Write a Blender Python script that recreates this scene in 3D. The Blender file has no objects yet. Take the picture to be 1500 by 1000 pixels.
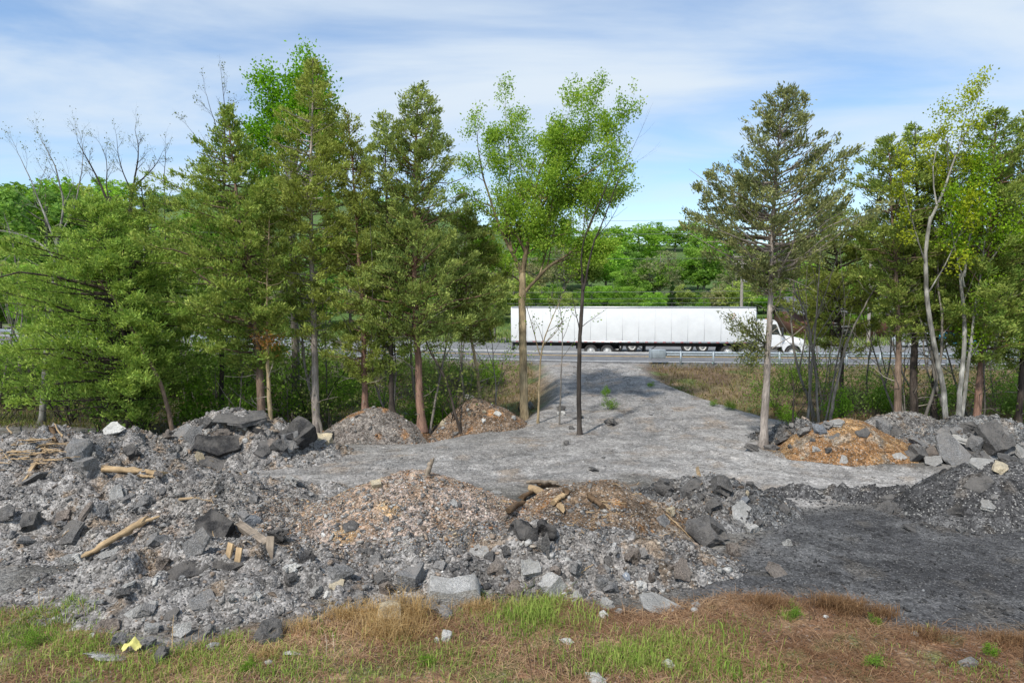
import bpy, bmesh, math, random
import numpy as np
from mathutils import Vector, Matrix

SC = bpy.context.scene
COL = SC.collection
R = math.radians
rng = np.random.default_rng(7)
random.seed(7)
CAM = np.array([0.0, 0.0, 5.0])
PITCH = math.atan(0.060)
FPX = 1000.0

# ------------------------------------------------------------------ helpers
def ray(px, py):
    dx, dy = (px - 750) / FPX, (500 - py) / FPX
    c, s = math.cos(PITCH), math.sin(PITCH)
    d = np.array([dx, c + dy * s, -s + dy * c])
    return d / d[1]
def at(px, py, Y):
    return CAM + ray(px, py) * Y
def gp(px, py, z=0.0):
    d = ray(px, py)
    return CAM + d * ((z - CAM[2]) / d[2])

def _hash(ix, iy, seed):
    n = (ix.astype(np.int64) * 374761393 + iy.astype(np.int64) * 668265263 + seed * 982451653) & 0x7fffffff
    n = ((n ^ (n >> 13)) * 1274126177) & 0x7fffffff
    n = n ^ (n >> 16)
    return (n & 0xffff) / 65535.0
def vnoise(x, y, seed=0):
    x = np.asarray(x, float); y = np.asarray(y, float)
    ix, iy = np.floor(x), np.floor(y)
    fx, fy = x - ix, y - iy
    fx = fx * fx * (3 - 2 * fx); fy = fy * fy * (3 - 2 * fy)
    a = _hash(ix, iy, seed); b = _hash(ix + 1, iy, seed)
    c = _hash(ix, iy + 1, seed); d = _hash(ix + 1, iy + 1, seed)
    return (a + (b - a) * fx) * (1 - fy) + (c + (d - c) * fx) * fy
def fbm(x, y, seed=0, oct=4):
    v, a, t = 0, 0.5, 0
    for o in range(oct):
        v = v + a * vnoise(np.asarray(x) * 2 ** o, np.asarray(y) * 2 ** o, seed + o * 17); t += a; a *= 0.5
    return v / t - 0.5          # about -0.5 .. 0.5
def sstep(a, b, x):
    t = np.clip((np.asarray(x, float) - a) / (b - a), 0, 1)
    return t * t * (3 - 2 * t)
def norm(v):
    v = np.asarray(v, float)
    return v / (np.linalg.norm(v, axis=-1, keepdims=True) + 1e-9)

class Acc:
    def __init__(self):
        self.V, self.F, self.C, self.n = [], [], [], 0
        self.M = []
    def add(self, V, F, c=(1, 1, 1), m=0):
        V = np.asarray(V, float).reshape(-1, 3)
        if len(V) == 0: return
        F = np.asarray(F, np.int64)
        self.F.append(F + self.n); self.M.append(np.full(len(F), m))
        c = np.asarray(c, float)
        if c.ndim == 1: c = np.tile(c, (len(V), 1))
        self.V.append(V); self.C.append(c); self.n += len(V)
    def mesh(self, name, mats, off=(0, 0, 0), smooth=False):
        me = bpy.data.meshes.new(name)
        V = np.concatenate(self.V) - np.asarray(off, float)
        C = np.concatenate(self.C)
        loops = np.concatenate([f.ravel() for f in self.F])
        tot = np.concatenate([np.full(len(f), f.shape[1]) for f in self.F])
        start = np.concatenate([[0], np.cumsum(tot)[:-1]])
        me.vertices.add(len(V)); me.vertices.foreach_set('co', V.ravel().astype(np.float32))
        me.loops.add(len(loops)); me.loops.foreach_set('vertex_index', loops.astype(np.int32))
        me.polygons.add(len(tot)); me.polygons.foreach_set('loop_start', start.astype(np.int32))
        mi = np.concatenate(self.M)
        if mi.any(): me.polygons.foreach_set('material_index', mi.astype(np.int32))
        a = me.attributes.new('col', 'FLOAT_COLOR', 'POINT')
        a.data.foreach_set('color', np.concatenate([C, np.ones((len(C), 1))], 1).ravel().astype(np.float32))
        if smooth: me.polygons.foreach_set('use_smooth', np.ones(len(tot), bool))
        me.update(calc_edges=True)
        me.validate()
        for m in (mats if isinstance(mats, (list, tuple)) else [mats]): me.materials.append(m)
        return me
    def build(self, name, mats, parent=None, off=(0, 0, 0), smooth=False):
        o = bpy.data.objects.new(name, self.mesh(name, mats, off, smooth)); COL.objects.link(o)
        if parent is not None: o.parent = parent
        return o

def tag(o, label=None, cat=None, group=None, kind=None):
    if label: o['label'] = label
    if cat:
        o['category'] = cat
        if not kind: o['kind'] = 'thing'
    if group: o['group'] = group
    if kind: o['kind'] = kind
    return o
def thing(name, label, cat, loc=(0, 0, 0), rz=0, group=None):
    o = bpy.data.objects.new(name, None); COL.objects.link(o)
    o.empty_display_size = 0.2
    o.location = loc; o.rotation_euler = (0, 0, rz)
    return tag(o, label, cat, group)
def kids(o): return list(o.children)
def copy_tree(o, parent=None):
    c = o.copy(); COL.objects.link(c)
    if parent is not None: c.parent = parent
    for ch in kids(o): copy_tree(ch, c)
    return c

BOXF = [(0, 3, 2, 1), (4, 5, 6, 7), (0, 1, 5, 4), (1, 2, 6, 5), (2, 3, 7, 6), (3, 0, 4, 7)]
def box(a, x0, x1, y0, y1, z0, z1, c=(1, 1, 1), m=0):
    a.add([(x0, y0, z0), (x1, y0, z0), (x1, y1, z0), (x0, y1, z0), (x0, y0, z1), (x1, y0, z1), (x1, y1, z1), (x0, y1, z1)], BOXF, c, m)
def prism(a, prof, y0, y1, c=(1, 1, 1), m=0):
    """prof: counter-clockwise polygon in x,z, extruded along y"""
    n = len(prof)
    V = [(x, y0, z) for x, z in prof] + [(x, y1, z) for x, z in prof]
    a.add(V, [(i, (i + 1) % n, (i + 1) % n + n, i + n) for i in range(n)], c, m)
    off = a.n
    a.add([(x, y0, z) for x, z in prof], [tuple(range(n))], c, m)
    a.add([(x, y1, z) for x, z in prof], [tuple(range(n - 1, -1, -1))], c, m)
def tube(a, P, rad, sides=6, c=(1, 1, 1), cap=True, rough=0.0):
    P = np.asarray(P, float); n = len(P)
    rad = np.broadcast_to(np.asarray(rad, float), (n,))
    T = np.gradient(P, axis=0); T = norm(T)
    ref = np.array([0.31, 0.17, 0.93]) if abs(T[0] @ np.array([0.31, 0.17, 0.93])) < 0.9 else np.array([1.0, 0, 0])
    U = norm(np.cross(T, ref)); W = np.cross(T, U)
    an = np.linspace(0, 2 * math.pi, sides, endpoint=False)
    rr = rad[:, None] * (1 + (rough * rng.normal(0, 1, (n, sides)) if rough else 0))
    V = P[:, None, :] + rr[..., None] * (np.cos(an)[None, :, None] * U[:, None, :] + np.sin(an)[None, :, None] * W[:, None, :])
    V = V.reshape(-1, 3)
    i = np.arange(n - 1)[:, None] * sides; j = np.arange(sides)[None, :]; k = (j + 1) % sides
    F = np.stack([i + j, i + k, i + sides + k, i + sides + j], -1).reshape(-1, 4)
    if np.ndim(c) == 2: c = np.repeat(np.asarray(c), sides, 0)
    a.add(V, F, c)
    if cap and sides <= 12:
        for e in (0, n - 1):
            vv = V[e * sides:(e + 1) * sides]
            cc = c[e * sides:(e + 1) * sides] if np.ndim(c) == 2 else c
            a.add(vv, [tuple(range(sides))], cc)
def cyl_y(a, x, y0, y1, z, r, sides=24, c=(1, 1, 1), m=0, r2=None):
    an = np.linspace(0, 2 * math.pi, sides, endpoint=False)
    r2 = r if r2 is None else r2
    V = [(x + r * math.cos(t), y0, z + r * math.sin(t)) for t in an] + [(x + r2 * math.cos(t), y1, z + r2 * math.sin(t)) for t in an]
    a.add(V, [(i, (i + 1) % sides, (i + 1) % sides + sides, i + sides) for i in range(sides)], c, m)
    a.add(V[:sides], [tuple(range(sides))], c, m); a.add(V[sides:], [tuple(range(sides - 1, -1, -1))], c, m)
def bevel(o, w=0.02, seg=2):
    m = o.modifiers.new('edge', 'BEVEL'); m.width = w; m.segments = seg; m.limit_method = 'ANGLE'; m.angle_limit = R(35)
    return o

# ------------------------------------------------------------------ materials
def newmat(name):
    m = bpy.data.materials.new(name); m.use_nodes = True
    nt = m.node_tree; nt.nodes.clear()
    return m, nt
def N(nt, t, **kw):
    n = nt.nodes.new(t)
    for k, v in kw.items():
        if k == 'inp':
            for i, val in v.items(): n.inputs[i].default_value = val
        else: setattr(n, k, v)
    return n
def L(nt, a, ai, b, bi): nt.links.new(a.outputs[ai], b.inputs[bi])
def mathn(nt, op, a, b=None, clamp=False):
    n = N(nt, 'ShaderNodeMath', operation=op, use_clamp=clamp)
    for i, v in enumerate((a, b)):
        if v is None: continue
        if isinstance(v, tuple): nt.links.new(v[0].outputs[v[1]], n.inputs[i])
        else: n.inputs[i].default_value = v
    return (n, 0)
def maprange(nt, src, a, b, c, d, smooth=False):
    n = N(nt, 'ShaderNodeMapRange', inp={1: a, 2: b, 3: c, 4: d})
    if smooth: n.interpolation_type = 'SMOOTHSTEP'
    nt.links.new(src[0].outputs[src[1]], n.inputs[0]); return (n, 0)
def out(nt, bs):
    o = N(nt, 'ShaderNodeOutputMaterial'); nt.links.new(bs.outputs[0], o.inputs[0])
def colmul(nt, colsrc, facsrc):
    n = N(nt, 'ShaderNodeMix', data_type='RGBA', blend_type='MULTIPLY', inp={0: 1.0})
    nt.links.new(colsrc[0].outputs[colsrc[1]], n.inputs[6])
    c = N(nt, 'ShaderNodeCombineColor')
    for i in range(3): nt.links.new(facsrc[0].outputs[facsrc[1]], c.inputs[i])
    nt.links.new(c.outputs[0], n.inputs[7]); return (n, 2)
def colmix(nt, fac, a, b):
    n = N(nt, 'ShaderNodeMix', data_type='RGBA')
    nt.links.new(fac[0].outputs[fac[1]], n.inputs[0])
    for i, v in ((6, a), (7, b)):
        if isinstance(v, tuple) and not isinstance(v[0], (int, float)): nt.links.new(v[0].outputs[v[1]], n.inputs[i])
        else: n.inputs[i].default_value = (*v, 1)
    return (n, 2)
def noise(nt, vec, scale, detail=4, rough=0.6):
    n = N(nt, 'ShaderNodeTexNoise', inp={'Scale': scale, 'Detail': detail, 'Roughness': rough})
    nt.links.new(vec[0].outputs[vec[1]], n.inputs['Vector']); return (n, 0)

def stony_mat(name, cells=(16, 48), bright=0.5, bumpd=0.02, rough=0.95, contrast=1.0):
    """loose mineral ground: the vertex colour broken up into stone-sized cells, with a few pale stones"""
    m, nt = newmat(name)
    at_ = N(nt, 'ShaderNodeAttribute', attribute_name='col'); geo = N(nt, 'ShaderNodeNewGeometry')
    P = (geo, 'Position')
    v1 = N(nt, 'ShaderNodeTexVoronoi', inp={'Scale': cells[0], 'Randomness': 1.0}); L(nt, geo, 'Position', v1, 'Vector')
    v2 = N(nt, 'ShaderNodeTexVoronoi', inp={'Scale': cells[1], 'Randomness': 1.0}); L(nt, geo, 'Position', v2, 'Vector')
    s1 = N(nt, 'ShaderNodeSeparateColor'); L(nt, v1, 'Color', s1, 0)
    s2 = N(nt, 'ShaderNodeSeparateColor'); L(nt, v2, 'Color', s2, 0)
    f1 = maprange(nt, (s1, 0), 0, 1, 1 - 0.35 * contrast, 1 + 0.35 * contrast)
    f2 = maprange(nt, (s2, 0), 0, 1, 1 - 0.45 * contrast, 1 + 0.45 * contrast)
    n1 = maprange(nt, noise(nt, P, 1.6, 9, 0.68), 0.3, 0.7, 0.62, 1.38)
    n2 = maprange(nt, noise(nt, P, 7, 6, 0.7), 0.3, 0.7, 0.72, 1.28)
    f = mathn(nt, 'MULTIPLY', mathn(nt, 'MULTIPLY', f1, f2), mathn(nt, 'MULTIPLY', n1, n2))
    c = colmul(nt, (at_, 'Color'), f)
    pale = mathn(nt, 'MULTIPLY', mathn(nt, 'GREATER_THAN', (s2, 1), 0.93), bright)
    c = colmix(nt, pale, c, (0.5, 0.48, 0.45))
    b = N(nt, 'ShaderNodeBsdfPrincipled', inp={'Roughness': rough, 'Specular IOR Level': 0.15})
    nt.links.new(c[0].outputs[c[1]], b.inputs['Base Color'])
    h = mathn(nt, 'ADD', mathn(nt, 'MULTIPLY', (v1, 'Distance'), -1.0), mathn(nt, 'MULTIPLY', noise(nt, P, 9, 8, 0.75), 1.0))
    h = mathn(nt, 'ADD', h, mathn(nt, 'MULTIPLY', (v2, 'Distance'), -0.5))
    bp = N(nt, 'ShaderNodeBump', inp={'Strength': 0.9, 'Distance': bumpd}); nt.links.new(h[0].outputs[h[1]], bp.inputs['Height'])
    L(nt, bp, 0, b, 'Normal'); out(nt, b); return m

def leaf_mat(name, trans=0.35, gloss=0.0):
    m, nt = newmat(name)
    at_ = N(nt, 'ShaderNodeAttribute', attribute_name='col')
    oi = N(nt, 'ShaderNodeObjectInfo')
    f = maprange(nt, (oi, 'Random'), 0, 1, 0.82, 1.18)
    c = colmul(nt, (at_, 'Color'), f)
    d = N(nt, 'ShaderNodeBsdfDiffuse'); t = N(nt, 'ShaderNodeBsdfTranslucent')
    nt.links.new(c[0].outputs[c[1]], d.inputs[0])
    hs = N(nt, 'ShaderNodeHueSaturation', inp={'Saturation': 1.1, 'Value': 1.35, 'Hue': 0.495})
    nt.links.new(c[0].outputs[c[1]], hs.inputs['Color']); L(nt, hs, 0, t, 0)
    mx = N(nt, 'ShaderNodeMixShader', inp={0: trans}); L(nt, d, 0, mx, 1); L(nt, t, 0, mx, 2)
    out(nt, mx); return m

def bark_mat(name):
    m, nt = newmat(name)
    at_ = N(nt, 'ShaderNodeAttribute', attribute_name='col'); geo = N(nt, 'ShaderNodeNewGeometry')
    mp = N(nt, 'ShaderNodeMapping', inp={'Scale': (22, 22, 3.0)}); L(nt, geo, 'Position', mp, 'Vector')
    n1 = noise(nt, (mp, 0), 1.0, 6, 0.7)
    mp2 = N(nt, 'ShaderNodeMapping', inp={'Scale': (3, 3, 1.2)}); L(nt, geo, 'Position', mp2, 'Vector')
    n2 = noise(nt, (mp2, 0), 1.0, 4, 0.6)
    f = mathn(nt, 'MULTIPLY', maprange(nt, n1, 0.3, 0.7, 0.45, 1.5), maprange(nt, n2, 0.3, 0.7, 0.7, 1.3))
    c = colmul(nt, (at_, 'Color'), f)
    b = N(nt, 'ShaderNodeBsdfPrincipled', inp={'Roughness': 0.9, 'Specular IOR Level': 0.15})
    nt.links.new(c[0].outputs[c[1]], b.inputs['Base Color'])
    bp = N(nt, 'ShaderNodeBump', inp={'Strength': 0.8, 'Distance': 0.03}); nt.links.new(n1[0].outputs[0], bp.inputs['Height'])
    L(nt, bp, 0, b, 'Normal'); out(nt, b); return m

def rock_mat(name, col, dust=(0.3, 0.28, 0.25), dustamt=0.5, speck=0.5, sc=1.0):
    m, nt = newmat(name)
    tc = N(nt, 'ShaderNodeNewGeometry'); P = (tc, 'Position')
    oi = N(nt, 'ShaderNodeObjectInfo')
    n1 = noise(nt, P, 3.5 * sc, 6, 0.65); n2 = noise(nt, P, 22 * sc, 5, 0.7)
    v = N(nt, 'ShaderNodeTexVoronoi', inp={'Scale': 55 * sc}); L(nt, tc, 'Position', v, 'Vector')
    sv = N(nt, 'ShaderNodeSeparateColor'); L(nt, v, 'Color', sv, 0)
    f = mathn(nt, 'MULTIPLY', maprange(nt, n1, 0.3, 0.7, 0.7, 1.3), maprange(nt, n2, 0.3, 0.7, 0.75, 1.25))
    f = mathn(nt, 'MULTIPLY', f, maprange(nt, (sv, 0), 0, 1, 1 - speck * 0.6, 1 + speck * 0.6))
    f = mathn(nt, 'MULTIPLY', f, maprange(nt, (oi, 'Random'), 0, 1, 0.75, 1.25))
    base = N(nt, 'ShaderNodeRGB'); base.outputs[0].default_value = (*col, 1)
    c = colmul(nt, (base, 0), f)
    sn = N(nt, 'ShaderNodeSeparateXYZ'); L(nt, tc, 'Normal', sn, 0)
    dm = mathn(nt, 'MULTIPLY', maprange(nt, noise(nt, P, 2.6 * sc, 7, 0.65), 0.40, 0.62, 0.1, 1, True), maprange(nt, (sn, 2), -0.2, 0.8, dustamt * 0.5, min(1.0, dustamt * 1.4)))
    c = colmix(nt, dm, c, dust)
    b = N(nt, 'ShaderNodeBsdfPrincipled', inp={'Roughness': 0.92, 'Specular IOR Level': 0.2})
    nt.links.new(c[0].outputs[c[1]], b.inputs['Base Color'])
    h = mathn(nt, 'ADD', mathn(nt, 'MULTIPLY', n2, 0.5), mathn(nt, 'MULTIPLY', (v, 'Distance'), -0.3))
    h = mathn(nt, 'ADD', h, mathn(nt, 'MULTIPLY', noise(nt, P, 11 * sc, 8, 0.7), 1.6))
    bp = N(nt, 'ShaderNodeBump', inp={'Strength': 1.0, 'Distance': 0.045}); nt.links.new(h[0].outputs[0], bp.inputs['Height'])
    L(nt, bp, 0, b, 'Normal'); out(nt, b); return m

def paint_mat(name, col, rough=0.4, metal=0.0, var=0.12, scale=2.0, spec=0.5):
    m, nt = newmat(name)
    geo = N(nt, 'ShaderNodeTexCoord')
    n1 = noise(nt, (geo, 'Object'), scale, 6, 0.65)
    f = maprange(nt, n1, 0.3, 0.7, 1 - var, 1 + var * 0.6)
    base = N(nt, 'ShaderNodeRGB'); base.outputs[0].default_value = (*col, 1)
    c = colmul(nt, (base, 0), f)
    b = N(nt, 'ShaderNodeBsdfPrincipled', inp={'Roughness': rough, 'Metallic': metal, 'Specular IOR Level': spec})
    nt.links.new(c[0].outputs[c[1]], b.inputs['Base Color']); out(nt, b); return m

def wood_mat(name, col):
    m, nt = newmat(name)
    at_ = N(nt, 'ShaderNodeAttribute', attribute_name='col'); tc = N(nt, 'ShaderNodeTexCoord')
    mp = N(nt, 'ShaderNodeMapping', inp={'Scale': (2.0, 40, 40)}); L(nt, tc, 'Object', mp, 'Vector')
    n1 = noise(nt, (mp, 0), 1.0, 5, 0.7); n2 = noise(nt, (tc, 'Object'), 5, 4)
    f = mathn(nt, 'MULTIPLY', maprange(nt, n1, 0.3, 0.7, 0.65, 1.3), maprange(nt, n2, 0.3, 0.7, 0.7, 1.25))
    base = N(nt, 'ShaderNodeRGB'); base.outputs[0].default_value = (*col, 1)
    c = colmul(nt, (base, 0), f)
    b = N(nt, 'ShaderNodeBsdfPrincipled', inp={'Roughness': 0.85, 'Specular IOR Level': 0.2})
    nt.links.new(c[0].outputs[c[1]], b.inputs['Base Color'])
    bp = N(nt, 'ShaderNodeBump', inp={'Strength': 0.6, 'Distance': 0.01}); nt.links.new(n1[0].outputs[0], bp.inputs['Height'])
    L(nt, bp, 0, b, 'Normal'); out(nt, b); return m

M = {}
M['ground'] = stony_mat('loose_ground', (13, 42), 0.25, 0.03, contrast=0.7)
M['rubble'] = stony_mat('rubble_fines', (10, 34), 0.55, 0.035, contrast=1.15)
M['stone'] = stony_mat('small_stones', (30, 90), 0.0, 0.004, contrast=0.5)
M['fragment'] = stony_mat('fragment', (22, 70), 0.06, 0.008, contrast=0.75)
M['leaf'] = leaf_mat('leaf', 0.42)
M['needle'] = leaf_mat('needle', 0.32)
M['grass'] = leaf_mat('grass_blade', 0.3)
M['bark'] = bark_mat('bark')
M['pale'] = rock_mat('pale_concrete', (0.47, 0.455, 0.43), (0.34, 0.325, 0.30), 0.55, 0.4)
M['grey'] = rock_mat('grey_asphalt', (0.21, 0.206, 0.203), (0.30, 0.28, 0.26), 0.7, 0.8)
M['dark'] = rock_mat('dark_asphalt', (0.115, 0.11, 0.106), (0.20, 0.185, 0.17), 0.65, 0.8)
M['black'] = rock_mat('black_tar', (0.042, 0.041, 0.042), (0.18, 0.165, 0.15), 0.6, 0.9)
M['brown'] = rock_mat('brown_stone', (0.20, 0.165, 0.14), (0.28, 0.25, 0.22), 0.4, 0.7)
M['tan'] = rock_mat('tan_stone', (0.56, 0.47, 0.32), (0.46, 0.41, 0.33), 0.4, 0.3)
M['blue'] = rock_mat('blue_grey_stone', (0.24, 0.26, 0.29), (0.30, 0.29, 0.28), 0.4, 0.4)
M['white'] = rock_mat('white_stone', (0.66, 0.64, 0.60), (0.55, 0.52, 0.47), 0.4, 0.2)
M['wood'] = wood_mat('pale_wood', (0.40, 0.285, 0.165))
M['greywood'] = wood_mat('weathered_wood', (0.27, 0.22, 0.17))
M['darkwood'] = wood_mat('rotten_wood', (0.13, 0.085, 0.05))
# ------------------------------------------------------------------ terrain
_ex = np.array([-400, -120, -60, -30, -14.6, 4.5, 20, 35, 60, 120, 400.0])
_ey = np.array([200, 98, 69, 54.5, 48.3, 43.2, 41.4, 40.6, 40.2, 41, 48.0])
_xs = np.linspace(-400, 400, 3201)
_yl = np.interp(_xs, _ex, _ey)
_k = np.hanning(81); _k /= _k.sum()
_ys = np.convolve(np.pad(_yl, 40, mode='edge'), _k, mode='valid')
def yE(x): return np.interp(x, _xs, _ys)                 # near edge of the highway
ROADW = 8.6
ROADZ = 1.12

def poly_px(pts, z=0.0): return np.array([gp(px, py, z)[:2] for px, py in pts])
def poly_sd(x, y, P):
    """signed distance to polygon, positive inside"""
    x = np.asarray(x, float); y = np.asarray(y, float)
    ins = np.zeros(x.shape, bool); dmin = np.full(x.shape, 1e9)
    n = len(P)
    for i in range(n):
        ax, ay = P[i]; bx, by = P[(i + 1) % n]
        cond = (ay > y) != (by > y)
        xi = ax + (y - ay) * (bx - ax) / ((by - ay) if abs(by - ay) > 1e-9 else 1e-9)
        ins ^= cond & (x < xi)
        dx, dy = bx - ax, by - ay
        t = np.clip(((x - ax) * dx + (y - ay) * dy) / (dx * dx + dy * dy + 1e-12), 0, 1)
        dmin = np.minimum(dmin, np.hypot(x - ax - t * dx, y - ay - t * dy))
    return np.where(ins, dmin, -dmin)

def drive_c(y): return np.interp(y, [24, 27, 31, 36, 40, 44], [5.0, 5.6, 5.6, 5.2, 4.9, 4.9])
def drive_m(x, y):
    w = np.interp(y, [24, 28, 33, 38, 44], [7.5, 4.4, 2.9, 2.2, 2.4])
    return 1 - sstep(0, 1.6, np.abs(x - drive_c(y)) - w)

RUTS = np.array([(4.9, 43), (5.3, 38), (5.7, 33), (5.6, 28.5), (6.0, 24.5), (7.8, 21.2), (11, 19.3), (15, 18.8), (22, 19.5)], float)
RUT2 = np.array([(5.6, 28.5), (4.0, 24.5), (1.0, 21.6), (-2.5, 20.3), (-5.5, 20.6)], float)
def rut(x, y):
    best = np.full(np.shape(x), 9.0)
    for line in (RUTS, RUT2):
        d = np.full(np.shape(x), 99.0)
        for a_, b_ in zip(line[:-1], line[1:]):
            e_ = b_ - a_; t = np.clip(((x - a_[0]) * e_[0] + (y - a_[1]) * e_[1]) / (e_ @ e_), 0, 1)
            d = np.minimum(d, np.hypot(x - a_[0] - t * e_[0], y - a_[1] - t * e_[1]))
        best = np.minimum(best, np.abs(d + fbm(x * .3, y * .3, 44, 2) * .5 - 0.85))
    return best
def base(x, y):
    x = np.asarray(x, float); y = np.asarray(y, float)
    e = yE(x); d = e - y
    ramp = np.interp(d, [0, 1.0, 17.5, 20], [1.06, 1.02, 0.02, 0.0])
    bank_r = np.interp(d, [0, 0.8, 3, 6, 9, 12, 14.5], [1.06, 1.02, 0.62, 0.1, -0.25, -0.2, 0.0])
    bank_l = np.interp(d, [0, 0.8, 3, 6, 12, 20, 25], [1.06, 1.02, 0.3, -0.5, -0.7, -0.45, 0.0])
    lft = 1 - sstep(-2, 3, x)
    bank = bank_r * (1 - lft) + bank_l * lft
    bank = np.where(y < 26, bank * sstep(22, 26, y), bank)
    ramp = np.where(y < 27, ramp * sstep(20, 27, y), ramp)
    m = drive_m(x, y)
    z = ramp * m + bank * (1 - m)
    z = z + fbm(x * 0.35, y * 0.35, 3, 4) * 0.22 * sstep(0.2, 3, d) + fbm(x * 2.2, y * 2.2, 5, 3) * 0.07 * sstep(0.2, 3, d)
    rd = rut(x, y); z = z - 0.06 * np.exp(-(rd / 0.2) ** 2) + 0.03 * np.exp(-((rd - .42) / 0.16) ** 2)
    # behind the near edge: road bed, the lower truck lot, then rising land
    b = -d
    far = np.interp(b, [0, ROADW, ROADW + 0.9, 45, 90, 150, 260, 400], [1.02, 1.02, 0.46, 0.6, 4.2, 8, 20, 22])
    hill = 34 * np.exp(-(((x + 95) / 75) ** 2 + ((y - 235) / 70) ** 2)) + 10 * np.exp(-(((x - 20) / 90) ** 2 + ((y - 240) / 60) ** 2)) + 14 * np.exp(-(((x - 150) / 70) ** 2 + ((y - 210) / 60) ** 2))
    far = far + hill * sstep(50, 140, b)
    z = np.where(d < 0, far, z)
    # foreground grass bank
    z = z + 0.12 * sstep(11.5, 8.5, y)
    return z

PILES = []
def pile_raw(p, x, y):
    c, s = math.cos(p['rot']), math.sin(p['rot'])
    u = ((x - p['cx']) * c + (y - p['cy']) * s) / p['rx']
    v = (-(x - p['cx']) * s + (y - p['cy']) * c) / p['ry']
    wob = 1 + p['wob'] * fbm(x * 0.9, y * 0.9, p['seed'] + 5, 3) * 2
    r = np.hypot(u, v) / wob
    prof = np.where(r < 1, (1 - np.clip(r, 0, 1) ** 1.6) ** p['pw'], 0)
    h = p['peak'] * prof
    ch = 1.0 if p['n1'] < 0.24 else 1.0
    if p['n1'] > 0.24: h = h + prof ** 0.5 * (0.16 - np.abs(fbm(x * 1.9, y * 1.9, p['seed'] + 21, 3)) * 1.5) * 0.9
    h = h + prof ** 0.5 * (fbm(x * 1.3, y * 1.3, p['seed'], 4) * p['n1'] + fbm(x * 5, y * 5, p['seed'] + 9, 3) * p['n2'])
    h = np.where(r < 1, h, -0.08 - 0.5 * (r - 1))
    return h, r
def pile_z(p, x, y):
    h, r = pile_raw(p, x, y)
    return base(x, y) + h
def _Hfull(x, y):
    z = base(x, y)
    x = np.asarray(x, float); y = np.asarray(y, float)
    for p in PILES:
        z = np.maximum(z, pile_z(p, x, y))
    return z
_HG = None
def bake_H():
    global _HG
    gx_ = np.arange(-22, 24, 0.06); gy_ = np.arange(6.5, 47, 0.06)
    X, Y = np.meshgrid(gx_, gy_, indexing='ij')
    _HG = _Hfull(X.ravel(), Y.ravel()).reshape(X.shape)
def H(x, y):
    x = np.asarray(x, float); y = np.asarray(y, float)
    if _HG is None: return _Hfull(x, y)
    sh = x.shape; x = np.atleast_1d(x); y = np.atleast_1d(y)
    u = (x + 22) / 0.06; v = (y - 6.5) / 0.06
    ok = (u >= 0) & (v >= 0) & (u < _HG.shape[0] - 1.001) & (v < _HG.shape[1] - 1.001)
    out_ = np.empty(x.shape)
    if ok.any():
        a_, b_ = u[ok], v[ok]; i, j = a_.astype(int), b_.astype(int); f, g = a_ - i, b_ - j
        out_[ok] = (_HG[i, j] * (1 - f) + _HG[i + 1, j] * f) * (1 - g) + (_HG[i, j + 1] * (1 - f) + _HG[i + 1, j + 1] * f) * g
    if (~ok).any(): out_[~ok] = base(x[~ok], y[~ok])
    return out_.reshape(sh)
def pile(name, label, cx, cy, rx, ry, peak, rot=0, pw=1.3, n1=0.3, n2=0.12, wob=0.18, cols=None, res=0.07, cat='dirt pile', group=None, top=None):
    p = dict(name=name, label=label, cx=cx, cy=cy, rx=rx, ry=ry, peak=peak, rot=rot, pw=pw, n1=n1, n2=n2, wob=wob, cols=cols,
             seed=len(PILES) * 31 + 11, res=res, cat=cat, group=group, top=top)
    PILES.append(p); return p
GREY = [(0.215, 0.20, 0.187), (0.25, 0.236, 0.223), (0.125, 0.118, 0.113), (0.235, 0.185, 0.14)]
DIRT = [(0.17, 0.125, 0.085), (0.23, 0.17, 0.12), (0.12, 0.10, 0.085), (0.24, 0.13, 0.06)]
WARM = [(0.30, 0.215, 0.155), (0.34, 0.27, 0.225), (0.36, 0.155, 0.055), (0.36, 0.24, 0.13)]
ORNG = [(0.27, 0.15, 0.07), (0.30, 0.185, 0.09), (0.22, 0.13, 0.07), (0.24, 0.19, 0.14)]
BLCK = [(0.075, 0.073, 0.073), (0.115, 0.112, 0.11), (0.055, 0.054, 0.054), (0.10, 0.09, 0.08)]
BRWN = [(0.17, 0.12, 0.08), (0.21, 0.175, 0.14), (0.12, 0.09, 0.065), (0.26, 0.14, 0.06)]

def wx(px, D): return (px - 750) / 1000 * D
# the rubble on the left, front to back
pile('rubble_mound', 'long low mound of grey crushed rubble along the far left edge', wx(60, 19), 19.0, 4.6, 3.0, 1.25, 0.1, n1=0.55, n2=0.2, cols=GREY)
pile('rubble_mound', 'grey rubble mound carrying the white slab on its crest', wx(180, 20.5), 20.0, 3.0, 2.2, 1.25, 0.2, n1=0.5, n2=0.2, cols=GREY)
pile('rubble_ridge', 'rubble ridge with big dark asphalt slabs below the twin trunk cedar', wx(345, 22.0), 21.8, 3.6, 2.1, 1.45, 0.15, n1=0.45, n2=0.18, cols=GREY)
pile('rubble_mound', 'wide grey rubble heap under the two pale logs', wx(200, 16), 15.6, 5.6, 3.0, 0.95, 0.12, n1=0.5, n2=0.18, cols=GREY)
pile('rubble_mound', 'grey brown gravel heap with black tar patches in front of the clearing', wx(330, 15), 14.6, 3.0, 2.2, 1.0, -0.1, n1=0.35, n2=0.15, cols=[(0.2, 0.185, 0.17), (0.26, 0.24, 0.22), (0.06, 0.06, 0.06), (0.22, 0.18, 0.15)])
pile('rubble_tongue', 'tongue of loose grey rubble spilling down into the green grass', wx(300, 11.6), 11.9, 3.4, 2.1, 0.62, 0.12, pw=1.1, n1=0.3, n2=0.15, cols=GREY)
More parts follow.
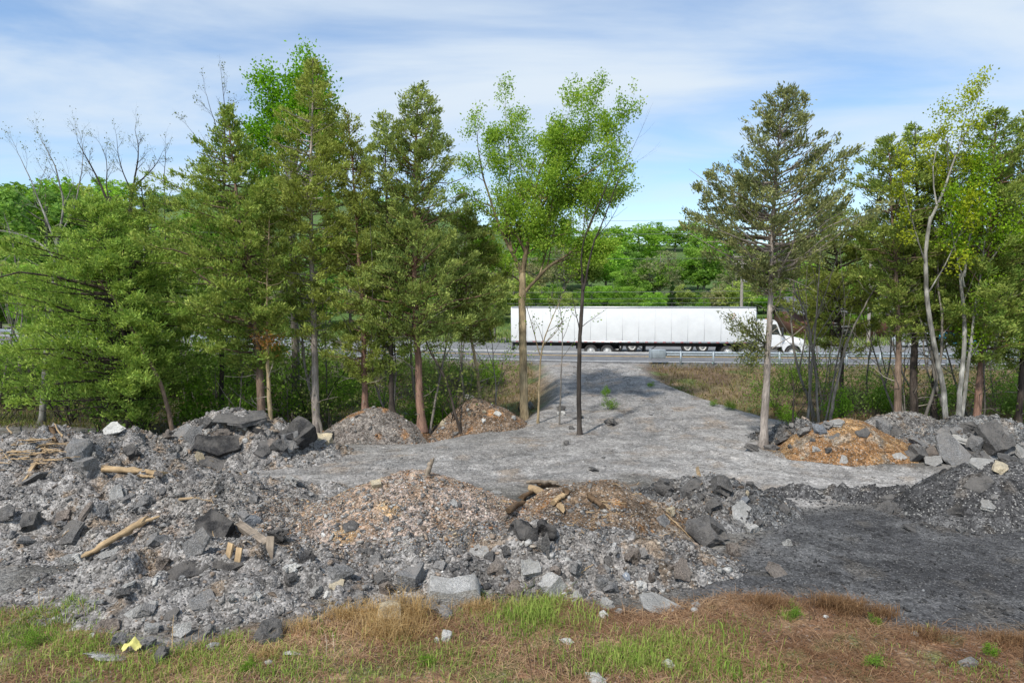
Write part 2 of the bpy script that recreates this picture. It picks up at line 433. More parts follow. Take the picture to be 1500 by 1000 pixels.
# the middle
pile('gravel_mound', 'rounded mound of pinkish gravel and rusty clay in the middle', wx(605, 14.6), 14.4, 3.3, 2.2, 1.28, 0.0, pw=1.2, n1=0.14, n2=0.07, cols=WARM)
pile('debris_mound', 'brown dirt mound topped with broken timber and roots', wx(885, 15.2), 15.0, 2.4, 1.9, 1.0, -0.1, n1=0.22, n2=0.12, cols=BRWN)
pile('rubble_bank', 'bank of broken grey concrete and asphalt pieces above the grass', wx(745, 12.6), 12.7, 4.4, 1.7, 0.62, 0.0, pw=1.0, n1=0.25, n2=0.16, cols=GREY)
pile('asphalt_heap', 'heap of dark asphalt lumps beside the broken timber mound', wx(1045, 16.5), 16.4, 1.9, 2.0, 0.72, 0.2, n1=0.35, n2=0.2, cols=[(0.11, 0.11, 0.11), (0.17, 0.165, 0.16), (0.06, 0.06, 0.06), (0.14, 0.13, 0.12)])
# the right
pile('millings_mound', 'smooth black mound of asphalt millings carrying one pale slab', wx(1475, 16.2), 16.0, 3.0, 1.9, 1.2, 0.0, pw=1.2, n1=0.12, n2=0.06, cols=BLCK)
pile('millings_ridge', 'low black ridge of asphalt millings at the edge of the pale gravel', wx(1240, 17.2), 17.2, 3.4, 0.8, 0.20, 0.0, n1=0.34, n2=0.22, wob=0.5, cols=BLCK)
pile('orange_gravel_pile', 'bright orange gravel pile beside the lone tall cedar', wx(1240, 22.6), 22.4, 2.5, 1.75, 1.05, 0.0, pw=1.15, n1=0.16, n2=0.09, wob=0.2, cols=ORNG)
pile('rubble_mound', 'grey gravel mound behind the orange gravel pile', wx(1330, 24.6), 24.6, 2.6, 1.5, 1.05, 0.0, n1=0.2, n2=0.1, cols=GREY)
pile('rubble_bank', 'bank of large grey asphalt slabs in front of the pale birch trunks', wx(1430, 23.2), 23.0, 3.4, 1.9, 1.0, 0.0, n1=0.35, n2=0.2, cols=[(0.15, 0.15, 0.15), (0.22, 0.22, 0.215), (0.09, 0.09, 0.09), (0.2, 0.18, 0.16)])
pile('rubble_bank', 'low dark rubble strip between the lone cedar and the sapling', wx(1180, 24.5), 24.5, 2.0, 1.2, 0.5, 0.0, n1=0.3, n2=0.2, cols=[(0.12, 0.115, 0.11), (0.2, 0.195, 0.19), (0.07, 0.07, 0.07), (0.16, 0.13, 0.1)])
# behind the clearing
pile('dirt_mound', 'brown dirt mound dotted with tan stones right of the reddish cedar trunk', wx(697, 27.6), 27.2, 2.05, 1.6, 1.62, 0.0, pw=1.2, n1=0.15, n2=0.08, wob=0.1, cols=[(0.17, 0.115, 0.075), (0.2, 0.14, 0.095), (0.13, 0.105, 0.085), (0.28, 0.15, 0.07)])
pile('dirt_mound', 'grey brown dirt mound with rusty streaks left of the reddish cedar trunk', wx(548, 26.3), 26.2, 2.4, 1.5, 1.36, 0.05, pw=1.2, n1=0.2, n2=0.1, cols=[(0.16, 0.14, 0.125), (0.2, 0.175, 0.155), (0.12, 0.11, 0.1), (0.25, 0.14, 0.07)])

bake_H()
def blotch(x, y, cols, seed, f=1.6):
    """mix four base colours with noise"""
    n1 = fbm(x * f, y * f, seed, 4); n2 = fbm(x * f * 0.7, y * f * 0.7, seed + 40, 4); n3 = fbm(x * f * 1.4, y * f * 1.4, seed + 80, 3)
    c = np.array(cols[0])[None] * np.ones((x.size, 1))
    w = sstep(-0.05, 0.16, n1.ravel())[:, None]; c = c * (1 - w) + np.array(cols[1]) * w
    w = sstep(0.10, 0.24, n2.ravel())[:, None]; c = c * (1 - w) + np.array(cols[2]) * w
    w = sstep(0.13, 0.22, n3.ravel())[:, None]; c = c * (1 - w) + np.array(cols[3]) * w
    return c
def grid_faces(nx, ny):
    i, j = np.meshgrid(np.arange(nx - 1), np.arange(ny - 1), indexing='ij')
    k = i * ny + j
    return np.stack([k, k + ny, k + ny + 1, k + 1], -1).reshape(-1, 4)

# zone outlines on the ground, read off as places on the lot
GRASSLINE = np.array([gp(px, py, 0.05)[:2] for px, py in [(-500, 890), (-100, 892), (60, 893), (140, 905), (175, 950), (250, 962), (330, 935), (400, 925), (470, 900), (560, 898), (640, 898), (700, 882), (790, 868), (850, 882), (930, 895), (1010, 885), (1060, 870), (1130, 872), (1200, 880), (1260, 905), (1330, 915), (1420, 922), (1500, 925), (2000, 930)]])
def grassline(x): return np.interp(x, GRASSLINE[:, 0], GRASSLINE[:, 1])
DARKP = poly_px([(985, 890), (1020, 830), (1100, 780), (1130, 748), (1240, 742), (1330, 738), (1420, 738), (1600, 740), (2200, 770), (2200, 960), (1500, 940), (1300, 930), (1150, 895)])
GRAV = poly_px([(330, 690), (420, 665), (500, 648), (600, 632), (760, 615), (800, 600), (1000, 590), (1085, 610), (1110, 660), (1170, 672), (1330, 684), (1500, 684), (2400, 690), (2400, 745), (1500, 738), (1330, 736), (1130, 740), (950, 700), (640, 712), (400, 735)])
def zone_colors(x, y):
    n = x.size
    e = yE(x); d = e - y
    c = blotch(x, y, [(0.15, 0.14, 0.125), (0.2, 0.19, 0.175), (0.11, 0.105, 0.095), (0.16, 0.12, 0.085)], 200)
    def put(w, cols, seed, f=1.6):
        nonlocal c
        w = np.clip(w, 0, 1)[:, None]; c = c * (1 - w) + blotch(x, y, cols, seed, f) * w
    # pale compacted gravel of the clearing and the drive
    nz = fbm(x * 0.8, y * 0.8, 61, 4) * 1.6
    g = np.maximum(sstep(-0.5, 0.6, poly_sd(x, y, GRAV) + nz), drive_m(x, y) * (y > 24) * (d > -0.5))
    put(g, [(0.278, 0.262, 0.247), (0.325, 0.308, 0.292), (0.215, 0.204, 0.193), (0.275, 0.232, 0.193)], 300, 0.9)
    put(g * sstep(0.02, 0.2, fbm(x * 0.3 + y * .12, y * 2.6 - x * .35, 67, 4)) * 0.55, [(0.20, 0.195, 0.19), (0.22, 0.215, 0.21), (0.17, 0.165, 0.16), (0.22, 0.185, 0.155)], 305, 0.9)
    put(g * sstep(1.5, 6.5, x + fbm(x * .6, y * .6, 66, 3) * 3) * sstep(27, 23, y) * 0.8, [(0.345, 0.328, 0.312), (0.385, 0.367, 0.35), (0.29, 0.276, 0.263), (0.32, 0.275, 0.232)], 310, 0.9)
    put(np.exp(-(rut(x, y) / 0.22) ** 2) * 0.55 * (y < 42) * (y > 16) * g, [(0.17, 0.165, 0.16), (0.2, 0.195, 0.19), (0.14, 0.135, 0.13), (0.18, 0.155, 0.13)], 306, 1.5)
    # the gravel colour above turns paler towards the right
    put(sstep(-0.2, 0.5, poly_sd(x, y, DARKP) + nz * 0.5), [(0.078, 0.077, 0.078), (0.125, 0.123, 0.122), (0.058, 0.057, 0.058), (0.10, 0.092, 0.083)], 400, 1.0)
    put(sstep(0.3, 1.0, poly_sd(x, y, DARKP)) * sstep(0.04, 0.2, fbm(x * .35 - y * .1, y * 1.8 + x * .2, 68, 4)) * .7, [(0.14, 0.138, 0.137), (0.16, 0.157, 0.155), (0.12, 0.118, 0.117), (0.13, 0.12, 0.11)], 405, 1.0)
    # embankment of the highway: dry grass
    eb = sstep(0.6, 1.6, d) * sstep(27.5, 30, y) * (1 - drive_m(x, y)) * (d > 0)
    put(eb, [(0.20, 0.145, 0.085), (0.17, 0.14, 0.07), (0.14, 0.095, 0.06), (0.10, 0.12, 0.04)], 500, 0.5)
    lw = eb * (1 - sstep(-3, 1, x))
    put(lw, [(0.085, 0.08, 0.045), (0.11, 0.095, 0.06), (0.06, 0.075, 0.03), (0.13, 0.12, 0.1)], 550, 0.5)
    # foreground bank
    gl = grassline(x) - y
    put(sstep(-0.12, 0.25, gl + fbm(x * 2, y * 2, 71, 3) * 0.5), [(0.20, 0.115, 0.068), (0.27, 0.175, 0.10), (0.13, 0.075, 0.045), (0.15, 0.15, 0.06)], 600, 2.2)
    # beyond the road
    put((d < -ROADW) * 1.0, [(0.2, 0.195, 0.185), (0.24, 0.23, 0.21), (0.15, 0.15, 0.14), (0.17, 0.16, 0.11)], 700, 0.1)
    put(sstep(ROADW + 22, ROADW + 30, -d + fbm(x * .1, y * .1, 9) * 8), [(0.09, 0.16, 0.04), (0.14, 0.19, 0.06), (0.2, 0.17, 0.1), (0.07, 0.12, 0.03)], 750, 0.12)
    put(sstep(122, 134, y), [(0.08, 0.14, 0.04), (0.11, 0.18, 0.05), (0.09, 0.10, 0.05), (0.12, 0.18, 0.05)], 760, 0.2)
    return c

def axis(lo, a, b, hi, step, grow=1.09):
    mid = list(np.arange(a, b, step)); s = step; up = [mid[-1]]; 
    while up[-1] < hi: s *= grow; up.append(up[-1] + s)
    s = step; dn = [mid[0]]
    while dn[-1] > lo: s *= grow; dn.append(dn[-1] - s)
    return np.array(dn[1:][::-1] + mid + up[1:])
ax = axis(-420, -20, 20, 420, 0.16); ay = axis(-25, 7, 46, 430, 0.16)
gx, gy = np.meshgrid(ax, ay, indexing='ij')
gx, gy = gx.ravel(), gy.ravel()
a = Acc(); a.add(np.stack([gx, gy, base(gx, gy)], 1), grid_faces(len(ax), len(ay)), zone_colors(gx, gy))
tag(a.build('ground', M['ground'], smooth=True), kind='structure')

for p in PILES:
    rr = max(p['rx'], p['ry']) * 1.25
    n = int(2 * rr / p['res'])
    ux = np.linspace(p['cx'] - p['rx'] * 1.3, p['cx'] + p['rx'] * 1.3, int(2.6 * p['rx'] / p['res']))
    uy = np.linspace(p['cy'] - p['ry'] * 1.4, p['cy'] + p['ry'] * 1.4, int(2.8 * p['ry'] / p['res']))
    X, Y = np.meshgrid(ux, uy, indexing='ij'); X, Y = X.ravel(), Y.ravel()
    h, r = pile_raw(p, X, Y)
    rough = fbm(X * 9, Y * 9, p['seed'] + 3, 3) * 0.07 * (r < 1)
    V = np.stack([X, Y, base(X, Y) + h + rough], 1)
    F = grid_faces(len(ux), len(uy))
    F = F[(r[F] < 1.12).any(1)]
    used = np.unique(F); mp = np.full(len(V), -1); mp[used] = np.arange(len(used))
    a = Acc(); a.add(V[used], mp[F], blotch(X[used], Y[used], p['cols'], p['seed']))
    off = (p['cx'], p['cy'], float(base(p['cx'], p['cy'])))
    o = a.build(p['name'], M['rubble'], off=off, smooth=True); o.location = off
    tag(o, p['label'], p['cat'] if p['name'] in ('dirt_mound', 'debris_mound') else {'orange_gravel_pile': 'gravel pile', 'gravel_mound': 'gravel pile', 'millings_mound': 'asphalt pile', 'millings_ridge': 'asphalt pile', 'asphalt_heap': 'asphalt pile'}.get(p['name'], 'rubble pile'))

def hit(px, py):
    """first place where the sight line of a pixel meets the ground or a pile"""
    d = ray(px, py)
    t = np.arange(7.0, 45.0, 0.03)
    P = CAM[None] + d[None] * t[:, None]
    below = P[:, 2] <= H(P[:, 0], P[:, 1])
    i = int(np.argmax(below)) if below.any() else len(t) - 1
    return P[i]

# ------------------------------------------------------------------ highway
def strip(name, off0, off1, z, mat, x0=-260, x1=260, step=1.0, col=(1, 1, 1), dash=None, kind='structure', thick=None):
    xs = np.arange(x0, x1, step)
    a = Acc()
    e = yE(xs); sl = np.gradient(e, xs); nx_, ny_ = -sl / np.hypot(sl, 1), 1 / np.hypot(sl, 1)
    A = np.stack([xs + nx_ * off0, e + ny_ * off0, np.full(len(xs), z)], 1)
    B = np.stack([xs + nx_ * off1, e + ny_ * off1, np.full(len(xs), z)], 1)
    V = np.concatenate([A, B]); n = len(xs); i = np.arange(n - 1)
    F = np.stack([i, i + 1, i + 1 + n, i + n], 1)
    if dash: F = F[(i % dash[1]) < dash[0]]
    a.add(V, F, col)
    if thick:
        W = V.copy(); W[:, 2] -= thick
        a.add(np.concatenate([A, W[:n]]), np.stack([i + n, i + 1 + n, i + 1, i], 1), col)
        a.add(np.concatenate([B, W[n:]]), np.stack([i, i + 1, i + 1 + n, i + n], 1), col)
    o = a.build(name, mat); return tag(o, kind=kind) if kind else o
M['road'] = stony_mat('road_asphalt', (9, 60), 0.1, 0.003, contrast=0.35)
M['line'] = stony_mat('worn_road_paint', (6, 40), 0.0, 0.001, contrast=0.3, rough=0.7)
strip('road', 0.0, ROADW, ROADZ, M['road'], col=(0.16, 0.162, 0.17), thick=0.25)
strip('road_edge_line', 0.35, 0.62, ROADZ + 0.005, M['line'], col=(0.62, 0.62, 0.60))
strip('road_centre_line', 4.3, 4.46, ROADZ + 0.005, M['line'], col=(0.62, 0.40, 0.10))
strip('road_centre_line', 4.6, 4.76, ROADZ + 0.005, M['line'], col=(0.62, 0.40, 0.10))
strip('road_edge_line', 7.0, 7.25, ROADZ + 0.005, M['line'], col=(0.62, 0.62, 0.60))
strip('road_shoulder', 7.4, ROADW - 0.05, ROADZ + 0.009, M['road'], col=(0.40, 0.395, 0.385))
strip('truck_lot', ROADW + 0.85, ROADW + 17, 0.60, M['road'], x0=-45, x1=60, col=(0.2, 0.2, 0.2), thick=0.2)

# guardrails: w-beam on steel posts
M['steel'] = paint_mat('galvanised_steel', (0.36, 0.41, 0.45), 0.55, 0.35, 0.25, 6.0)
def guardrail(label, xa, xb, off, step=1.95, endcap=True):
    t = thing('guardrail', label, 'guardrail', (xa, float(yE(xa)) + off, ROADZ))
    base_ = np.array([xa, float(yE(xa)) + off, ROADZ])
    xs = np.arange(xa, xb, 0.65); e = yE(xs) + off
    prof = [(0.0, 0.42), (-0.07, 0.47), (-0.07, 0.52), (0.0, 0.565), (-0.07, 0.61), (-0.07, 0.68), (0.0, 0.73), (0.012, 0.73), (-0.05, 0.675), (-0.05, 0.615), (0.012, 0.575), (0.012, 0.555), (-0.05, 0.515), (-0.05, 0.475), (0.012, 0.42)]
    k = len(prof)
    V = np.array([[(x, y + p, ROADZ + z) for p, z in prof] for x, y in zip(xs, e)]).reshape(-1, 3)
    i = np.arange(len(xs) - 1)[:, None] * k; j = np.arange(k)[None]; jn = (j + 1) % k
    F = np.stack([i + j, i + k + j, i + k + jn, i + jn], -1).reshape(-1, 4)
    ac = Acc(); ac.add(V, F); ac.build('rail', M['steel'], t, base_)
    ps = np.arange(xa + 0.9, xb, step)
    for q, x in enumerate(ps[:60]):
        y = float(yE(x)) + off; ac = Acc()
        gz = float(base(x, y - 0.2)) - 0.2
        box(ac, x - 0.055, x + 0.055, y - 0.20, y - 0.10, gz, ROADZ + 0.76)
        box(ac, x - 0.05, x + 0.05, y - 0.099, y - 0.02, ROADZ + 0.45, ROADZ + 0.72)
        ac.build('post', M['steel'], t, base_)
    if endcap:
        x, y = xa, float(yE(xa)) + off; ac = Acc()
        box(ac, x - 0.9, x - 0.02, y - 0.25, y + 0.22, ROADZ + 0.30, ROADZ + 0.84)
        box(ac, x - 0.98, x - 0.88, y - 0.30, y + 0.27, ROADZ + 0.26, ROADZ + 0.88)
        bevel(ac.build('end_terminal', M['steel'], t, base_), 0.03)
    return t
guardrail('grey steel guardrail with a boxed end terminal beside the gravel drive', wx(972, 43), 60, -0.25)
guardrail('grey steel guardrail beyond the road behind the left trees', -75, -16, 8.1, 3.9, False)
# ------------------------------------------------------------------ vehicles
M['truckwhite'] = paint_mat('white_trailer_panel', (0.78, 0.79, 0.80), 0.4, 0.0, 0.10, 0.9)
M['seam'] = paint_mat('seam_paint', (0.58, 0.59, 0.60), 0.5, 0, 0.1)
M['cabwhite'] = paint_mat('white_cab_paint', (0.76, 0.765, 0.77), 0.3, 0.0, 0.06, 1.5)
M['alu'] = paint_mat('dull_aluminium', (0.55, 0.56, 0.57), 0.4, 0.6, 0.2, 4)
M['chassis'] = paint_mat('black_chassis', (0.03, 0.03, 0.032), 0.6, 0.0, 0.3, 3)
M['tyre'] = paint_mat('tyre_rubber', (0.045, 0.044, 0.043), 0.85, 0.0, 0.3, 6)
M['rim'] = paint_mat('white_steel_rim', (0.62, 0.62, 0.61), 0.4, 0.2, 0.2, 5)
M['glass'] = paint_mat('dark_window_glass', (0.02, 0.028, 0.03), 0.06, 0.0, 0.1, 3, 0.8)
M['red'] = paint_mat('red_reflector', (0.45, 0.03, 0.03), 0.4)
M['orange'] = paint_mat('amber_lens', (0.7, 0.22, 0.03), 0.3)
M['headlamp'] = paint_mat('clear_lamp', (0.6, 0.62, 0.63), 0.12)

def wheel(parent, x, y, z, r, w, dual=False, rimm='rim'):
    """wheel whose outer face looks towards -y"""
    w_ = Acc()
    s = 32; an = np.linspace(0, 2 * math.pi, s, endpoint=False)
    prof = [(0.60, 0.03), (0.72, 0.0), (0.93, 0.0), (1.0, 0.06), (1.0, w - 0.05), (0.93, w), (0.6, w)]
    V = np.array([[(r * q * math.cos(t), yy, r * q * math.sin(t)) for t in an] for q, yy in prof]).reshape(-1, 3)
    i = np.arange(len(prof) - 1)[:, None] * s; j = np.arange(s)[None]; k = (j + 1) % s
    w_.add(V, np.stack([i + k, i + j, i + s + j, i + s + k], -1).reshape(-1, 4))
    o = w_.build('wheel', M['tyre'], parent, smooth=False); o.location = (x, y, z)
    rm = Acc()
    prof = [(0.61, 0.015), (0.57, 0.02), (0.52, 0.09), (0.33, 0.10), (0.28, 0.04), (0.22, 0.02), (0.20, -0.02), (0.0, -0.03)]
    V = np.array([[(r * q * math.cos(t), yy, r * q * math.sin(t)) for t in an] for q, yy in prof]).reshape(-1, 3)
    i = np.arange(len(prof) - 1)[:, None] * s
    rm.add(V, np.stack([i + k, i + j, i + s + j, i + s + k], -1).reshape(-1, 4))
    for t in np.linspace(0, 2 * math.pi, 10, endpoint=False):
        cyl_y(rm, r * 0.26 * math.cos(t), -0.005, 0.06, r * 0.26 * math.sin(t), 0.018, 6)
    rm.build('rim', M[rimm], o)
    return o

def semi_trailer(t, LEN, top, bottom, depth=2.55):
    """dry van body on t; local x runs from the rear doors to the nose, y from the near side to the far side"""
    a = Acc(); box(a, 0, LEN, 0, depth, bottom, top)
    body = bevel(a.build('trailer_box', M['truckwhite'], t), 0.03)
    a = Acc()
    for x in np.arange(1.22, LEN - 0.4, 1.22): box(a, x - 0.012, x + 0.012, -0.005, -0.0005, bottom + 0.14, top - 0.1)
    a.build('panel_seams', M['seam'], body)
    a = Acc(); box(a, 0.02, LEN - 0.02, -0.03, -0.001, bottom - 0.02, bottom + 0.12)
    box(a, 0.02, LEN - 0.02, -0.025, -0.001, top - 0.08, top + 0.01)
    a.build('side_rail', M['alu'], body)
    a = Acc()
    for x in np.arange(0.35, LEN - 0.3, 0.66): box(a, x, x + 0.22, -0.036, -0.031, bottom + 0.02, bottom + 0.07)
    a.build('reflector_strip', M['red'], body)
    a = Acc()
    for dy in (0.04, depth / 2 + 0.02):
        box(a, -0.03, -0.001, dy, dy + depth / 2 - 0.06, bottom + 0.06, top - 0.06)
    box(a, -0.055, -0.031, 0.9, 0.93, bottom + 0.1, top - 0.1); box(a, -0.055, -0.031, 1.6, 1.63, bottom + 0.1, top - 0.1)
    a.build('rear_door', M['truckwhite'], t)
    a = Acc(); box(a, 0.05, LEN - 0.3, 0.75, 0.95, bottom - 0.32, bottom - 0.03); box(a, 0.05, LEN - 0.3, depth - 0.95, depth - 0.75, bottom - 0.32, bottom - 0.03)
    for x in np.arange(0.8, LEN - 0.4, 0.9): box(a, x, x + 0.1, 0.1, depth - 0.1, bottom - 0.12, bottom - 0.01)
    box(a, 5.0, 8.4, 0.7, depth - 0.7, bottom - 0.55, bottom - 0.33)
    a.build('chassis', M['chassis'], t)
    a = Acc(); box(a, -0.02, 0.08, 0.2, depth - 0.2, 0.5, 0.62); box(a, 0.0, 0.07, 0.75, 0.85, 0.6, bottom); box(a, 0.0, 0.07, depth - 0.85, depth - 0.75, 0.6, bottom)
    a.build('underride_bar', M['chassis'], t)

# the white articulated truck standing on the far side of the road
p0 = at(749, 500, 53.0); p1 = at(1107, 500, 51.0)
ang = math.atan2(p1[1] - p0[1], p1[0] - p0[0]); LEN = math.hypot(p1[0] - p0[0], p1[1] - p0[1])
tr = thing('semi_truck', 'long white semi truck with a box trailer parked beyond the road', 'truck', (p0[0], p0[1], 0.60), ang)
TB, TT = 1.19, 3.92
semi_trailer(tr, LEN, TT, TB)
for x in (6.15, 7.4): wheel(tr, x, 0.12, 0.51, 0.51, 0.55)
for x in (6.15, 7.4): wheel(tr, x, 1.9, 0.51, 0.51, 0.55)
a = Acc()
for y in (0.45, 2.0):
    box(a, LEN - 8.2, LEN - 8.06, y, y + 0.14, 0.12, TB - 0.03); box(a, LEN - 8.32, LEN - 7.94, y - 0.08, y + 0.24, 0.06, 0.12)
tube(a, [(LEN - 8.1, 0.5, 0.35), (LEN - 7.0, 0.6, TB - 0.1)], 0.035, 6); tube(a, [(LEN - 8.1, 0.5, 0.5), (LEN - 9.0, 0.7, TB - 0.1)], 0.035, 6)
a.build('landing_gear', M['chassis'], tr)
a = Acc(); box(a, 5.2, 5.28, 0.15, 0.75, 0.35, TB - 0.05); box(a, 8.3, 8.36, 0.15, 0.75, 0.35, TB - 0.05)
a.build('mud_flap', M['chassis'], tr)
# tractor: frame, drive wheels, sleeper, cab, hood
X0 = LEN - 2.6
a = Acc(); box(a, X0, LEN + 3.7, 0.85, 1.0, 0.62, 0.9); box(a, X0, LEN + 3.7, 1.55, 1.7, 0.62, 0.9)
box(a, X0 + 0.2, X0 + 1.9, 0.7, 1.9, 0.9, 1.1)
a.build('chassis', M['chassis'], tr)
for x in (LEN - 2.0, LEN - 0.7):
    wheel(tr, x, 0.1, 0.51, 0.51, 0.55); wheel(tr, x, 1.9, 0.51, 0.51, 0.55)
wheel(tr, LEN + 2.72, 0.14, 0.51, 0.51, 0.3); wheel(tr, LEN + 2.72, 2.05, 0.51, 0.51, 0.3)
cab = Acc()
prof = [(LEN + 0.12, 0.95), (LEN + 1.95, 0.95), (LEN + 1.95, 1.75), (LEN + 1.55, 2.78), (LEN + 1.35, 2.95), (LEN + 0.12, 2.95)]
prism(cab, prof, 0.18, 2.37)
cabo = bevel(cab.build('cab', M['cabwhite'], tr), 0.06, 3)
a = Acc(); prism(a, [(LEN + 0.95, 1.86), (LEN + 1.80, 1.86), (LEN + 1.50, 2.62), (LEN + 0.95, 2.62)], 0.165, 0.178)
a.build('side_window', M['glass'], cabo)
a = Acc()
a.add([(LEN + 1.965, 0.32, 1.78), (LEN + 1.965, 2.23, 1.78), (LEN + 1.59, 2.15, 2.74), (LEN + 1.59, 0.40, 2.74)], [(0, 1, 2, 3)])
a.build('windscreen', M['glass'], cabo)
a = Acc(); box(a, LEN + 0.9, LEN + 0.92, 0.168, 0.179, 1.0, 2.68); box(a, LEN + 1.86, LEN + 1.88, 0.168, 0.179, 1.0, 1.8); box(a, LEN + 1.0, LEN + 1.16, 0.15, 0.178, 1.62, 1.66)
a.build('door_seam', M['chassis'], cabo)
hood = Acc()
prism(hood, [(LEN + 1.95, 1.02), (LEN + 3.62, 1.02), (LEN + 3.66, 1.25), (LEN + 3.55, 1.52), (LEN + 2.9, 1.68), (LEN + 1.95, 1.80)], 0.45, 2.10)
hoodo = bevel(hood.build('hood', M['cabwhite'], tr), 0.10, 4)
f = Acc()
an = np.linspace(0.05, math.pi - 0.05, 12)
arch = [(LEN + 2.72 + 0.62 * math.cos(t), 0.51 + 0.62 * math.sin(t)) for t in an]
prism(f, [(LEN + 3.64, 0.62), (LEN + 3.60, 1.22), (LEN + 3.3, 1.34), (LEN + 2.2, 1.30), (LEN + 1.97, 1.05), (LEN + 1.97, 0.75)] + arch[::-1], 0.10, 0.47)
f.build('fender', M['cabwhite'], hoodo)
a = Acc(); box(a, LEN + 3.45, LEN + 3.63, 0.085, 0.3, 0.98, 1.16); bevel(a.build('headlight', M['headlamp'], hoodo), 0.03)
a = Acc(); box(a, LEN + 3.62, LEN + 3.70, 0.75, 1.80, 0.85, 1.45); a.build('grille', M['alu'], hoodo)
a = Acc(); box(a, LEN + 3.4, LEN + 3.82, 0.12, 2.43, 0.30, 0.66); bevel(a.build('bumper', M['chassis'], tr), 0.06)
a = Acc(); cyl_y(a, 0, 0, 1, 0, 0.3)
V = np.concatenate(a.V); V = V[:, [1, 0, 2]]; V[:, 0] = V[:, 0] * 1.25 + LEN + 0.35; V[:, 1] += 0.5; V[:, 2] += 0.72
b = Acc(); b.add(V, np.concatenate([x for x in a.F if x.shape[1] == 4]))
b.build('fuel_tank', M['alu'], tr)
a = Acc(); box(a, LEN + 0.5, LEN + 1.7, 0.14, 0.45, 0.33, 0.42); box(a, LEN + 0.5, LEN + 1.7, 0.14, 0.45, 0.78, 0.92)
a.build('step', M['chassis'], tr)
a = Acc(); box(a, LEN + 1.85, LEN + 1.97, -0.12, 0.06, 1.75, 2.4); tube(a, [(LEN + 1.9, 0.0, 2.3), (LEN + 1.75, 0.2, 2.4)], 0.02, 6)
bevel(a.build('mirror', M['chassis'], cabo), 0.03)
a = Acc(); tube(a, [(LEN + 0.05, 0.35, 0.9), (LEN + 0.05, 0.35, 3.5), (LEN - 0.04, 0.35, 3.7)], 0.07, 10); a.build('exhaust_stack', M['alu'], tr)
for y in (0.6, 0.95, 1.27, 1.6, 1.95):
    a = Acc(); box(a, LEN + 1.15, LEN + 1.27, y - 0.06, y + 0.06, 2.951, 3.0); a.build('marker_lamp', M['orange'], cabo)

# the flatbed standing behind it: only its running gear shows below the white trailer
q0 = at(868, 500, 58.5)
fb = thing('flatbed_trailer', 'dark flatbed trailer whose white wheels show beneath the parked semi truck', 'trailer', (q0[0], q0[1], 0.60), ang)
a = Acc(); box(a, -1, 11.5, 0, 2.5, 1.05, 1.2); box(a, -1, 11.5, 0.7, 0.9, 0.75, 1.05); box(a, -1, 11.5, 1.6, 1.8, 0.75, 1.05)
a.build('deck', M['greywood'], fb)
a = Acc(); box(a, 10.5, 12.2, 0.15, 1.0, 0.35, 1.0); bevel(a.build('tool_box', M['rim'], fb), 0.08)
for x in (2.1, 3.35, 8.0, 9.25): wheel(fb, x, 0.1, 0.51, 0.51, 0.5)

# small cars on the far lot, mostly behind the trees on the right
def car(label, px, Y, length, paint, rz, van=False, z=0.5):
    p = at(px, 500, Y); t = thing('parked_car', label, 'car', (p[0], p[1], float(max(base(p[0], p[1]), 0.6 if p[1] < 58 else -9))), rz, 'cars parked on the far lot')
    a = Acc(); hh = 1.9 if van else 1.45
    L_ = length
    body = [(0.0, 0.3), (L_, 0.3), (L_ + 0.02, 0.62), (L_ - 0.15, 0.86), (L_ * 0.74, 0.95), (0.15, 0.98), (0.0, 0.75)]
    prism(a, body, 0, 1.75)
    b = bevel(a.build('body', M[paint], t), 0.06, 3)
    a = Acc()
    cabp = [(0.2, 0.97), (L_ * 0.76, 0.94), (L_ * 0.60, hh), (0.55 if not van else 0.2, hh)]
    prism(a, cabp, 0.10, 1.65); bevel(a.build('roof', M[paint], b), 0.07, 3)
    a = Acc()
    prism(a, [(0.5, 1.0), (L_ * 0.36, 1.0), (L_ * 0.36, hh - 0.12), (0.68, hh - 0.12)], 0.085, 0.099)
    prism(a, [(L_ * 0.39, 1.0), (L_ * 0.70, 1.0), (L_ * 0.585, hh - 0.12), (L_ * 0.39, hh - 0.12)], 0.085, 0.099)
    a.build('window', M['glass'], b)
    for x in (0.75, L_ - 0.8): wheel(t, x, -0.02, 0.33, 0.33, 0.2); wheel(t, x, 1.57, 0.33, 0.33, 0.2)
    a = Acc(); box(a, L_ - 0.12, L_ + 0.03, 0.08, 0.4, 0.6, 0.74); a.build('headlight', M['headlamp'], b)
    return t
M['bluepaint'] = paint_mat('blue_car_paint', (0.05, 0.28, 0.45), 0.25)
M['whitepaint'] = paint_mat('white_car_paint', (0.75, 0.75, 0.74), 0.25)
M['silver'] = paint_mat('silver_car_paint', (0.5, 0.52, 0.54), 0.3, 0.4)
M['yellow'] = paint_mat('yellow_post_paint', (0.75, 0.48, 0.03), 0.5)
M['bluesign'] = paint_mat('blue_sign_panel', (0.03, 0.30, 0.60), 0.4)
car('blue hatchback parked beyond the road behind the pale birch trunks', 1376, 66, 4.2, 'bluepaint', 0.1)
car('white van parked beyond the road next to the yellow bollards', 1425, 68, 4.9, 'whitepaint', 0.05, True)
car('silver car parked beyond the road, nearest the white semi truck cab', 1322, 64, 4.4, 'silver', 0.05)
for px, lab in ((1474, 'yellow bollard beyond the road beside the white van'), (1494, 'yellow bollard beyond the road next to the blue fuel sign board')):
    p = at(px, 500, 64); z = float(base(p[0], p[1])); a = Acc()
    an = [(0, 0, 0), (0, 0, 1.05), (0, 0, 1.15)]
    tube(a, an, [0.11, 0.11, 0.05], 14)
    o = a.build('bollard', M['yellow'], smooth=False); o.location = (p[0], p[1], z); tag(o, lab, 'bollard', 'yellow bollards')
p = at(1502, 500, 66); z = float(base(p[0], p[1]))
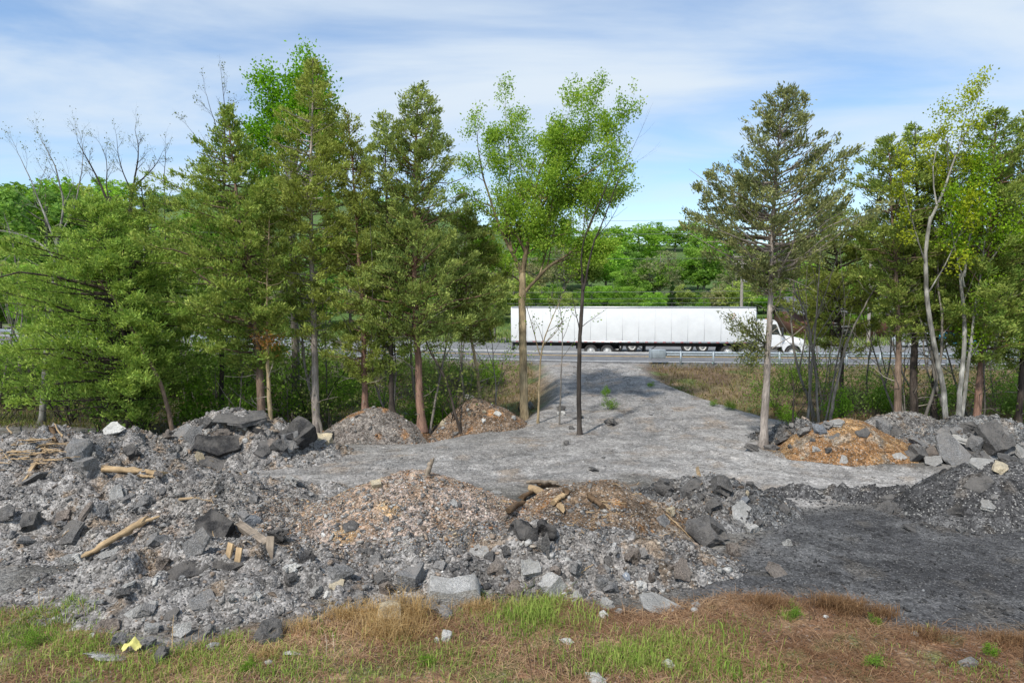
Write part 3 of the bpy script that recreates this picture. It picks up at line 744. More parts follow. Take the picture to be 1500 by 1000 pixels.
t = thing('sign_board', 'low blue sign board on two posts beyond the road at the far right', 'sign', (p[0], p[1], z))
a = Acc(); box(a, -0.9, 0.9, -0.06, 0.06, 0.9, 2.2); bevel(a.build('panel', M['bluesign'], t), 0.03)
for x in (-0.6, 0.6):
    a = Acc(); box(a, x - 0.05, x + 0.05, 0.061, 0.14, 0, 2.1); a.build('post', M['steel'], t)

# brown shed across the road
M['shed'] = paint_mat('brown_metal_siding', (0.13, 0.055, 0.04), 0.7, 0, 0.25, 1.5)
M['shedroof'] = paint_mat('weathered_grey_roof', (0.16, 0.16, 0.165), 0.7, 0.2, 0.25, 1.2)
p = at(1172, 500, 82); z = float(base(p[0], p[1])) - 0.1
t = thing('shed', 'long brown shed with grey roof across the road, behind the right trees', 'shed', (p[0], p[1], z), -0.02)
a = Acc(); box(a, 0, 20, 0, 9, 0, 3.1)
for x in np.arange(0.25, 20, 0.5): box(a, x - 0.03, x + 0.03, -0.03, -0.001, 0.1, 3.05)
w = a.build('wall', M['shed'], t)
a = Acc(); V = [(-0.6, -0.6, 2.95), (20.6, -0.6, 2.95), (20.6, 4.5, 5.0), (-0.6, 4.5, 5.0), (-0.6, 9.6, 2.95), (20.6, 9.6, 2.95)]
a.add(V, [(0, 1, 2, 3), (3, 2, 5, 4)]); V2 = [(x, y, zz - 0.12) for x, y, zz in V]
a.add(V2, [(3, 2, 1, 0), (4, 5, 2, 3)]); a.add([V[0], V[1], V2[1], V2[0]], [(3, 2, 1, 0)])
a.add([(0, 0, 3.1), (0, 9, 3.1), (0, 4.5, 4.85)], [(0, 1, 2)]); a.add([(20, 0, 3.1), (20, 9, 3.1), (20, 4.5, 4.85)], [(0, 2, 1)])
a.build('roof', M['shedroof'], t)
for x in (4.0, 13.5):
    a = Acc(); box(a, x, x + 2.6, -0.07, -0.031, 0.02, 2.6); a.build('door', M['shedroof'], t)
for x in (8.0, 10.4):
    a = Acc(); box(a, x, x + 1.2, -0.06, -0.031, 1.1, 2.2); a.build('window', M['glass'], t)

# utility poles and wires
M['polewood'] = wood_mat('grey_pole_timber', (0.32, 0.29, 0.25))
M['wire'] = paint_mat('wire', (0.16, 0.16, 0.165), 0.5)
M['porcelain'] = paint_mat('grey_insulator', (0.5, 0.5, 0.5), 0.3)
def utility_pole(label, px, Y, top, arms, trans=False):
    p = at(px, 500, Y); z = float(base(p[0], p[1])) - 0.3
    t = thing('utility_pole', label, 'utility pole', (p[0], p[1], z), 0, 'poles along the far side of the road')
    hgt = top - z
    a = Acc(); tube(a, [(0, 0, 0), (0, 0, hgt * 0.5), (0.02, 0, hgt)], [0.19, 0.165, 0.13], 12); a.build('pole', M['polewood'], t)
    for dz, w in arms:
        a = Acc(); box(a, -w, w, -0.20, -0.10, hgt - dz - 0.06, hgt - dz + 0.06)
        o = a.build('crossarm', M['polewood'], t)
        b = Acc()
        for x in (-w + 0.1, -w * 0.4, w * 0.4, w - 0.1): tube(b, [(x, -0.15, hgt - dz + 0.06), (x, -0.15, hgt - dz + 0.14), (x, -0.15, hgt - dz + 0.26)], [0.02, 0.055, 0.03], 8)
        b.build('insulator', M['porcelain'], o)
    if trans:
        b = Acc(); tube(b, [(0.38, -0.05, hgt - 2.9), (0.38, -0.05, hgt - 2.0)], 0.22, 16); b.build('transformer', M['porcelain'], t)
    return (p[0], p[1], z + hgt)
P1 = utility_pole('grey utility pole with two crossarms just behind the semi trailer nose', 1085, 74, 5 + 0.066 * 74, [(0.2, 1.1), (0.95, 1.1)], True)
P2 = utility_pole('tall pale utility pole beyond the road between the lone cedar and the dark trunks', 1272, 70, 5 + 0.12 * 70, [(0.3, 1.2)])
P3 = utility_pole('pale utility pole seen through the cedars on the left', 215, 92, 5 + 0.105 * 92, [(0.25, 1.1)])
def wire(label, A, B, sag, r=0.022):
    a = Acc(); s = np.linspace(0, 1, 40)
    V = A[None] * (1 - s[:, None]) + B[None] * s[:, None]; V[:, 2] -= sag * 4 * s * (1 - s)
    tube(a, V, r, 5, cap=False); o = a.build('power_line', M['wire']); tag(o, label, 'power line', 'power lines across the far trees')
def W(px, py, Y): return at(px, py, Y)
wire('thin top wire crossing the sky above the far treetops', W(200, 318, 92), W(1275, 318, 71), 0.5, 0.02)
wire('thin wire crossing in front of the far treetops, second from the top', W(200, 338, 92), W(1275, 338, 71), 0.5, 0.02)
wire('thin pale wire at mid height in front of the far wood', W(200, 372, 92), W(1086, 378, 74), 0.3, 0.016)
wire('thick cable sagging just above the wires over the trailer roof', W(200, 424, 92), W(1275, 424, 71), 0.35, 0.02)
wire('dark cable between the two other low cables above the trailer roof', W(200, 433, 92), W(1275, 434, 71), 0.35, 0.016)
wire('lowest dark cable, just clear of the trailer roof', W(200, 441, 92), W(1275, 441, 71), 0.3, 0.016)
# ------------------------------------------------------------------ trees
def leaves(a, C, Dir, ln, wd, colA, colB, spread, rs, cl=0.25, lf=0.18, dirn=0.55, up=0.3, mixf=None):
    """one small diamond-shaped blade per row of C"""
    n = len(C)
    if n == 0: return
    P = C + rs.normal(0, 1, (n, 3)) * spread
    d = norm(Dir + rs.normal(0, dirn, (n, 3)) + np.array([0, 0, up]))
    s = norm(np.cross(d, rs.normal(0, 1, (n, 3))))
    l = (rs.uniform(ln[0], ln[1], n) * 0.5)[:, None]; w = (rs.uniform(wd[0], wd[1], n) * 0.5)[:, None]
    V = np.stack([P - d * l, P + s * w, P + d * l, P - s * w], 1).reshape(-1, 3)
    F = np.arange(4 * n).reshape(n, 4)
    if mixf is None: mixf = rs.uniform(0, 1, n)
    c = np.asarray(colA)[None] * (1 - mixf[:, None]) + np.asarray(colB)[None] * mixf[:, None]
    c = c * np.exp(rs.normal(0, lf, (n, 1)))
    a.add(V, F, np.repeat(np.clip(c, 0.003, 0.6), 4, 0))

def resample(P, n):
    P = np.asarray(P, float); s = np.concatenate([[0], np.cumsum(np.linalg.norm(np.diff(P, axis=0), axis=1))])
    u = np.linspace(0, s[-1], n)
    Q = np.stack([np.interp(u, s, P[:, i]) for i in range(3)], 1)
    if len(P) > 2 and n > 6:
        k = np.array([0.25, 0.5, 0.25])
        for _ in range(3):
            Z = Q.copy()
            for i in range(3): Z[1:-1, i] = k[0] * Q[:-2, i] + k[1] * Q[1:-1, i] + k[2] * Q[2:, i]
            Q = Z
    return Q
BARKS = dict(cedar=(0.22, 0.155, 0.115), grey=(0.20, 0.18, 0.155), dark=(0.075, 0.06, 0.05), tan=(0.36, 0.28, 0.17), pale=(0.25, 0.24, 0.215), silver=(0.36, 0.31, 0.27), twig=(0.06, 0.05, 0.043), reddish=(0.25, 0.15, 0.11), dead=(0.42, 0.37, 0.30))

def px_path(pts, D, dd=None):
    Q = []
    for i, (px, py) in enumerate(pts):
        Q.append(at(px, py, D + (dd[i] if dd else 0)))
    Q = np.array(Q)
    Q[0, 2] = float(H(Q[0, 0], Q[0, 1])) - 0.12
    return Q

def cedar(label, D, trunk, prof, nbr=110, cA=(0.05, 0.085, 0.018), cB=(0.10, 0.11, 0.03), group='cedars behind the rubble', r0=0.15, bark='cedar',
          dead=None, ndead=14, seed=1, dens=1.0, gap=0.30, twist=None, name='cedar_tree', extra=None, lean_up=0.35, leafl=(0.08, 0.18), leafw=(0.034, 0.06)):
    rs = np.random.default_rng(seed * 101 + 5)
    s = D / 1000.0
    Q = resample(px_path(trunk, D), 40)
    Q[3:, :2] += np.cumsum(rs.normal(0, 0.010, (37, 2)), 0)
    b0 = Q[0].copy(); b0[2] += 0.12
    t = thing(name, label, 'tree', tuple(b0), 0, group)
    zt = Q[-1, 2]; zz = Q[:, 2]
    rad = r0 * (1 - 0.93 * (np.linspace(0, 1, 40)) ** 0.9) + 0.008
    rad[0] *= 1.5; rad[1] *= 1.2
    bc = np.array(BARKS[bark]); ac = Acc()
    tube(ac, Q, rad, 10, np.clip(bc * np.exp(rs.normal(0, 0.12, (40, 1))), 0, 0.8), rough=0.06)
    pz = np.array([at(750, p[0], D)[2] for p in prof])[::-1]
    pl = np.array([p[1] for p in prof])[::-1] * s * 1.08; pr = np.array([p[2] for p in prof])[::-1] * s * 1.08
    br = ac; lv = Acc()
    CC, DD, MM = [], [], []
    zlo, zhi = pz[0], pz[-1]
    nbr = int(nbr * 1.25)
    for i in range(nbr):
        z0 = zlo + (zhi - zlo) * ((i + rs.uniform(0, 1)) / nbr) ** 0.95
        az = i * 2.39996 + rs.normal(0, 0.5)
        ca, sa = math.cos(az), math.sin(az)
        Lr, Rr = np.interp(z0, pz, pl), np.interp(z0, pz, pr)
        ext = (Rr if ca > 0 else Lr) * abs(ca) + 0.42 * (Lr + Rr) * abs(sa)
        Lb = ext * rs.uniform(0.5, 1.1) * (0.65 if rs.random() < 0.25 else 1)
        if Lb < 0.05: Lb = 0.05
        g = vnoise(az * 1.1 + seed * 7.3, z0 * 0.9, seed)
        up = lean_up * rs.uniform(0.4, 1.5) * (0.5 + 0.9 * (z0 - zlo) / (zhi - zlo + 1e-6))
        zs = z0 - up * Lb * 0.8
        k = np.interp(zs, zz, np.arange(40)); k0 = int(k)
        st = Q[min(k0, 39)] + (Q[min(k0 + 1, 39)] - Q[min(k0, 39)]) * (k - k0)
        u = np.linspace(0, 1, 6)[:, None]
        hd = np.array([ca, sa, 0])
        P = st + hd * Lb * u + np.array([0, 0, 1]) * (up * Lb * (u ** 1.3)) + np.concatenate([np.zeros((1, 3)), np.cumsum(rs.normal(0, 0.035 * max(Lb, .3), (5, 3)), 0)])
        tube(br, P, np.linspace(0.012 + 0.012 * Lb, 0.005, 6), 4, bc * rs.uniform(0.6, 1.1), cap=False)
        if g < gap + 0.06: continue
        nc = int(max(4, Lb / 0.085) * dens * rs.uniform(0.8, 1.25))
        uu = rs.uniform(0.12, 1.05, nc) ** 0.75
        c = np.stack([np.interp(uu, u[:, 0], P[:, q]) for q in range(3)], 1)
        side = np.array([-sa, ca, 0])
        sg = rs.choice([-1.0, 1.0], nc)[:, None]
        cd = norm(hd[None] * rs.uniform(0.3, 1.0, (nc, 1)) + side[None] * sg * rs.uniform(0.2, 1.1, (nc, 1)) + np.array([0, 0, 1]) * rs.normal(0.32, 0.38, (nc, 1)))
        bl = ((0.20 + 0.42 * Lb * (1.08 - uu)) * rs.uniform(0.55, 1.15, nc))[:, None, None]
        nl = 17
        mm = np.clip(0.5 + rs.normal(0, 0.33, nc) + 0.25 * (uu - 0.6), 0, 1)
        tt = rs.uniform(0, 1, (nc, nl)) ** 0.7
        CC.append((c[:, None, :] + cd[:, None, :] * tt[..., None] * bl).reshape(-1, 3)); DD.append(np.repeat(cd, nl, 0)); MM.append(np.repeat(mm, nl))
    CC = np.concatenate(CC); DD = np.concatenate(DD); MM = np.concatenate(MM)
    leaves(lv, CC, DD, leafl, leafw, cA, cB, 0.06, rs, dirn=0.42, mixf=np.clip(MM + rs.normal(0, 0.12, len(MM)), 0, 1), lf=0.22, up=0.45)
    if dead:
        za, zb = at(750, dead[1], D)[2], at(750, dead[0], D)[2]
        for i in range(ndead):
            z0 = rs.uniform(za, zb); az = rs.uniform(0, 6.28)
            k = int(np.clip(np.interp(z0, zz, np.arange(40)), 0, 39)); Lb = rs.uniform(0.3, 1.5) * (dead[2] if len(dead) > 2 else 1)
            e = rs.uniform(0.0, 0.7)
            d = norm(np.array([math.cos(az), math.sin(az), e])); P = [Q[k]]
            for q in range(5): d = norm(d + rs.normal(0, 0.16, 3)); P.append(P[-1] + d * Lb / 5)
            cc = np.array(BARKS['dead']) * rs.uniform(0.45, 1.0)
            tube(br, P, np.linspace(0.022, 0.006, 6), 4, cc, cap=False)
            for q in range(2):
                d2 = norm(d + rs.normal(0, 0.6, 3)); tube(br, [P[3], P[3] + d2 * Lb * 0.22, P[3] + d2 * Lb * 0.4 + [0, 0, .03]], [0.008, 0.006, 0.003], 3, cc, cap=False)
    if extra:
        extra(br, lv, rs)
    br.build('trunk', M['bark'], t, b0, smooth=True)
    lv.build('crown', M['needle'], t, b0)
    return t

def grow(a, p, d, Lg, r, depth, cfg, tips, rs, col):
    n = max(3, int(Lg / cfg.get('seg', 0.35)))
    P = [np.asarray(p, float)]; dd = np.asarray(d, float)
    for i in range(n):
        dd = norm(dd + rs.normal(0, cfg['wob'], 3) + np.array([0, 0, cfg['trop']])); P.append(P[-1] + dd * Lg / n)
    rad = np.linspace(r, r * 0.42, n + 1)
    tube(a, P, rad, 7 if r > 0.07 else 5 if r > 0.025 else 3, np.array(col) * rs.uniform(0.8, 1.15), cap=False)
    branch_off(a, P, rad, Lg, depth, cfg, tips, rs, col)
def branch_off(a, P, rad, Lg, depth, cfg, tips, rs, col, u0=0.3, k=None):
    n = len(P) - 1
    if depth <= 0:
        tips.append(np.asarray(P[1:])); return
    k = k or cfg['k'][depth - 1]
    for j in range(k):
        u = u0 + (1 - u0) * (j + rs.uniform(0, 1)) / k
        i = min(n, max(1, int(round(u * n)))); bd = norm(P[i] - P[i - 1])
        q = norm(np.cross(bd, rs.normal(0, 1, 3))); an = R(rs.uniform(*cfg['ang']))
        dd = bd * math.cos(an) + q * math.sin(an)
        grow(a, P[i], dd, Lg * rs.uniform(0.42, 0.72) * (1.15 - 0.4 * u), rad[i] * rs.uniform(0.5, 0.7), depth - 1, cfg, tips, rs, col)
    grow(a, P[n], norm(P[n] - P[n - 1]), Lg * rs.uniform(0.45, 0.65), rad[n] * 0.95, depth - 1, cfg, tips, rs, col)

def tip_leaves(lv, tips, per, ln, wd, cA, cB, spread, rs, keep=1.0, droop=0.0):
    CC, DD, MM = [], [], []
    for P in tips:
        if rs.random() > keep: continue
        m = np.clip(rs.normal(0.5, 0.3), 0, 1)
        k = max(1, int(per * rs.uniform(0.5, 1.5)))
        i = rs.integers(0, len(P), k)
        CC.append(P[i]); DD.append(np.tile(norm(P[-1] - P[0]), (k, 1))); MM.append(np.full(k, m))
    if CC:
        MM = np.concatenate(MM)
        leaves(lv, np.concatenate(CC), np.concatenate(DD), ln, wd, cA, cB, spread, rs, mixf=np.clip(MM + rs.normal(0, .15, len(MM)), 0, 1), dirn=0.9, up=-droop)

def broadleaf(label, D, limbs, cfg, cA, cB, name='broadleaf_tree', group=None, bark='grey', per=14, ln=(0.07, 0.14), wd=(0.05, 0.09), spread=0.13, keep=1.0, seed=1, depth=3, r0=0.17, trunk_r=None, sides=10, mossy=0, extra=None, offs=None):
    """limbs[0] is the trunk; every limb: (pixel path, start radius, end radius, depth offsets or None, side branches)"""
    rs = np.random.default_rng(seed * 77 + 3)
    tips = []; brs = []; lv = Acc(); tk = Acc()
    col = np.array(BARKS[bark])
    first = None
    for i, (pts, ra, rb, dd, kids_) in enumerate(limbs):
        P = np.array([at(px, py, D + (dd[q] if dd else 0)) for q, (px, py) in enumerate(pts)])
        if i == 0: P[0, 2] = float(H(P[0, 0], P[0, 1])) - 0.12; first = P[0].copy(); first[2] += 0.12
        n = max(8, int(np.linalg.norm(P[-1] - P[0]) / 0.22)); Q = resample(P, n)
        Q[1:] += np.cumsum(rs.normal(0, 0.008, (n - 1, 3)), 0)
        rad = np.linspace(ra, rb, n)
        if i == 0: rad[0] *= 1.4; rad[1] *= 1.15
        cc = np.clip(col * np.exp(rs.normal(0, 0.28 if bark == 'pale' else 0.15, (n, 1))), 0, 0.8)
        br = tk if i == 0 and not kids_ else Acc()
        if br is not tk: brs.append(br)
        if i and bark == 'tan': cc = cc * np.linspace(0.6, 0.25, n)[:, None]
        tube(tk if i == 0 else br, Q, rad, sides if ra > 0.05 else 6, cc, rough=0.05)
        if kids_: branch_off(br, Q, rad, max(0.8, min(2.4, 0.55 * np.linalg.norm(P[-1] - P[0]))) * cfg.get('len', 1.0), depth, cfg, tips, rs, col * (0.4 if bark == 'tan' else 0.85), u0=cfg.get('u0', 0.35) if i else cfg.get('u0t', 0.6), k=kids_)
    t = thing(name, label, 'tree', tuple(first), 0, group)
    tk.build('trunk', M['bark'], t, first, smooth=True)
    for br in brs:
        if br.n: br.build('limb', M['bark'], t, first)
    if per: tip_leaves(lv, tips, per, ln, wd, cA, cB, spread, rs, keep)
    if extra: extra(lv, rs)
    if lv.n: lv.build('crown', M['leaf'], t, first)
    return t

OLIVE, OLIVE2 = (0.165, 0.24, 0.055), (0.36, 0.42, 0.105)
GRN, GRN2 = (0.16, 0.265, 0.055), (0.34, 0.44, 0.10)
RUST, RUST2 = (0.22, 0.255, 0.06), (0.40, 0.385, 0.11)
# --- left group, read from left to right
cedar('wide bushy green cedar with low sweeping boughs at the far left', 26.0, [(188, 620), (186, 540), (178, 470), (165, 400), (150, 330), (140, 292)],
      [(285, 4, 4), (310, 32, 40), (360, 90, 70), (420, 150, 70), (480, 175, 60), (540, 150, 65), (590, 90, 45), (612, 40, 20)], 190, GRN, GRN2, seed=1, r0=0.17, bark='dark', gap=0.22, lean_up=0.15)
cedar('small green cedar whose round top shows below the bare trees', 28.5, [(214, 618), (214, 540), (216, 460), (214, 380), (208, 300), (205, 268)],
      [(266, 3, 3), (295, 28, 28), (340, 45, 40), (400, 60, 60), (470, 60, 60), (540, 55, 55), (600, 30, 30)], 110, GRN, OLIVE2, seed=2, r0=0.13, bark='dark', gap=0.3, dead=(420, 600))
cedar('broad dense green cedar with a twin trunk behind the dark capping slab', 26.2, [(384, 612), (380, 540), (374, 460), (365, 380), (350, 290), (342, 210), (337, 160)],
      [(158, 3, 3), (185, 16, 16), (215, 45, 30), (260, 72, 40), (320, 105, 55), (390, 125, 60), (460, 100, 50), (510, 60, 34), (545, 24, 20)], 200, GRN, OLIVE2, seed=3, r0=0.17, gap=0.22, dead=(470, 600), lean_up=0.25, leafw=(0.036, 0.064))
cedar('slim tan stemmed cedar with a rusty dead spray beside the twin trunk', 25.4, [(397, 610), (394, 540), (392, 460), (394, 380), (398, 300)],
      [(290, 3, 3), (330, 22, 26), (400, 35, 35), (460, 30, 30), (500, 14, 14)], 60, OLIVE, OLIVE2, seed=4, r0=0.085, bark='tan', dead=(430, 590, 0.7),
      extra=lambda br, lv, rs: leaves(lv, at(393, 497, 25.2) + rs.normal(0, 1, (420, 3)) * np.array([0.24, 0.2, 0.26]), np.tile([0.3, 0, -0.5], (420, 1)), (0.08, 0.18), (0.02, 0.04), (0.36, 0.17, 0.04), (0.45, 0.25, 0.08), 0.03, rs))
cedar('tall brownish olive cedar with a silvery split trunk', 26.6, [(463, 606), (461, 520), (459, 430), (457, 330), (457, 230), (459, 130), (459, 88)],
      [(84, 3, 3), (110, 12, 16), (150, 30, 32), (210, 48, 45), (280, 58, 55), (350, 62, 60), (420, 55, 50), (470, 40, 30), (500, 14, 14)], 170, RUST, OLIVE2, seed=5, r0=0.155, bark='silver', dead=(440, 600), gap=0.3)
cedar('olive cedar with a thin dark trunk between the silvery and reddish trunks', 26.5, [(535, 598), (532, 520), (528, 430), (522, 330), (514, 230), (508, 168)],
      [(164, 3, 3), (190, 18, 18), (240, 32, 34), (310, 44, 50), (380, 50, 50), (450, 46, 46), (520, 40, 40), (560, 20, 20)], 140, RUST, OLIVE2, seed=6, r0=0.12, bark='reddish', dead=(430, 590), gap=0.3)
cedar('pointed dark cedar with a leaning reddish trunk beside the two dirt mounds', 26.4, [(618, 612), (612, 530), (607, 440), (606, 340), (608, 240), (611, 160), (611, 128)],
      [(124, 3, 3), (150, 20, 24), (200, 42, 42), (250, 52, 55), (300, 58, 62), (360, 66, 78), (410, 70, 100), (460, 60, 105), (500, 30, 60)], 200, (0.14, 0.20, 0.06), (0.32, 0.37, 0.105), seed=7, r0=0.16, bark='reddish', dead=(430, 600, 1.1), gap=0.28, lean_up=0.5)
cedar('small twin tip cedar growing against the pointed dark cedar', 26.4, [(574, 600), (572, 520), (570, 420), (566, 300), (560, 190), (558, 168)],
      [(164, 3, 3), (190, 16, 14), (230, 28, 22), (300, 34, 30), (400, 40, 36), (500, 34, 34), (550, 20, 20)], 100, OLIVE, OLIVE2, seed=8, r0=0.10, bark='dark', gap=0.3)
cedar('short cedar with a bare tan stem behind the brown dirt mound', 29.0, [(706, 592), (699, 540), (688, 480), (684, 420), (682, 350), (684, 310)],
      [(305, 5, 5), (340, 30, 28), (380, 45, 50), (420, 45, 62), (465, 36, 58), (500, 18, 30)], 110, (0.14, 0.20, 0.05), (0.31, 0.34, 0.09), seed=9, r0=0.085, bark='tan', gap=0.25, dead=(470, 560, 0.8))
# leaning stems
def lean_stem(label, D, pts, r, bark='dark', seed=1, group='leaning dead stems', cat='tree', name='leaning_tree', twigs=10):
    rs = np.random.default_rng(seed + 900)
    Q = resample(px_path(pts, D), 24); Q[2:] += np.cumsum(rs.normal(0, 0.012, (22, 3)), 0)
    b0 = Q[0].copy(); t = thing(name, label, cat, tuple(b0), 0, group)
    ac = Acc(); tube(ac, Q, np.linspace(r, r * 0.25, 24), 8, np.array(BARKS[bark]), rough=0.07)
    br = ac
    for i in range(twigs):
        k = rs.integers(8, 24); d = norm(rs.normal(0, 1, 3) + [0, 0, 0.5]); Lb = rs.uniform(0.3, 1.0)
        P = [Q[k]]
        for q in range(4): d = norm(d + rs.normal(0, 0.2, 3)); P.append(P[-1] + d * Lb / 4)
        tube(br, P, np.linspace(r * 0.2, 0.004, 5), 4, np.array(BARKS[bark]) * 1.2, cap=False)
    br.build('trunk', M['bark'], t, b0, smooth=True)
lean_stem('dark leaning stem crossing in front of the bushy left cedar', 25.2, [(256, 612), (236, 560), (212, 520), (190, 475), (172, 440), (140, 405)], 0.085, 'cedar', 1)
lean_stem('crooked dark stem rising towards the pale pole on the left', 27.0, [(196, 600), (188, 540), (190, 450), (185, 410), (204, 375), (232, 345)], 0.10, 'dark', 2)
lean_stem('thin dead stem slanting up beside the reddish cedar trunk', 26.0, [(676, 590), (650, 548), (630, 520), (612, 470), (596, 430)], 0.06, 'dark', 3)
lean_stem('grey dead stem slanting right between the lone cedar and the dark trunks', 27.0, [(1214, 612), (1228, 550), (1240, 500), (1256, 460), (1278, 420), (1302, 392)], 0.07, 'grey', 4)

# the yellow green oak in the middle
OAKC = dict(wob=0.10, trop=0.05, k=[4, 4, 4], ang=(30, 72), len=0.86, u0=0.12, u0t=0.75)
YG, YG2 = (0.23, 0.39, 0.05), (0.40, 0.57, 0.09)
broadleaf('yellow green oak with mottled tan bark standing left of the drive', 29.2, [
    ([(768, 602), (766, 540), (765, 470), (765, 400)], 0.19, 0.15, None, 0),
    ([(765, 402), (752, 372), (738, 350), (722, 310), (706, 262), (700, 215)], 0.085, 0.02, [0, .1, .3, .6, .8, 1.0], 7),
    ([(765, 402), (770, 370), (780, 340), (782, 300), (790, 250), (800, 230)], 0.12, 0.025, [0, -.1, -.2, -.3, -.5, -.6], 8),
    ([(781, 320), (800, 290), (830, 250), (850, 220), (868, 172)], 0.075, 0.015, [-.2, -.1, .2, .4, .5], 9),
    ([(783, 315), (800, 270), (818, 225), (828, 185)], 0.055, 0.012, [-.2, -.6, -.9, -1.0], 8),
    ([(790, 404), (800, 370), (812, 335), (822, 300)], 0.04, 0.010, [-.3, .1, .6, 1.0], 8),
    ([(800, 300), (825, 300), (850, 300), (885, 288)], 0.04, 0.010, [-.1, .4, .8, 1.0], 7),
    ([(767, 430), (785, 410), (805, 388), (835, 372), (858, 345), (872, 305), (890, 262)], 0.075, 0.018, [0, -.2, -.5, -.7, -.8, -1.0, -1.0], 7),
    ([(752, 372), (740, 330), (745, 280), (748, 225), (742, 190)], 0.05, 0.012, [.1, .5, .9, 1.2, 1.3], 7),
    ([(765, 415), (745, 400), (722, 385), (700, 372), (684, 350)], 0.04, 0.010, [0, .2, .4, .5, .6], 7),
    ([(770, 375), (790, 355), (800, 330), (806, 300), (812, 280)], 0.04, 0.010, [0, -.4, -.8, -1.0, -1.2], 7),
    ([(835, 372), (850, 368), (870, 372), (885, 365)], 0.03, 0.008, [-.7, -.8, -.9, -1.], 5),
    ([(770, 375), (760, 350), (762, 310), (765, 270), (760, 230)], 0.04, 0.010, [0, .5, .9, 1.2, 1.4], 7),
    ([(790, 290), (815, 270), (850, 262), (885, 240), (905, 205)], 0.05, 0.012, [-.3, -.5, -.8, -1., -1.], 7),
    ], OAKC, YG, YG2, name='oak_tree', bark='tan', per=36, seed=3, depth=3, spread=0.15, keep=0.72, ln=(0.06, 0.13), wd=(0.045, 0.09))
# thin tree in front of the truck
THIN = dict(wob=0.12, trop=0.06, k=[3, 3, 3], ang=(22, 50), len=0.9, u0=0.35, u0t=0.55)
broadleaf('thin dark tree standing alone on the gravel in front of the truck', 25.2, [
    ([(849, 637), (848, 560), (851, 480), (855, 420), (853, 402)], 0.095, 0.06, None, 0),
    ([(855, 425), (862, 390), (872, 350), (886, 320), (905, 265), (928, 215)], 0.045, 0.007, [0, .1, .2, .1, 0, 0], 7),
    ([(854, 412), (850, 380), (862, 330), (884, 290), (900, 240)], 0.035, 0.007, [0, -.2, -.3, -.3, -.4], 5),
    ([(850, 490), (846, 470), (842, 450), (838, 432)], 0.022, 0.008, [0, -.1, -.2, -.2], 2),
    ([(851, 480), (862, 470), (876, 462), (885, 455)], 0.014, 0.005, [0, -.1, -.2, -.2], 2),
    ], THIN, YG, YG2, name='young_tree', bark='twig', per=7, seed=5, depth=2, spread=0.12, keep=0.16, ln=(0.06, 0.12))
# slim trees left of the drive
broadleaf('slim tan sapling with leafy ends right of the oak trunk', 27.3, [([(788, 598), (790, 550), (793, 510), (802, 480), (820, 440)], 0.055, 0.012, None, 6), ([(791, 520), (782, 490), (775, 462), (770, 445)], 0.025, 0.008, None, 4), ([(794, 505), (815, 490), (826, 472), (828, 460)], 0.02, 0.006, None, 4)], THIN, (0.10, 0.17, 0.025), (0.18, 0.28, 0.04), name='sapling', group='saplings', bark='tan', per=9, seed=6, depth=1, ln=(0.06, 0.11))
broadleaf('thin grey sapling leaning over the edge of the drive', 27.0, [([(820, 602), (822, 560), (824, 510), (822, 470), (818, 440)], 0.038, 0.010, None, 6)], THIN, (0.10, 0.17, 0.025), (0.18, 0.28, 0.04), name='sapling', group='saplings', bark='grey', per=7, seed=7, depth=1, ln=(0.06, 0.11))
# tall bright tree behind the cedars
BIG = dict(wob=0.10, trop=0.04, k=[4, 5, 4], ang=(25, 60), len=0.55, u0=0.3, u0t=0.5)
BG, BG2 = (0.10, 0.22, 0.02), (0.19, 0.36, 0.035)
broadleaf('tall vivid green tree rising behind the cedars, highest of the left trees', 31.0, [
    ([(432, 590), (432, 480), (430, 380), (428, 300), (430, 230)], 0.2, 0.12, None, 0),
    ([(430, 260), (438, 200), (440, 160), (440, 120), (442, 105)], 0.10, 0.012, [0, 0, .1, .2, .2], 12),
    ([(429, 290), (415, 230), (402, 180), (394, 150), (392, 132)], 0.08, 0.012, [0, .1, .2, .3, .3], 10),
    ([(430, 260), (450, 220), (466, 180), (470, 150), (468, 135)], 0.07, 0.012, [0, -.2, -.3, -.4, -.4], 9),
    ([(430, 320), (405, 280), (385, 240), (375, 210)], 0.07, 0.012, [0, .3, .5, .6], 8),
    ([(430, 320), (460, 290), (480, 250), (485, 200)], 0.07, 0.012, [0, .3, .5, .6], 8)],
    BIG, BG, BG2, bark='grey', per=75, seed=8, depth=2, spread=0.28, ln=(0.09, 0.17), wd=(0.065, 0.12))
# bare trees behind
BARE = dict(wob=0.13, trop=0.04, k=[4, 4, 4], ang=(20, 52), len=0.7, u0=0.25, u0t=0.5)
bt = dict(cA=(0.12, 0.15, 0.04), cB=(0.2, 0.22, 0.08), name='bare_tree', bark='twig', per=2, keep=0.4, spread=0.05, ln=(0.05, 0.1), wd=(0.03, 0.06), depth=3, group='bare trees behind the left cedars')
broadleaf('bare forked tree with a spreading black twig crown above the left cedar', 34.0, [([(176, 560), (174, 440), (168, 340), (160, 290)], 0.17, 0.10, None, 0), ([(160, 300), (145, 265), (125, 230), (112, 205)], 0.06, 0.012, None, 6), ([(164, 310), (155, 270), (160, 240), (150, 215)], 0.04, 0.010, None, 4)], BARE, seed=11, **bt)
broadleaf('bare tree with a fan of dark twigs just right of its twin', 36.0, [([(192, 560), (190, 440), (188, 350), (192, 290), (196, 270)], 0.17, 0.085, None, 0), ([(194, 280), (200, 250), (204, 220), (198, 190)], 0.055, 0.010, None, 6), ([(195, 275), (215, 255), (230, 240), (236, 226)], 0.05, 0.010, None, 5), ([(194, 285), (180, 255), (172, 230), (170, 205)], 0.04, 0.010, None, 5)], BARE, seed=12, **bt)
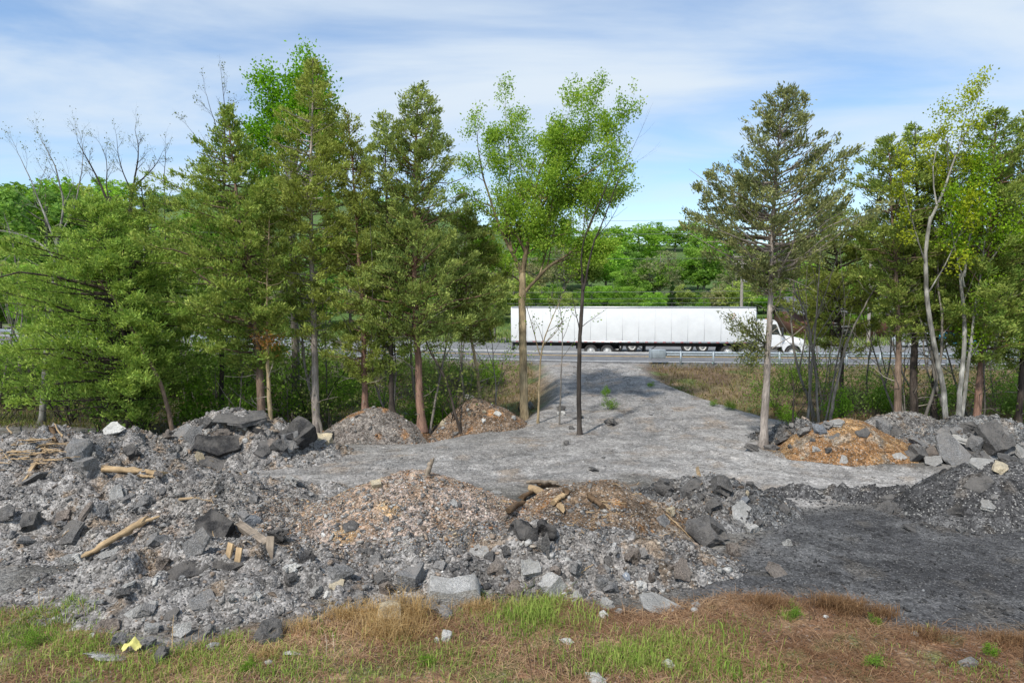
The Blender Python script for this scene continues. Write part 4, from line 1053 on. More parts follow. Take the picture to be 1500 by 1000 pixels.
broadleaf('bare tree with pale lichen limbs reaching in at the far left edge', 29.0, [([(60, 600), (70, 500), (82, 400), (86, 340)], 0.14, 0.07, None, 0), ([(84, 360), (60, 300), (40, 250), (28, 225)], 0.05, 0.010, None, 6), ([(86, 345), (95, 300), (80, 240), (60, 205)], 0.05, 0.010, None, 6), ([(84, 380), (50, 350), (10, 340), (-20, 338)], 0.05, 0.012, None, 5), ([(85, 350), (110, 300), (120, 250), (122, 220)], 0.04, 0.01, None, 4)], BARE, seed=13, **{**bt, 'bark': 'pale'})
broadleaf('bare budding tree whose thin twigs poke out above the dense cedar', 29.0, [([(322, 590), (324, 450), (326, 320), (328, 200)], 0.11, 0.035, None, 4), ([(327, 240), (318, 190), (305, 155), (302, 140)], 0.03, 0.008, None, 5), ([(328, 210), (330, 160), (328, 130), (326, 115)], 0.03, 0.006, None, 6), ([(326, 260), (300, 215), (285, 200), (275, 188)], 0.025, 0.006, None, 4)], BARE, seed=14, **bt)
broadleaf('slender bare tree standing in the gap before the dense cedar', 33.0, [([(244, 580), (244, 450), (244, 330), (245, 240), (245, 222)], 0.07, 0.010, None, 8)], BARE, seed=15, **{**bt, 'depth': 2})

# --- right group
def low_bough(br, lv, rs):
    S = at(1122, 505, 23.3)
    for (px, py, dz) in ((1062, 462, -0.5), (1075, 505, -0.7), (1085, 530, -0.5), (1100, 465, -0.8), (1070, 480, .3), (1095, 545, -.3)):
        E = at(px, py, 23.3 + dz); u = np.linspace(0, 1, 7)[:, None]
        P = S + (E - S) * u + np.array([0, 0, 0.25]) * (u * (1 - u)); tube(br, P, np.linspace(0.025, 0.006, 7), 5, np.array(BARKS['grey']) * 0.5, cap=False)
        n = 330; k = rs.uniform(0.25, 1.05, n)[:, None]; C = S + (E - S) * k + rs.normal(0, 0.12, (n, 3)) + np.array([0, 0, 0.25]) * (k * (1 - k))
        leaves(lv, C, np.tile(norm(E - S), (n, 1)), (0.08, 0.17), (0.025, 0.05), (0.10, 0.13, 0.05), (0.24, 0.25, 0.08), 0.03, rs)
    C = at(1074, 463, 23.0) + rs.normal(0, 0.05, (25, 3)); leaves(lv, C, np.tile([0, 0, -1.0], (25, 1)), (0.06, 0.1), (0.02, 0.04), (0.4, 0.17, 0.04), (0.45, 0.25, 0.06), 0.02, rs)
cedar('lone tall cedar with a bare pale trunk at the edge of the gravel', 23.3, [(1118, 657), (1121, 580), (1126, 480), (1131, 390), (1136, 300), (1143, 200), (1150, 135)],
      [(128, 3, 3), (150, 22, 26), (190, 42, 46), (230, 66, 80), (270, 86, 98), (310, 100, 100), (350, 92, 92), (385, 66, 62), (415, 36, 38), (435, 14, 14)], 200, (0.145, 0.18, 0.08), (0.31, 0.32, 0.125), group=None, seed=21, r0=0.135, bark='silver', dead=(380, 520, 1.3), ndead=26, gap=0.36, dens=0.8, lean_up=0.55, extra=low_bough)
cedar('dark olive cedar with a ribbed grey trunk right of the orange pile', 26.2, [(1316, 614), (1315, 540), (1314, 450), (1312, 350), (1306, 270), (1302, 205)],
      [(198, 3, 3), (230, 26, 22), (270, 50, 36), (320, 60, 44), (370, 58, 46), (420, 46, 40), (470, 26, 26), (500, 10, 10)], 150, OLIVE, OLIVE2, seed=22, r0=0.14, bark='cedar', dead=(400, 560, 1.1), ndead=22, gap=0.34, group='cedars on the right')
cedar('cedar with a near black trunk, tallest of the dark right trunks', 27.0, [(1339, 622), (1340, 540), (1341, 450), (1341, 350), (1342, 260), (1340, 186)],
      [(180, 3, 3), (210, 20, 20), (250, 36, 34), (310, 46, 42), (370, 50, 48), (420, 42, 42), (470, 26, 30), (505, 10, 10)], 150, OLIVE, OLIVE2, seed=23, r0=0.165, bark='dark', dead=(400, 600), ndead=16, gap=0.36, group='cedars on the right')
cedar('dark trunk cedar standing just before the pale birch', 27.5, [(1367, 626), (1368, 540), (1370, 450), (1374, 350), (1380, 250), (1382, 220)],
      [(214, 3, 3), (250, 26, 30), (310, 38, 40), (370, 46, 50), (420, 44, 50), (470, 34, 44), (515, 14, 16)], 150, OLIVE, OLIVE2, seed=24, r0=0.13, bark='dark', dead=(400, 600), gap=0.36, group='cedars on the right')
cedar('dense green cedar with a dark trunk near the right edge', 25.8, [(1430, 620), (1434, 560), (1440, 490), (1448, 400), (1456, 300), (1460, 200), (1460, 165)],
      [(160, 3, 3), (190, 24, 24), (240, 44, 40), (300, 55, 50), (360, 70, 58), (420, 88, 62), (470, 80, 60), (515, 50, 44), (540, 20, 20)], 210, GRN, OLIVE2, seed=25, r0=0.145, bark='reddish', dead=(430, 600), gap=0.28, group='cedars on the right')
cedar('dark cedar cut off by the right edge of the view', 26.5, [(1492, 618), (1496, 540), (1500, 450), (1506, 340), (1508, 220), (1508, 165)],
      [(160, 3, 3), (200, 26, 26), (270, 44, 44), (350, 55, 55), (430, 64, 60), (490, 54, 40), (540, 30, 20)], 160, OLIVE, OLIVE2, seed=26, r0=0.12, bark='dark', dead=(430, 600), gap=0.32, group='cedars on the right')
cedar('sparse olive cedar filling in behind the lone tall cedar', 30.0, [(1232, 600), (1232, 520), (1228, 430), (1222, 330), (1216, 300)],
      [(298, 3, 3), (330, 30, 40), (370, 60, 70), (420, 75, 70), (470, 62, 60), (510, 30, 30)], 130, RUST, OLIVE2, seed=27, r0=0.09, bark='dark', gap=0.34, group='cedars on the right')
LIME, LIME2 = (0.21, 0.27, 0.025), (0.38, 0.42, 0.04)
AIRY = dict(wob=0.12, trop=0.05, k=[4, 4, 3], ang=(22, 56), len=0.6, u0=0.25, u0t=0.5)
broadleaf('pale bark birch with lime leaf clusters, tallest of the right trees', 25.0, [
    ([(1388, 626), (1382, 570), (1368, 510), (1358, 440), (1356, 370), (1362, 320)], 0.10, 0.06, None, 0),
    ([(1362, 325), (1385, 270), (1405, 210), (1422, 175), (1430, 140)], 0.055, 0.008, [0, .1, .2, .3, .3], 12),
    ([(1357, 390), (1340, 340), (1325, 290), (1318, 250)], 0.03, 0.008, [0, -.3, -.5, -.6], 6),
    ([(1372, 300), (1366, 250), (1372, 210), (1378, 180)], 0.03, 0.007, [0, .3, .4, .5], 6),
    ([(1359, 430), (1385, 390), (1405, 350), (1420, 310)], 0.03, 0.007, [0, -.4, -.7, -.9], 6)],
    AIRY, LIME, LIME2, name='birch_tree', bark='pale', per=40, seed=31, depth=2, spread=0.16, keep=0.75, ln=(0.06, 0.11), group='pale bark trees on the right')
broadleaf('pale bark tree with twin stems and vivid green upper leaves', 24.8, [
    ([(1404, 626), (1408, 575), (1414, 525), (1418, 470), (1412, 400)], 0.095, 0.055, None, 0),
    ([(1408, 626), (1416, 570), (1420, 530), (1428, 460), (1436, 400), (1446, 330)], 0.075, 0.02, [.2, .2, .2, .2, .2, .2], 7),
    ([(1412, 405), (1418, 350), (1432, 300), (1440, 250)], 0.05, 0.01, [0, -.1, -.2, -.2], 8),
    ([(1413, 420), (1400, 370), (1392, 330), (1395, 300)], 0.035, 0.01, [0, -.3, -.4, -.4], 6),
    ([(1436, 400), (1460, 370), (1480, 340), (1495, 320)], 0.035, 0.01, [0.2, -.2, -.3, -.4], 7)],
    AIRY, (0.13, 0.24, 0.02), (0.25, 0.38, 0.03), name='birch_tree', bark='pale', per=44, seed=32, depth=2, spread=0.18, keep=0.8, ln=(0.06, 0.12), group='pale bark trees on the right')
broadleaf('slim green stemmed tree with fresh leaves in front of the truck cab', 27.5, [([(1183, 600), (1188, 540), (1194, 480), (1198, 420), (1202, 350)], 0.06, 0.012, None, 9), ([(1192, 500), (1212, 470), (1224, 450), (1230, 430)], 0.02, 0.006, None, 4)], THIN, (0.12, 0.18, 0.025), (0.2, 0.27, 0.035), name='sapling', group='saplings', bark='grey', per=9, seed=33, depth=1, keep=0.8)
broadleaf('leafless thin stem rising from the dark rubble beside the lone cedar', 24.3, [([(1161, 638), (1161, 600), (1164, 565), (1158, 545)], 0.035, 0.010, None, 3)], THIN, (0.12, 0.18, 0.025), (0.2, 0.27, 0.035), name='sapling', group='saplings', bark='twig', per=2, seed=34, depth=1, keep=0.5)

# --- undergrowth: shrubs and whips between the rubble and the road
def make_shrub(seed, h, leafy, cA, cB, n=6):
    rs = np.random.default_rng(seed + 4000); br = Acc(); lv = Acc(); tips = []
    cfg = dict(wob=0.15, trop=0.03, k=[4, 4], ang=(25, 60), seg=0.25)
    for i in range(n):
        az = rs.uniform(0, 6.28); d = norm(np.array([math.cos(az) * 0.55, math.sin(az) * 0.55, 1.0]))
        grow(br, np.array([rs.normal(0, .12), rs.normal(0, .12), -0.05]), d, h * rs.uniform(0.45, 0.8), 0.018, 2, cfg, tips, rs, BARKS['twig'])
    tip_leaves(lv, tips, leafy * 1.05, (0.07, 0.15), (0.045, 0.09), cA, cB, 0.14, rs, 0.95)
    return br, lv
SHV = [make_shrub(1, 1.9, 8, (0.12, 0.23, 0.035), (0.23, 0.37, 0.06)), make_shrub(2, 2.4, 6, (0.12, 0.20, 0.045), (0.22, 0.31, 0.075)), make_shrub(3, 1.4, 9, (0.13, 0.24, 0.03), (0.22, 0.37, 0.05)), make_shrub(4, 2.7, 3, (0.13, 0.17, 0.045), (0.22, 0.25, 0.075)), make_shrub(5, 3.4, 6, (0.11, 0.19, 0.035), (0.2, 0.3, 0.055), 5)]
SHL = ['fresh green bush', 'mid green bush', 'low vivid green bush', 'thin twiggy bush', 'tall loose green bush']
protos = []
def shrub(v, x, y, s, label, group):
    if v >= len(protos) or protos[v] is None:
        while len(protos) <= v: protos.append(None)
        t = thing('shrub', label, 'bush', (0, 0, 0), 0, group)
        SHV[v][0].build('stems', M['bark'], t); SHV[v][1].build('foliage', M['leaf'], t); protos[v] = t
    else:
        t = copy_tree(protos[v])
    t.location = (x, y, float(H(x, y)) - 0.03); t.rotation_euler = (0, 0, rng.uniform(0, 6.28)); t.scale = (s, s, s * rng.uniform(0.85, 1.15))
    tag(t, label, 'bush', group)
for i in range(92):
    px = rng.uniform(-140, 745); D = rng.uniform(26.5, 43); v = rng.integers(0, 5)
    x = wx(px, D)
    if drive_m(x, D) > 0.02: continue
    where = 'behind the left rubble ridge' if px < 480 else 'in the hollow behind the two dirt mounds'
    shrub(int(v), x, D, rng.uniform(0.8, 1.6) * (1.15 if px < 520 else 0.8), f'{SHL[v]} {where}', 'bushes in the undergrowth on the left')
for i in range(46):
    px = rng.uniform(1130, 1640); D = rng.uniform(26.5, 37); v = rng.integers(0, 5)
    x = wx(px, D)
    if drive_m(x, D) > 0.02: continue
    where = 'at the foot of the embankment below the guardrail' if px < 1300 else 'among the trunks behind the right slab bank'
    shrub(int(v), x, D, rng.uniform(0.55, 1.05), f'{SHL[v]} {where}', 'bushes in the undergrowth on the right')
for px, py, s, lab in ((888, 580, 0.28, 'small green weed on the drive, farther of two'), (893, 600, 0.36, 'small green weed on the drive, nearer of two'), (1070, 600, 0.3, 'green weed at the edge of the gravel near the lone cedar'), (953, 567, 0.2, 'tiny green weed on the rim of the drive'), (1045, 595, .18, 'tiny green weed beside the embankment foot'), (1133, 600, 0.35, 'green weed just behind the lone cedar trunk'), (1150, 622, 0.5, 'yellowish weed clump beside the leafless stem'), (192, 612, 0.75, 'bright green leafy bush above the rubble behind the white slab')):
    q = hit(px, py); shrub(2, q[0], q[1], s, lab, None)
def make_whip(seed, h):
    rs = np.random.default_rng(seed + 6000); br = Acc(); lv = Acc(); tips = []
    cfg = dict(wob=0.06, trop=0.06, k=[5], ang=(25, 50), seg=0.3)
    grow(br, np.array([0, 0, -0.1]), norm(np.array([rs.normal(0, .15), rs.normal(0, .15), 1])), h, 0.022 + 0.006 * h, 1, cfg, tips, rs, BARKS['grey'])
    tip_leaves(lv, tips, 10, (0.06, 0.12), (0.04, 0.08), (0.12, 0.21, 0.03), (0.23, 0.34, 0.06), 0.2, rs, 0.8)
    t = thing('sapling', 'x', 'tree'); br.build('trunk', M['bark'], t); lv.build('crown', M['leaf'], t); return t
whips = [make_whip(i, h) for i, h in enumerate((3.6, 5.2, 7.0))]; used_w = [False] * 3
for i in range(64):
    left = i < 38
    px = rng.uniform(-60, 740) if left else rng.uniform(1150, 1560); D = rng.uniform(26, 37); v = int(rng.integers(0, 3)); x = wx(px, D)
    if drive_m(x, D) > 0.02: continue
    t = whips[v] if not used_w[v] else copy_tree(whips[v]); used_w[v] = True
    t.location = (x, D, float(H(x, D))); t.rotation_euler = (rng.normal(0, .08), rng.normal(0, .08), rng.uniform(0, 6.28)); s = rng.uniform(0.7, 1.1); t.scale = (s, s, s)
    tag(t, ['short', 'middling', 'tall'][v] + ' thin leafy sapling ' + ('in the thicket behind the left rubble' if left else 'in the thicket behind the orange pile'), 'tree', 'thin saplings in the thickets')

# --- the far wood
def far_tree(seed, h, w, cA, cB, n=5200, conifer=False, bare=0.0, trunk_h=0.10):
    rs = np.random.default_rng(seed + 8000); lv = Acc(); tk = Acc()
    tube(tk, [(0, 0, -0.5), (0.1, 0, h * 0.4), (0, 0.1, h * 0.85)], [0.25, 0.17, 0.04], 7, BARKS['grey'])
    for i in range(16):
        az = rs.uniform(0, 6.28); z0 = rs.uniform(trunk_h, 0.7) * h; d = norm(np.array([math.cos(az), math.sin(az), rs.uniform(0.3, 1.2)])); Lb = w * rs.uniform(0.5, 1.0)
        P = [np.array([0, 0, z0])]
        for q in range(4): d = norm(d + rs.normal(0, .2, 3)); P.append(P[-1] + d * Lb / 4)
        tube(tk, P, np.linspace(0.09, 0.02, 5), 4, np.array(BARKS['grey']) * 1.1, cap=False)
    CC, MM, DD = [], [], []
    k = 46
    for i in range(k):
        if conifer:
            f = rs.uniform(0.05, 1.0) ; z = h * f; rr = w * (1 - f) * rs.uniform(0.3, 1.0); az = rs.uniform(0, 6.28)
            c = np.array([rr * math.cos(az), rr * math.sin(az), z]); s = 0.45 * w * (1.05 - f) + 0.15
        else:
            v = norm(rs.normal(0, 1, 3)); q = rs.uniform(0.25, 1.0) ** 0.6
            v[2] = v[2] if v[2] > 0 else v[2] * 0.8
            c = np.array([0, 0, h * (trunk_h + (1 - trunk_h) * 0.45)]) + v * q * np.array([w, w, h * (1 - trunk_h) * 0.5]) * 0.86
            s = rs.uniform(0.16, 0.34) * w
        m = n // k
        p = rs.normal(0, 1, (m, 3)); p = norm(p) * (rs.uniform(0.3, 1.0, (m, 1)) ** 0.5) * s * np.array([1, 1, 0.75])
        CC.append(c + p); DD.append(norm(p + np.array([0, 0, -0.2]))); MM.append(np.clip(np.full(m, rs.normal(0.5, 0.3)), 0, 1))
    MM = np.concatenate(MM)
    ls = 0.42 if not conifer else 0.35
    leaves(lv, np.concatenate(CC), np.concatenate(DD), (0.6 * ls, 1.4 * ls), (0.5 * ls, 1.0 * ls), cA, cB, 0.1, rs, mixf=np.clip(MM + rs.normal(0, .15, len(MM)), 0, 1), dirn=0.8, up=0)
    t = thing('broadleaf_tree' if not conifer else 'conifer_tree', 'x', 'tree')
    tk.build('trunk', M['bark'], t); lv.build('crown', M['leaf'], t)
    return t
FV = [(far_tree(1, 14, 4.6, (0.15, 0.27, 0.05), (0.28, 0.43, 0.08)), 14, 'mid green broadleaf tree'),  # broadleaf greens lightened to stand in for distance haze
      (far_tree(2, 14, 5.2, (0.18, 0.34, 0.05), (0.31, 0.50, 0.08)), 14, 'bright green broadleaf tree'),
      (far_tree(3, 14, 4.0, (0.23, 0.31, 0.08), (0.38, 0.45, 0.12)), 14, 'yellow green broadleaf tree'),
      (far_tree(4, 14, 4.4, (0.25, 0.26, 0.12), (0.37, 0.35, 0.17), 2600), 14, 'thin brownish budding tree'),
      (far_tree(5, 14, 4.8, (0.12, 0.23, 0.06), (0.23, 0.37, 0.08)), 14, 'deep green broadleaf tree'),
      (far_tree(6, 10, 2.6, (0.03, 0.065, 0.02), (0.06, 0.10, 0.025), conifer=True, n=3600), 10, 'dark conical conifer'),
      (far_tree(7, 14, 4.2, (0.2, 0.21, 0.10), (0.28, 0.30, 0.15), 1500), 14, 'thin grey green budding tree')]
fu = [False] * len(FV)
def put_far(v, px, D, topy, label, group, sx=1.0):
    t0, h0, _ = FV[v]
    t = t0 if not fu[v] else copy_tree(t0); fu[v] = True
    x = wx(px, D); z = float(base(x, D)); top = 5 + (440 - topy) / 1000 * D
    s = max(0.25, (top - z) / h0)
    w = min(max(s, 0.5), 1.6) * sx
    t.location = (x, D, z - 0.15); t.scale = (w, w, s); t.rotation_euler = (0, 0, rng.uniform(0, 6.28)); tag(t, label, 'tree', group)
SKY = lambda px: np.interp(px, [-300, 0, 60, 110, 170, 230, 300, 500, 700, 860, 905, 950, 985, 1005, 1050, 1100, 1250, 1500, 1800], [250, 250, 242, 238, 252, 284, 292, 312, 322, 326, 316, 296, 322, 310, 332, 345, 360, 340, 330])
for i in range(110):
    px = -260 + (i + rng.uniform(0.1, 0.9)) / 110 * 2060; D = rng.uniform(165, 235)
    v = int(rng.choice([0, 1, 2, 4], p=[0.3, 0.3, 0.15, 0.25]))
    put_far(v, px, D, SKY(px) + abs(rng.normal(0, 14)), FV[v][2] + ' on the skyline of the far wood', 'trees of the far wood', 1.7)
for i in range(96):
    px = -260 + (i + rng.uniform(0.1, 0.9)) / 96 * 2060; D = rng.uniform(118, 155)
    v = int(rng.choice(7, p=[0.2, 0.16, 0.24, 0.12, 0.14, 0.02, 0.12]))
    put_far(v, px, D, max(SKY(px) + 20, rng.uniform(335, 385)), FV[v][2] + ' in the middle of the far wood', 'trees of the far wood', 1.45)
for i in range(70):
    px = -260 + (i + rng.uniform(0.1, 0.9)) / 70 * 2060; D = rng.uniform(98, 114)
    if 840 < px < 1030: continue
    v = int(rng.choice(5, p=[0.25, 0.2, 0.3, 0.1, 0.15]))
    put_far(v, px, D, rng.uniform(365, 425), FV[v][2] + ' low at the near edge of the far wood', 'trees of the far wood', 1.4)
for i in range(26):
    px = 700 + i * 18 + rng.uniform(-7, 7)
    put_far(int(rng.choice([0, 1, 2])), px, rng.uniform(111, 117), rng.uniform(400, 424), 'low green thicket tree along the field edge above the trailer roof', 'thicket along the far field edge', 1.0)
put_far(5, 984, 104, 412, 'small dark conical conifer standing just above the trailer roof', None, 0.8)
put_far(1, 1030, 100, 428, 'low vivid green bush of a tree just above the trailer roof', None, 0.5)
put_far(0, 917, 108, 430, 'small round green tree on the far field above the trailer', None, 0.5)
for px, D, topy, v, lab in ((40, 66, 400, 1, 'bright green roadside tree beyond the road at the far left'), (120, 70, 380, 0, 'mid green roadside tree beyond the road behind the bushy cedar'), (300, 75, 390, 2, 'yellow green roadside tree beyond the road behind the dense cedar'), (430, 72, 400, 4, 'deep green roadside tree beyond the road behind the silvery trunk'), (560, 74, 395, 1, 'bright green roadside tree beyond the road behind the dark cedar'), (660, 76, 405, 2, 'yellow green roadside tree beyond the road left of the trailer'), (725, 72, 380, 2, 'yellow green tree beyond the road touching the trailer doors'), (1170, 92, 380, 4, 'deep green tree behind the brown shed'), (1240, 96, 370, 1, 'bright green tree behind the middle of the brown shed'), (1400, 90, 380, 4, 'deep green tree at the end of the brown shed'), (1205, 74, 405, 2, 'yellow green tree screening the near end of the brown shed'), (1262, 76, 425, 1, 'bright green low tree screening the middle of the brown shed'), (1330, 78, 400, 0, 'mid green tree screening the far end of the brown shed')):
    put_far(v, px, D, topy, lab, None, 0.75)
# ------------------------------------------------------------------ rubble chunks
def rock_mesh(kind, seed):
    rs = np.random.default_rng(seed + 12000)
    bm = bmesh.new()
    if kind == 'slab':
        n = rs.integers(5, 9); an = np.sort(rs.uniform(0, 2 * math.pi, n)); an = np.linspace(0, 2 * math.pi, n, endpoint=False) + rs.normal(0, 0.25, n)
        rr = rs.uniform(0.36, 0.56, n); th = 0.5
        pts = []
        for t, r_ in zip(an, rr):
            k = rs.uniform(0.86, 1.08)
            pts += [(r_ * math.cos(t), r_ * math.sin(t), th / 2 + rs.normal(0, .02)), (k * r_ * math.cos(t + rs.normal(0, .06)), k * r_ * math.sin(t), -th / 2 + rs.normal(0, .06))]
    elif kind == 'block':
        pts = [(sx * 0.5 * rs.uniform(0.75, 1), sy * 0.5 * rs.uniform(0.7, 1), sz * 0.5 * rs.uniform(0.75, 1)) for sx in (-1, 1) for sy in (-1, 1) for sz in (-1, 1)] + [tuple(rs.uniform(-0.5, 0.5, 3)) for _ in range(3)]
    else:
        v = norm(rs.normal(0, 1, (17, 3))) * rs.uniform(0.38, 0.54, (17, 1)); pts = [tuple(p) for p in v]
    vs = [bm.verts.new(p) for p in pts]
    r_ = bmesh.ops.convex_hull(bm, input=vs)
    bmesh.ops.delete(bm, geom=list({g for g in r_['geom_interior'] + r_['geom_unused'] if isinstance(g, bmesh.types.BMVert)}), context='VERTS')
    bmesh.ops.dissolve_limit(bm, angle_limit=R(12), verts=bm.verts[:], edges=bm.edges[:])
    bmesh.ops.bevel(bm, geom=bm.edges[:], offset=0.012, segments=1, affect='EDGES', clamp_overlap=True)
    bmesh.ops.triangulate(bm, faces=bm.faces[:])
    bmesh.ops.subdivide_edges(bm, edges=[e for e in bm.edges if e.calc_length() > 0.16], cuts=3, use_grid_fill=True)
    for v in bm.verts:
        c = v.co; k = 6.0
        d = float(fbm(np.array([c.x * k + seed * 3 + c.z * 2.3]), np.array([c.y * k - c.z * 3.1]), seed, 3)[0])
        d2 = float(vnoise(np.array([c.x * 3 + seed * 5.1 + c.z * 1.7]), np.array([c.y * 3 + c.z * 2.9]), seed + 3)[0])
        n = c.normalized(); v.co += n * (d * (0.15 if kind != 'slab' else 0.09) - (0.16 if d2 > 0.68 else 0) * (0.5 if kind == 'slab' else 1))
    bm.normal_update()
    me = bpy.data.meshes.new(kind + '_chunk'); bm.to_mesh(me); bm.free()
    me.materials.append(M['grey'])
    return me
RM = {k: [rock_mesh(k, i + 20 * j) for i in range(8)] for j, k in enumerate(('slab', 'block', 'boulder'))}
NAMES = dict(slab='asphalt_slab', block='concrete_chunk', boulder='rock')
CATS = dict(slab='slab', block='chunk', boulder='rock')
def normal_at(x, y, e=0.12):
    return norm(np.array([-(float(H(x + e, y)) - float(H(x - e, y))) / (2 * e), -(float(H(x, y + e)) - float(H(x, y - e))) / (2 * e), 1.0]))
NCH = 0
USED_LABELS = {}
CHUNKS = []
def chunk(pos, kind, size, mat, label=None, group=None, tilt=0.25, sink=0.32, yaw=None, rot=None, name=None):
    global NCH
    NCH += 1
    me = RM[kind][int(rng.integers(0, 8))]
    o = bpy.data.objects.new(name or NAMES[kind], me); COL.objects.link(o)
    nrm = normal_at(pos[0], pos[1], max(0.12, size[0] * 0.4))
    nrm = norm(nrm + rng.normal(0, tilt, 3) * np.array([1, 1, 0.3]))
    q = Vector((0, 0, 1)).rotation_difference(Vector(nrm)).to_matrix()
    q = q @ Matrix.Rotation(rng.uniform(0, 6.28) if yaw is None else yaw, 3, 'Z')
    if rot is not None: q = Matrix.Rotation(rot[2], 3, 'Z') @ Matrix.Rotation(rot[1], 3, 'Y') @ Matrix.Rotation(rot[0], 3, 'X')
    o.matrix_world = Matrix.Translation(Vector(pos) + Vector((0, 0, size[2] * (0.5 - sink)))) @ q.to_4x4() @ Matrix.Diagonal((size[0], size[1], size[2], 1))
    o.material_slots[0].link = 'OBJECT'; o.material_slots[0].material = M[mat]
    tag(o, label, CATS[kind] if not name else None, group)
    CHUNKS.append(o)
    return o

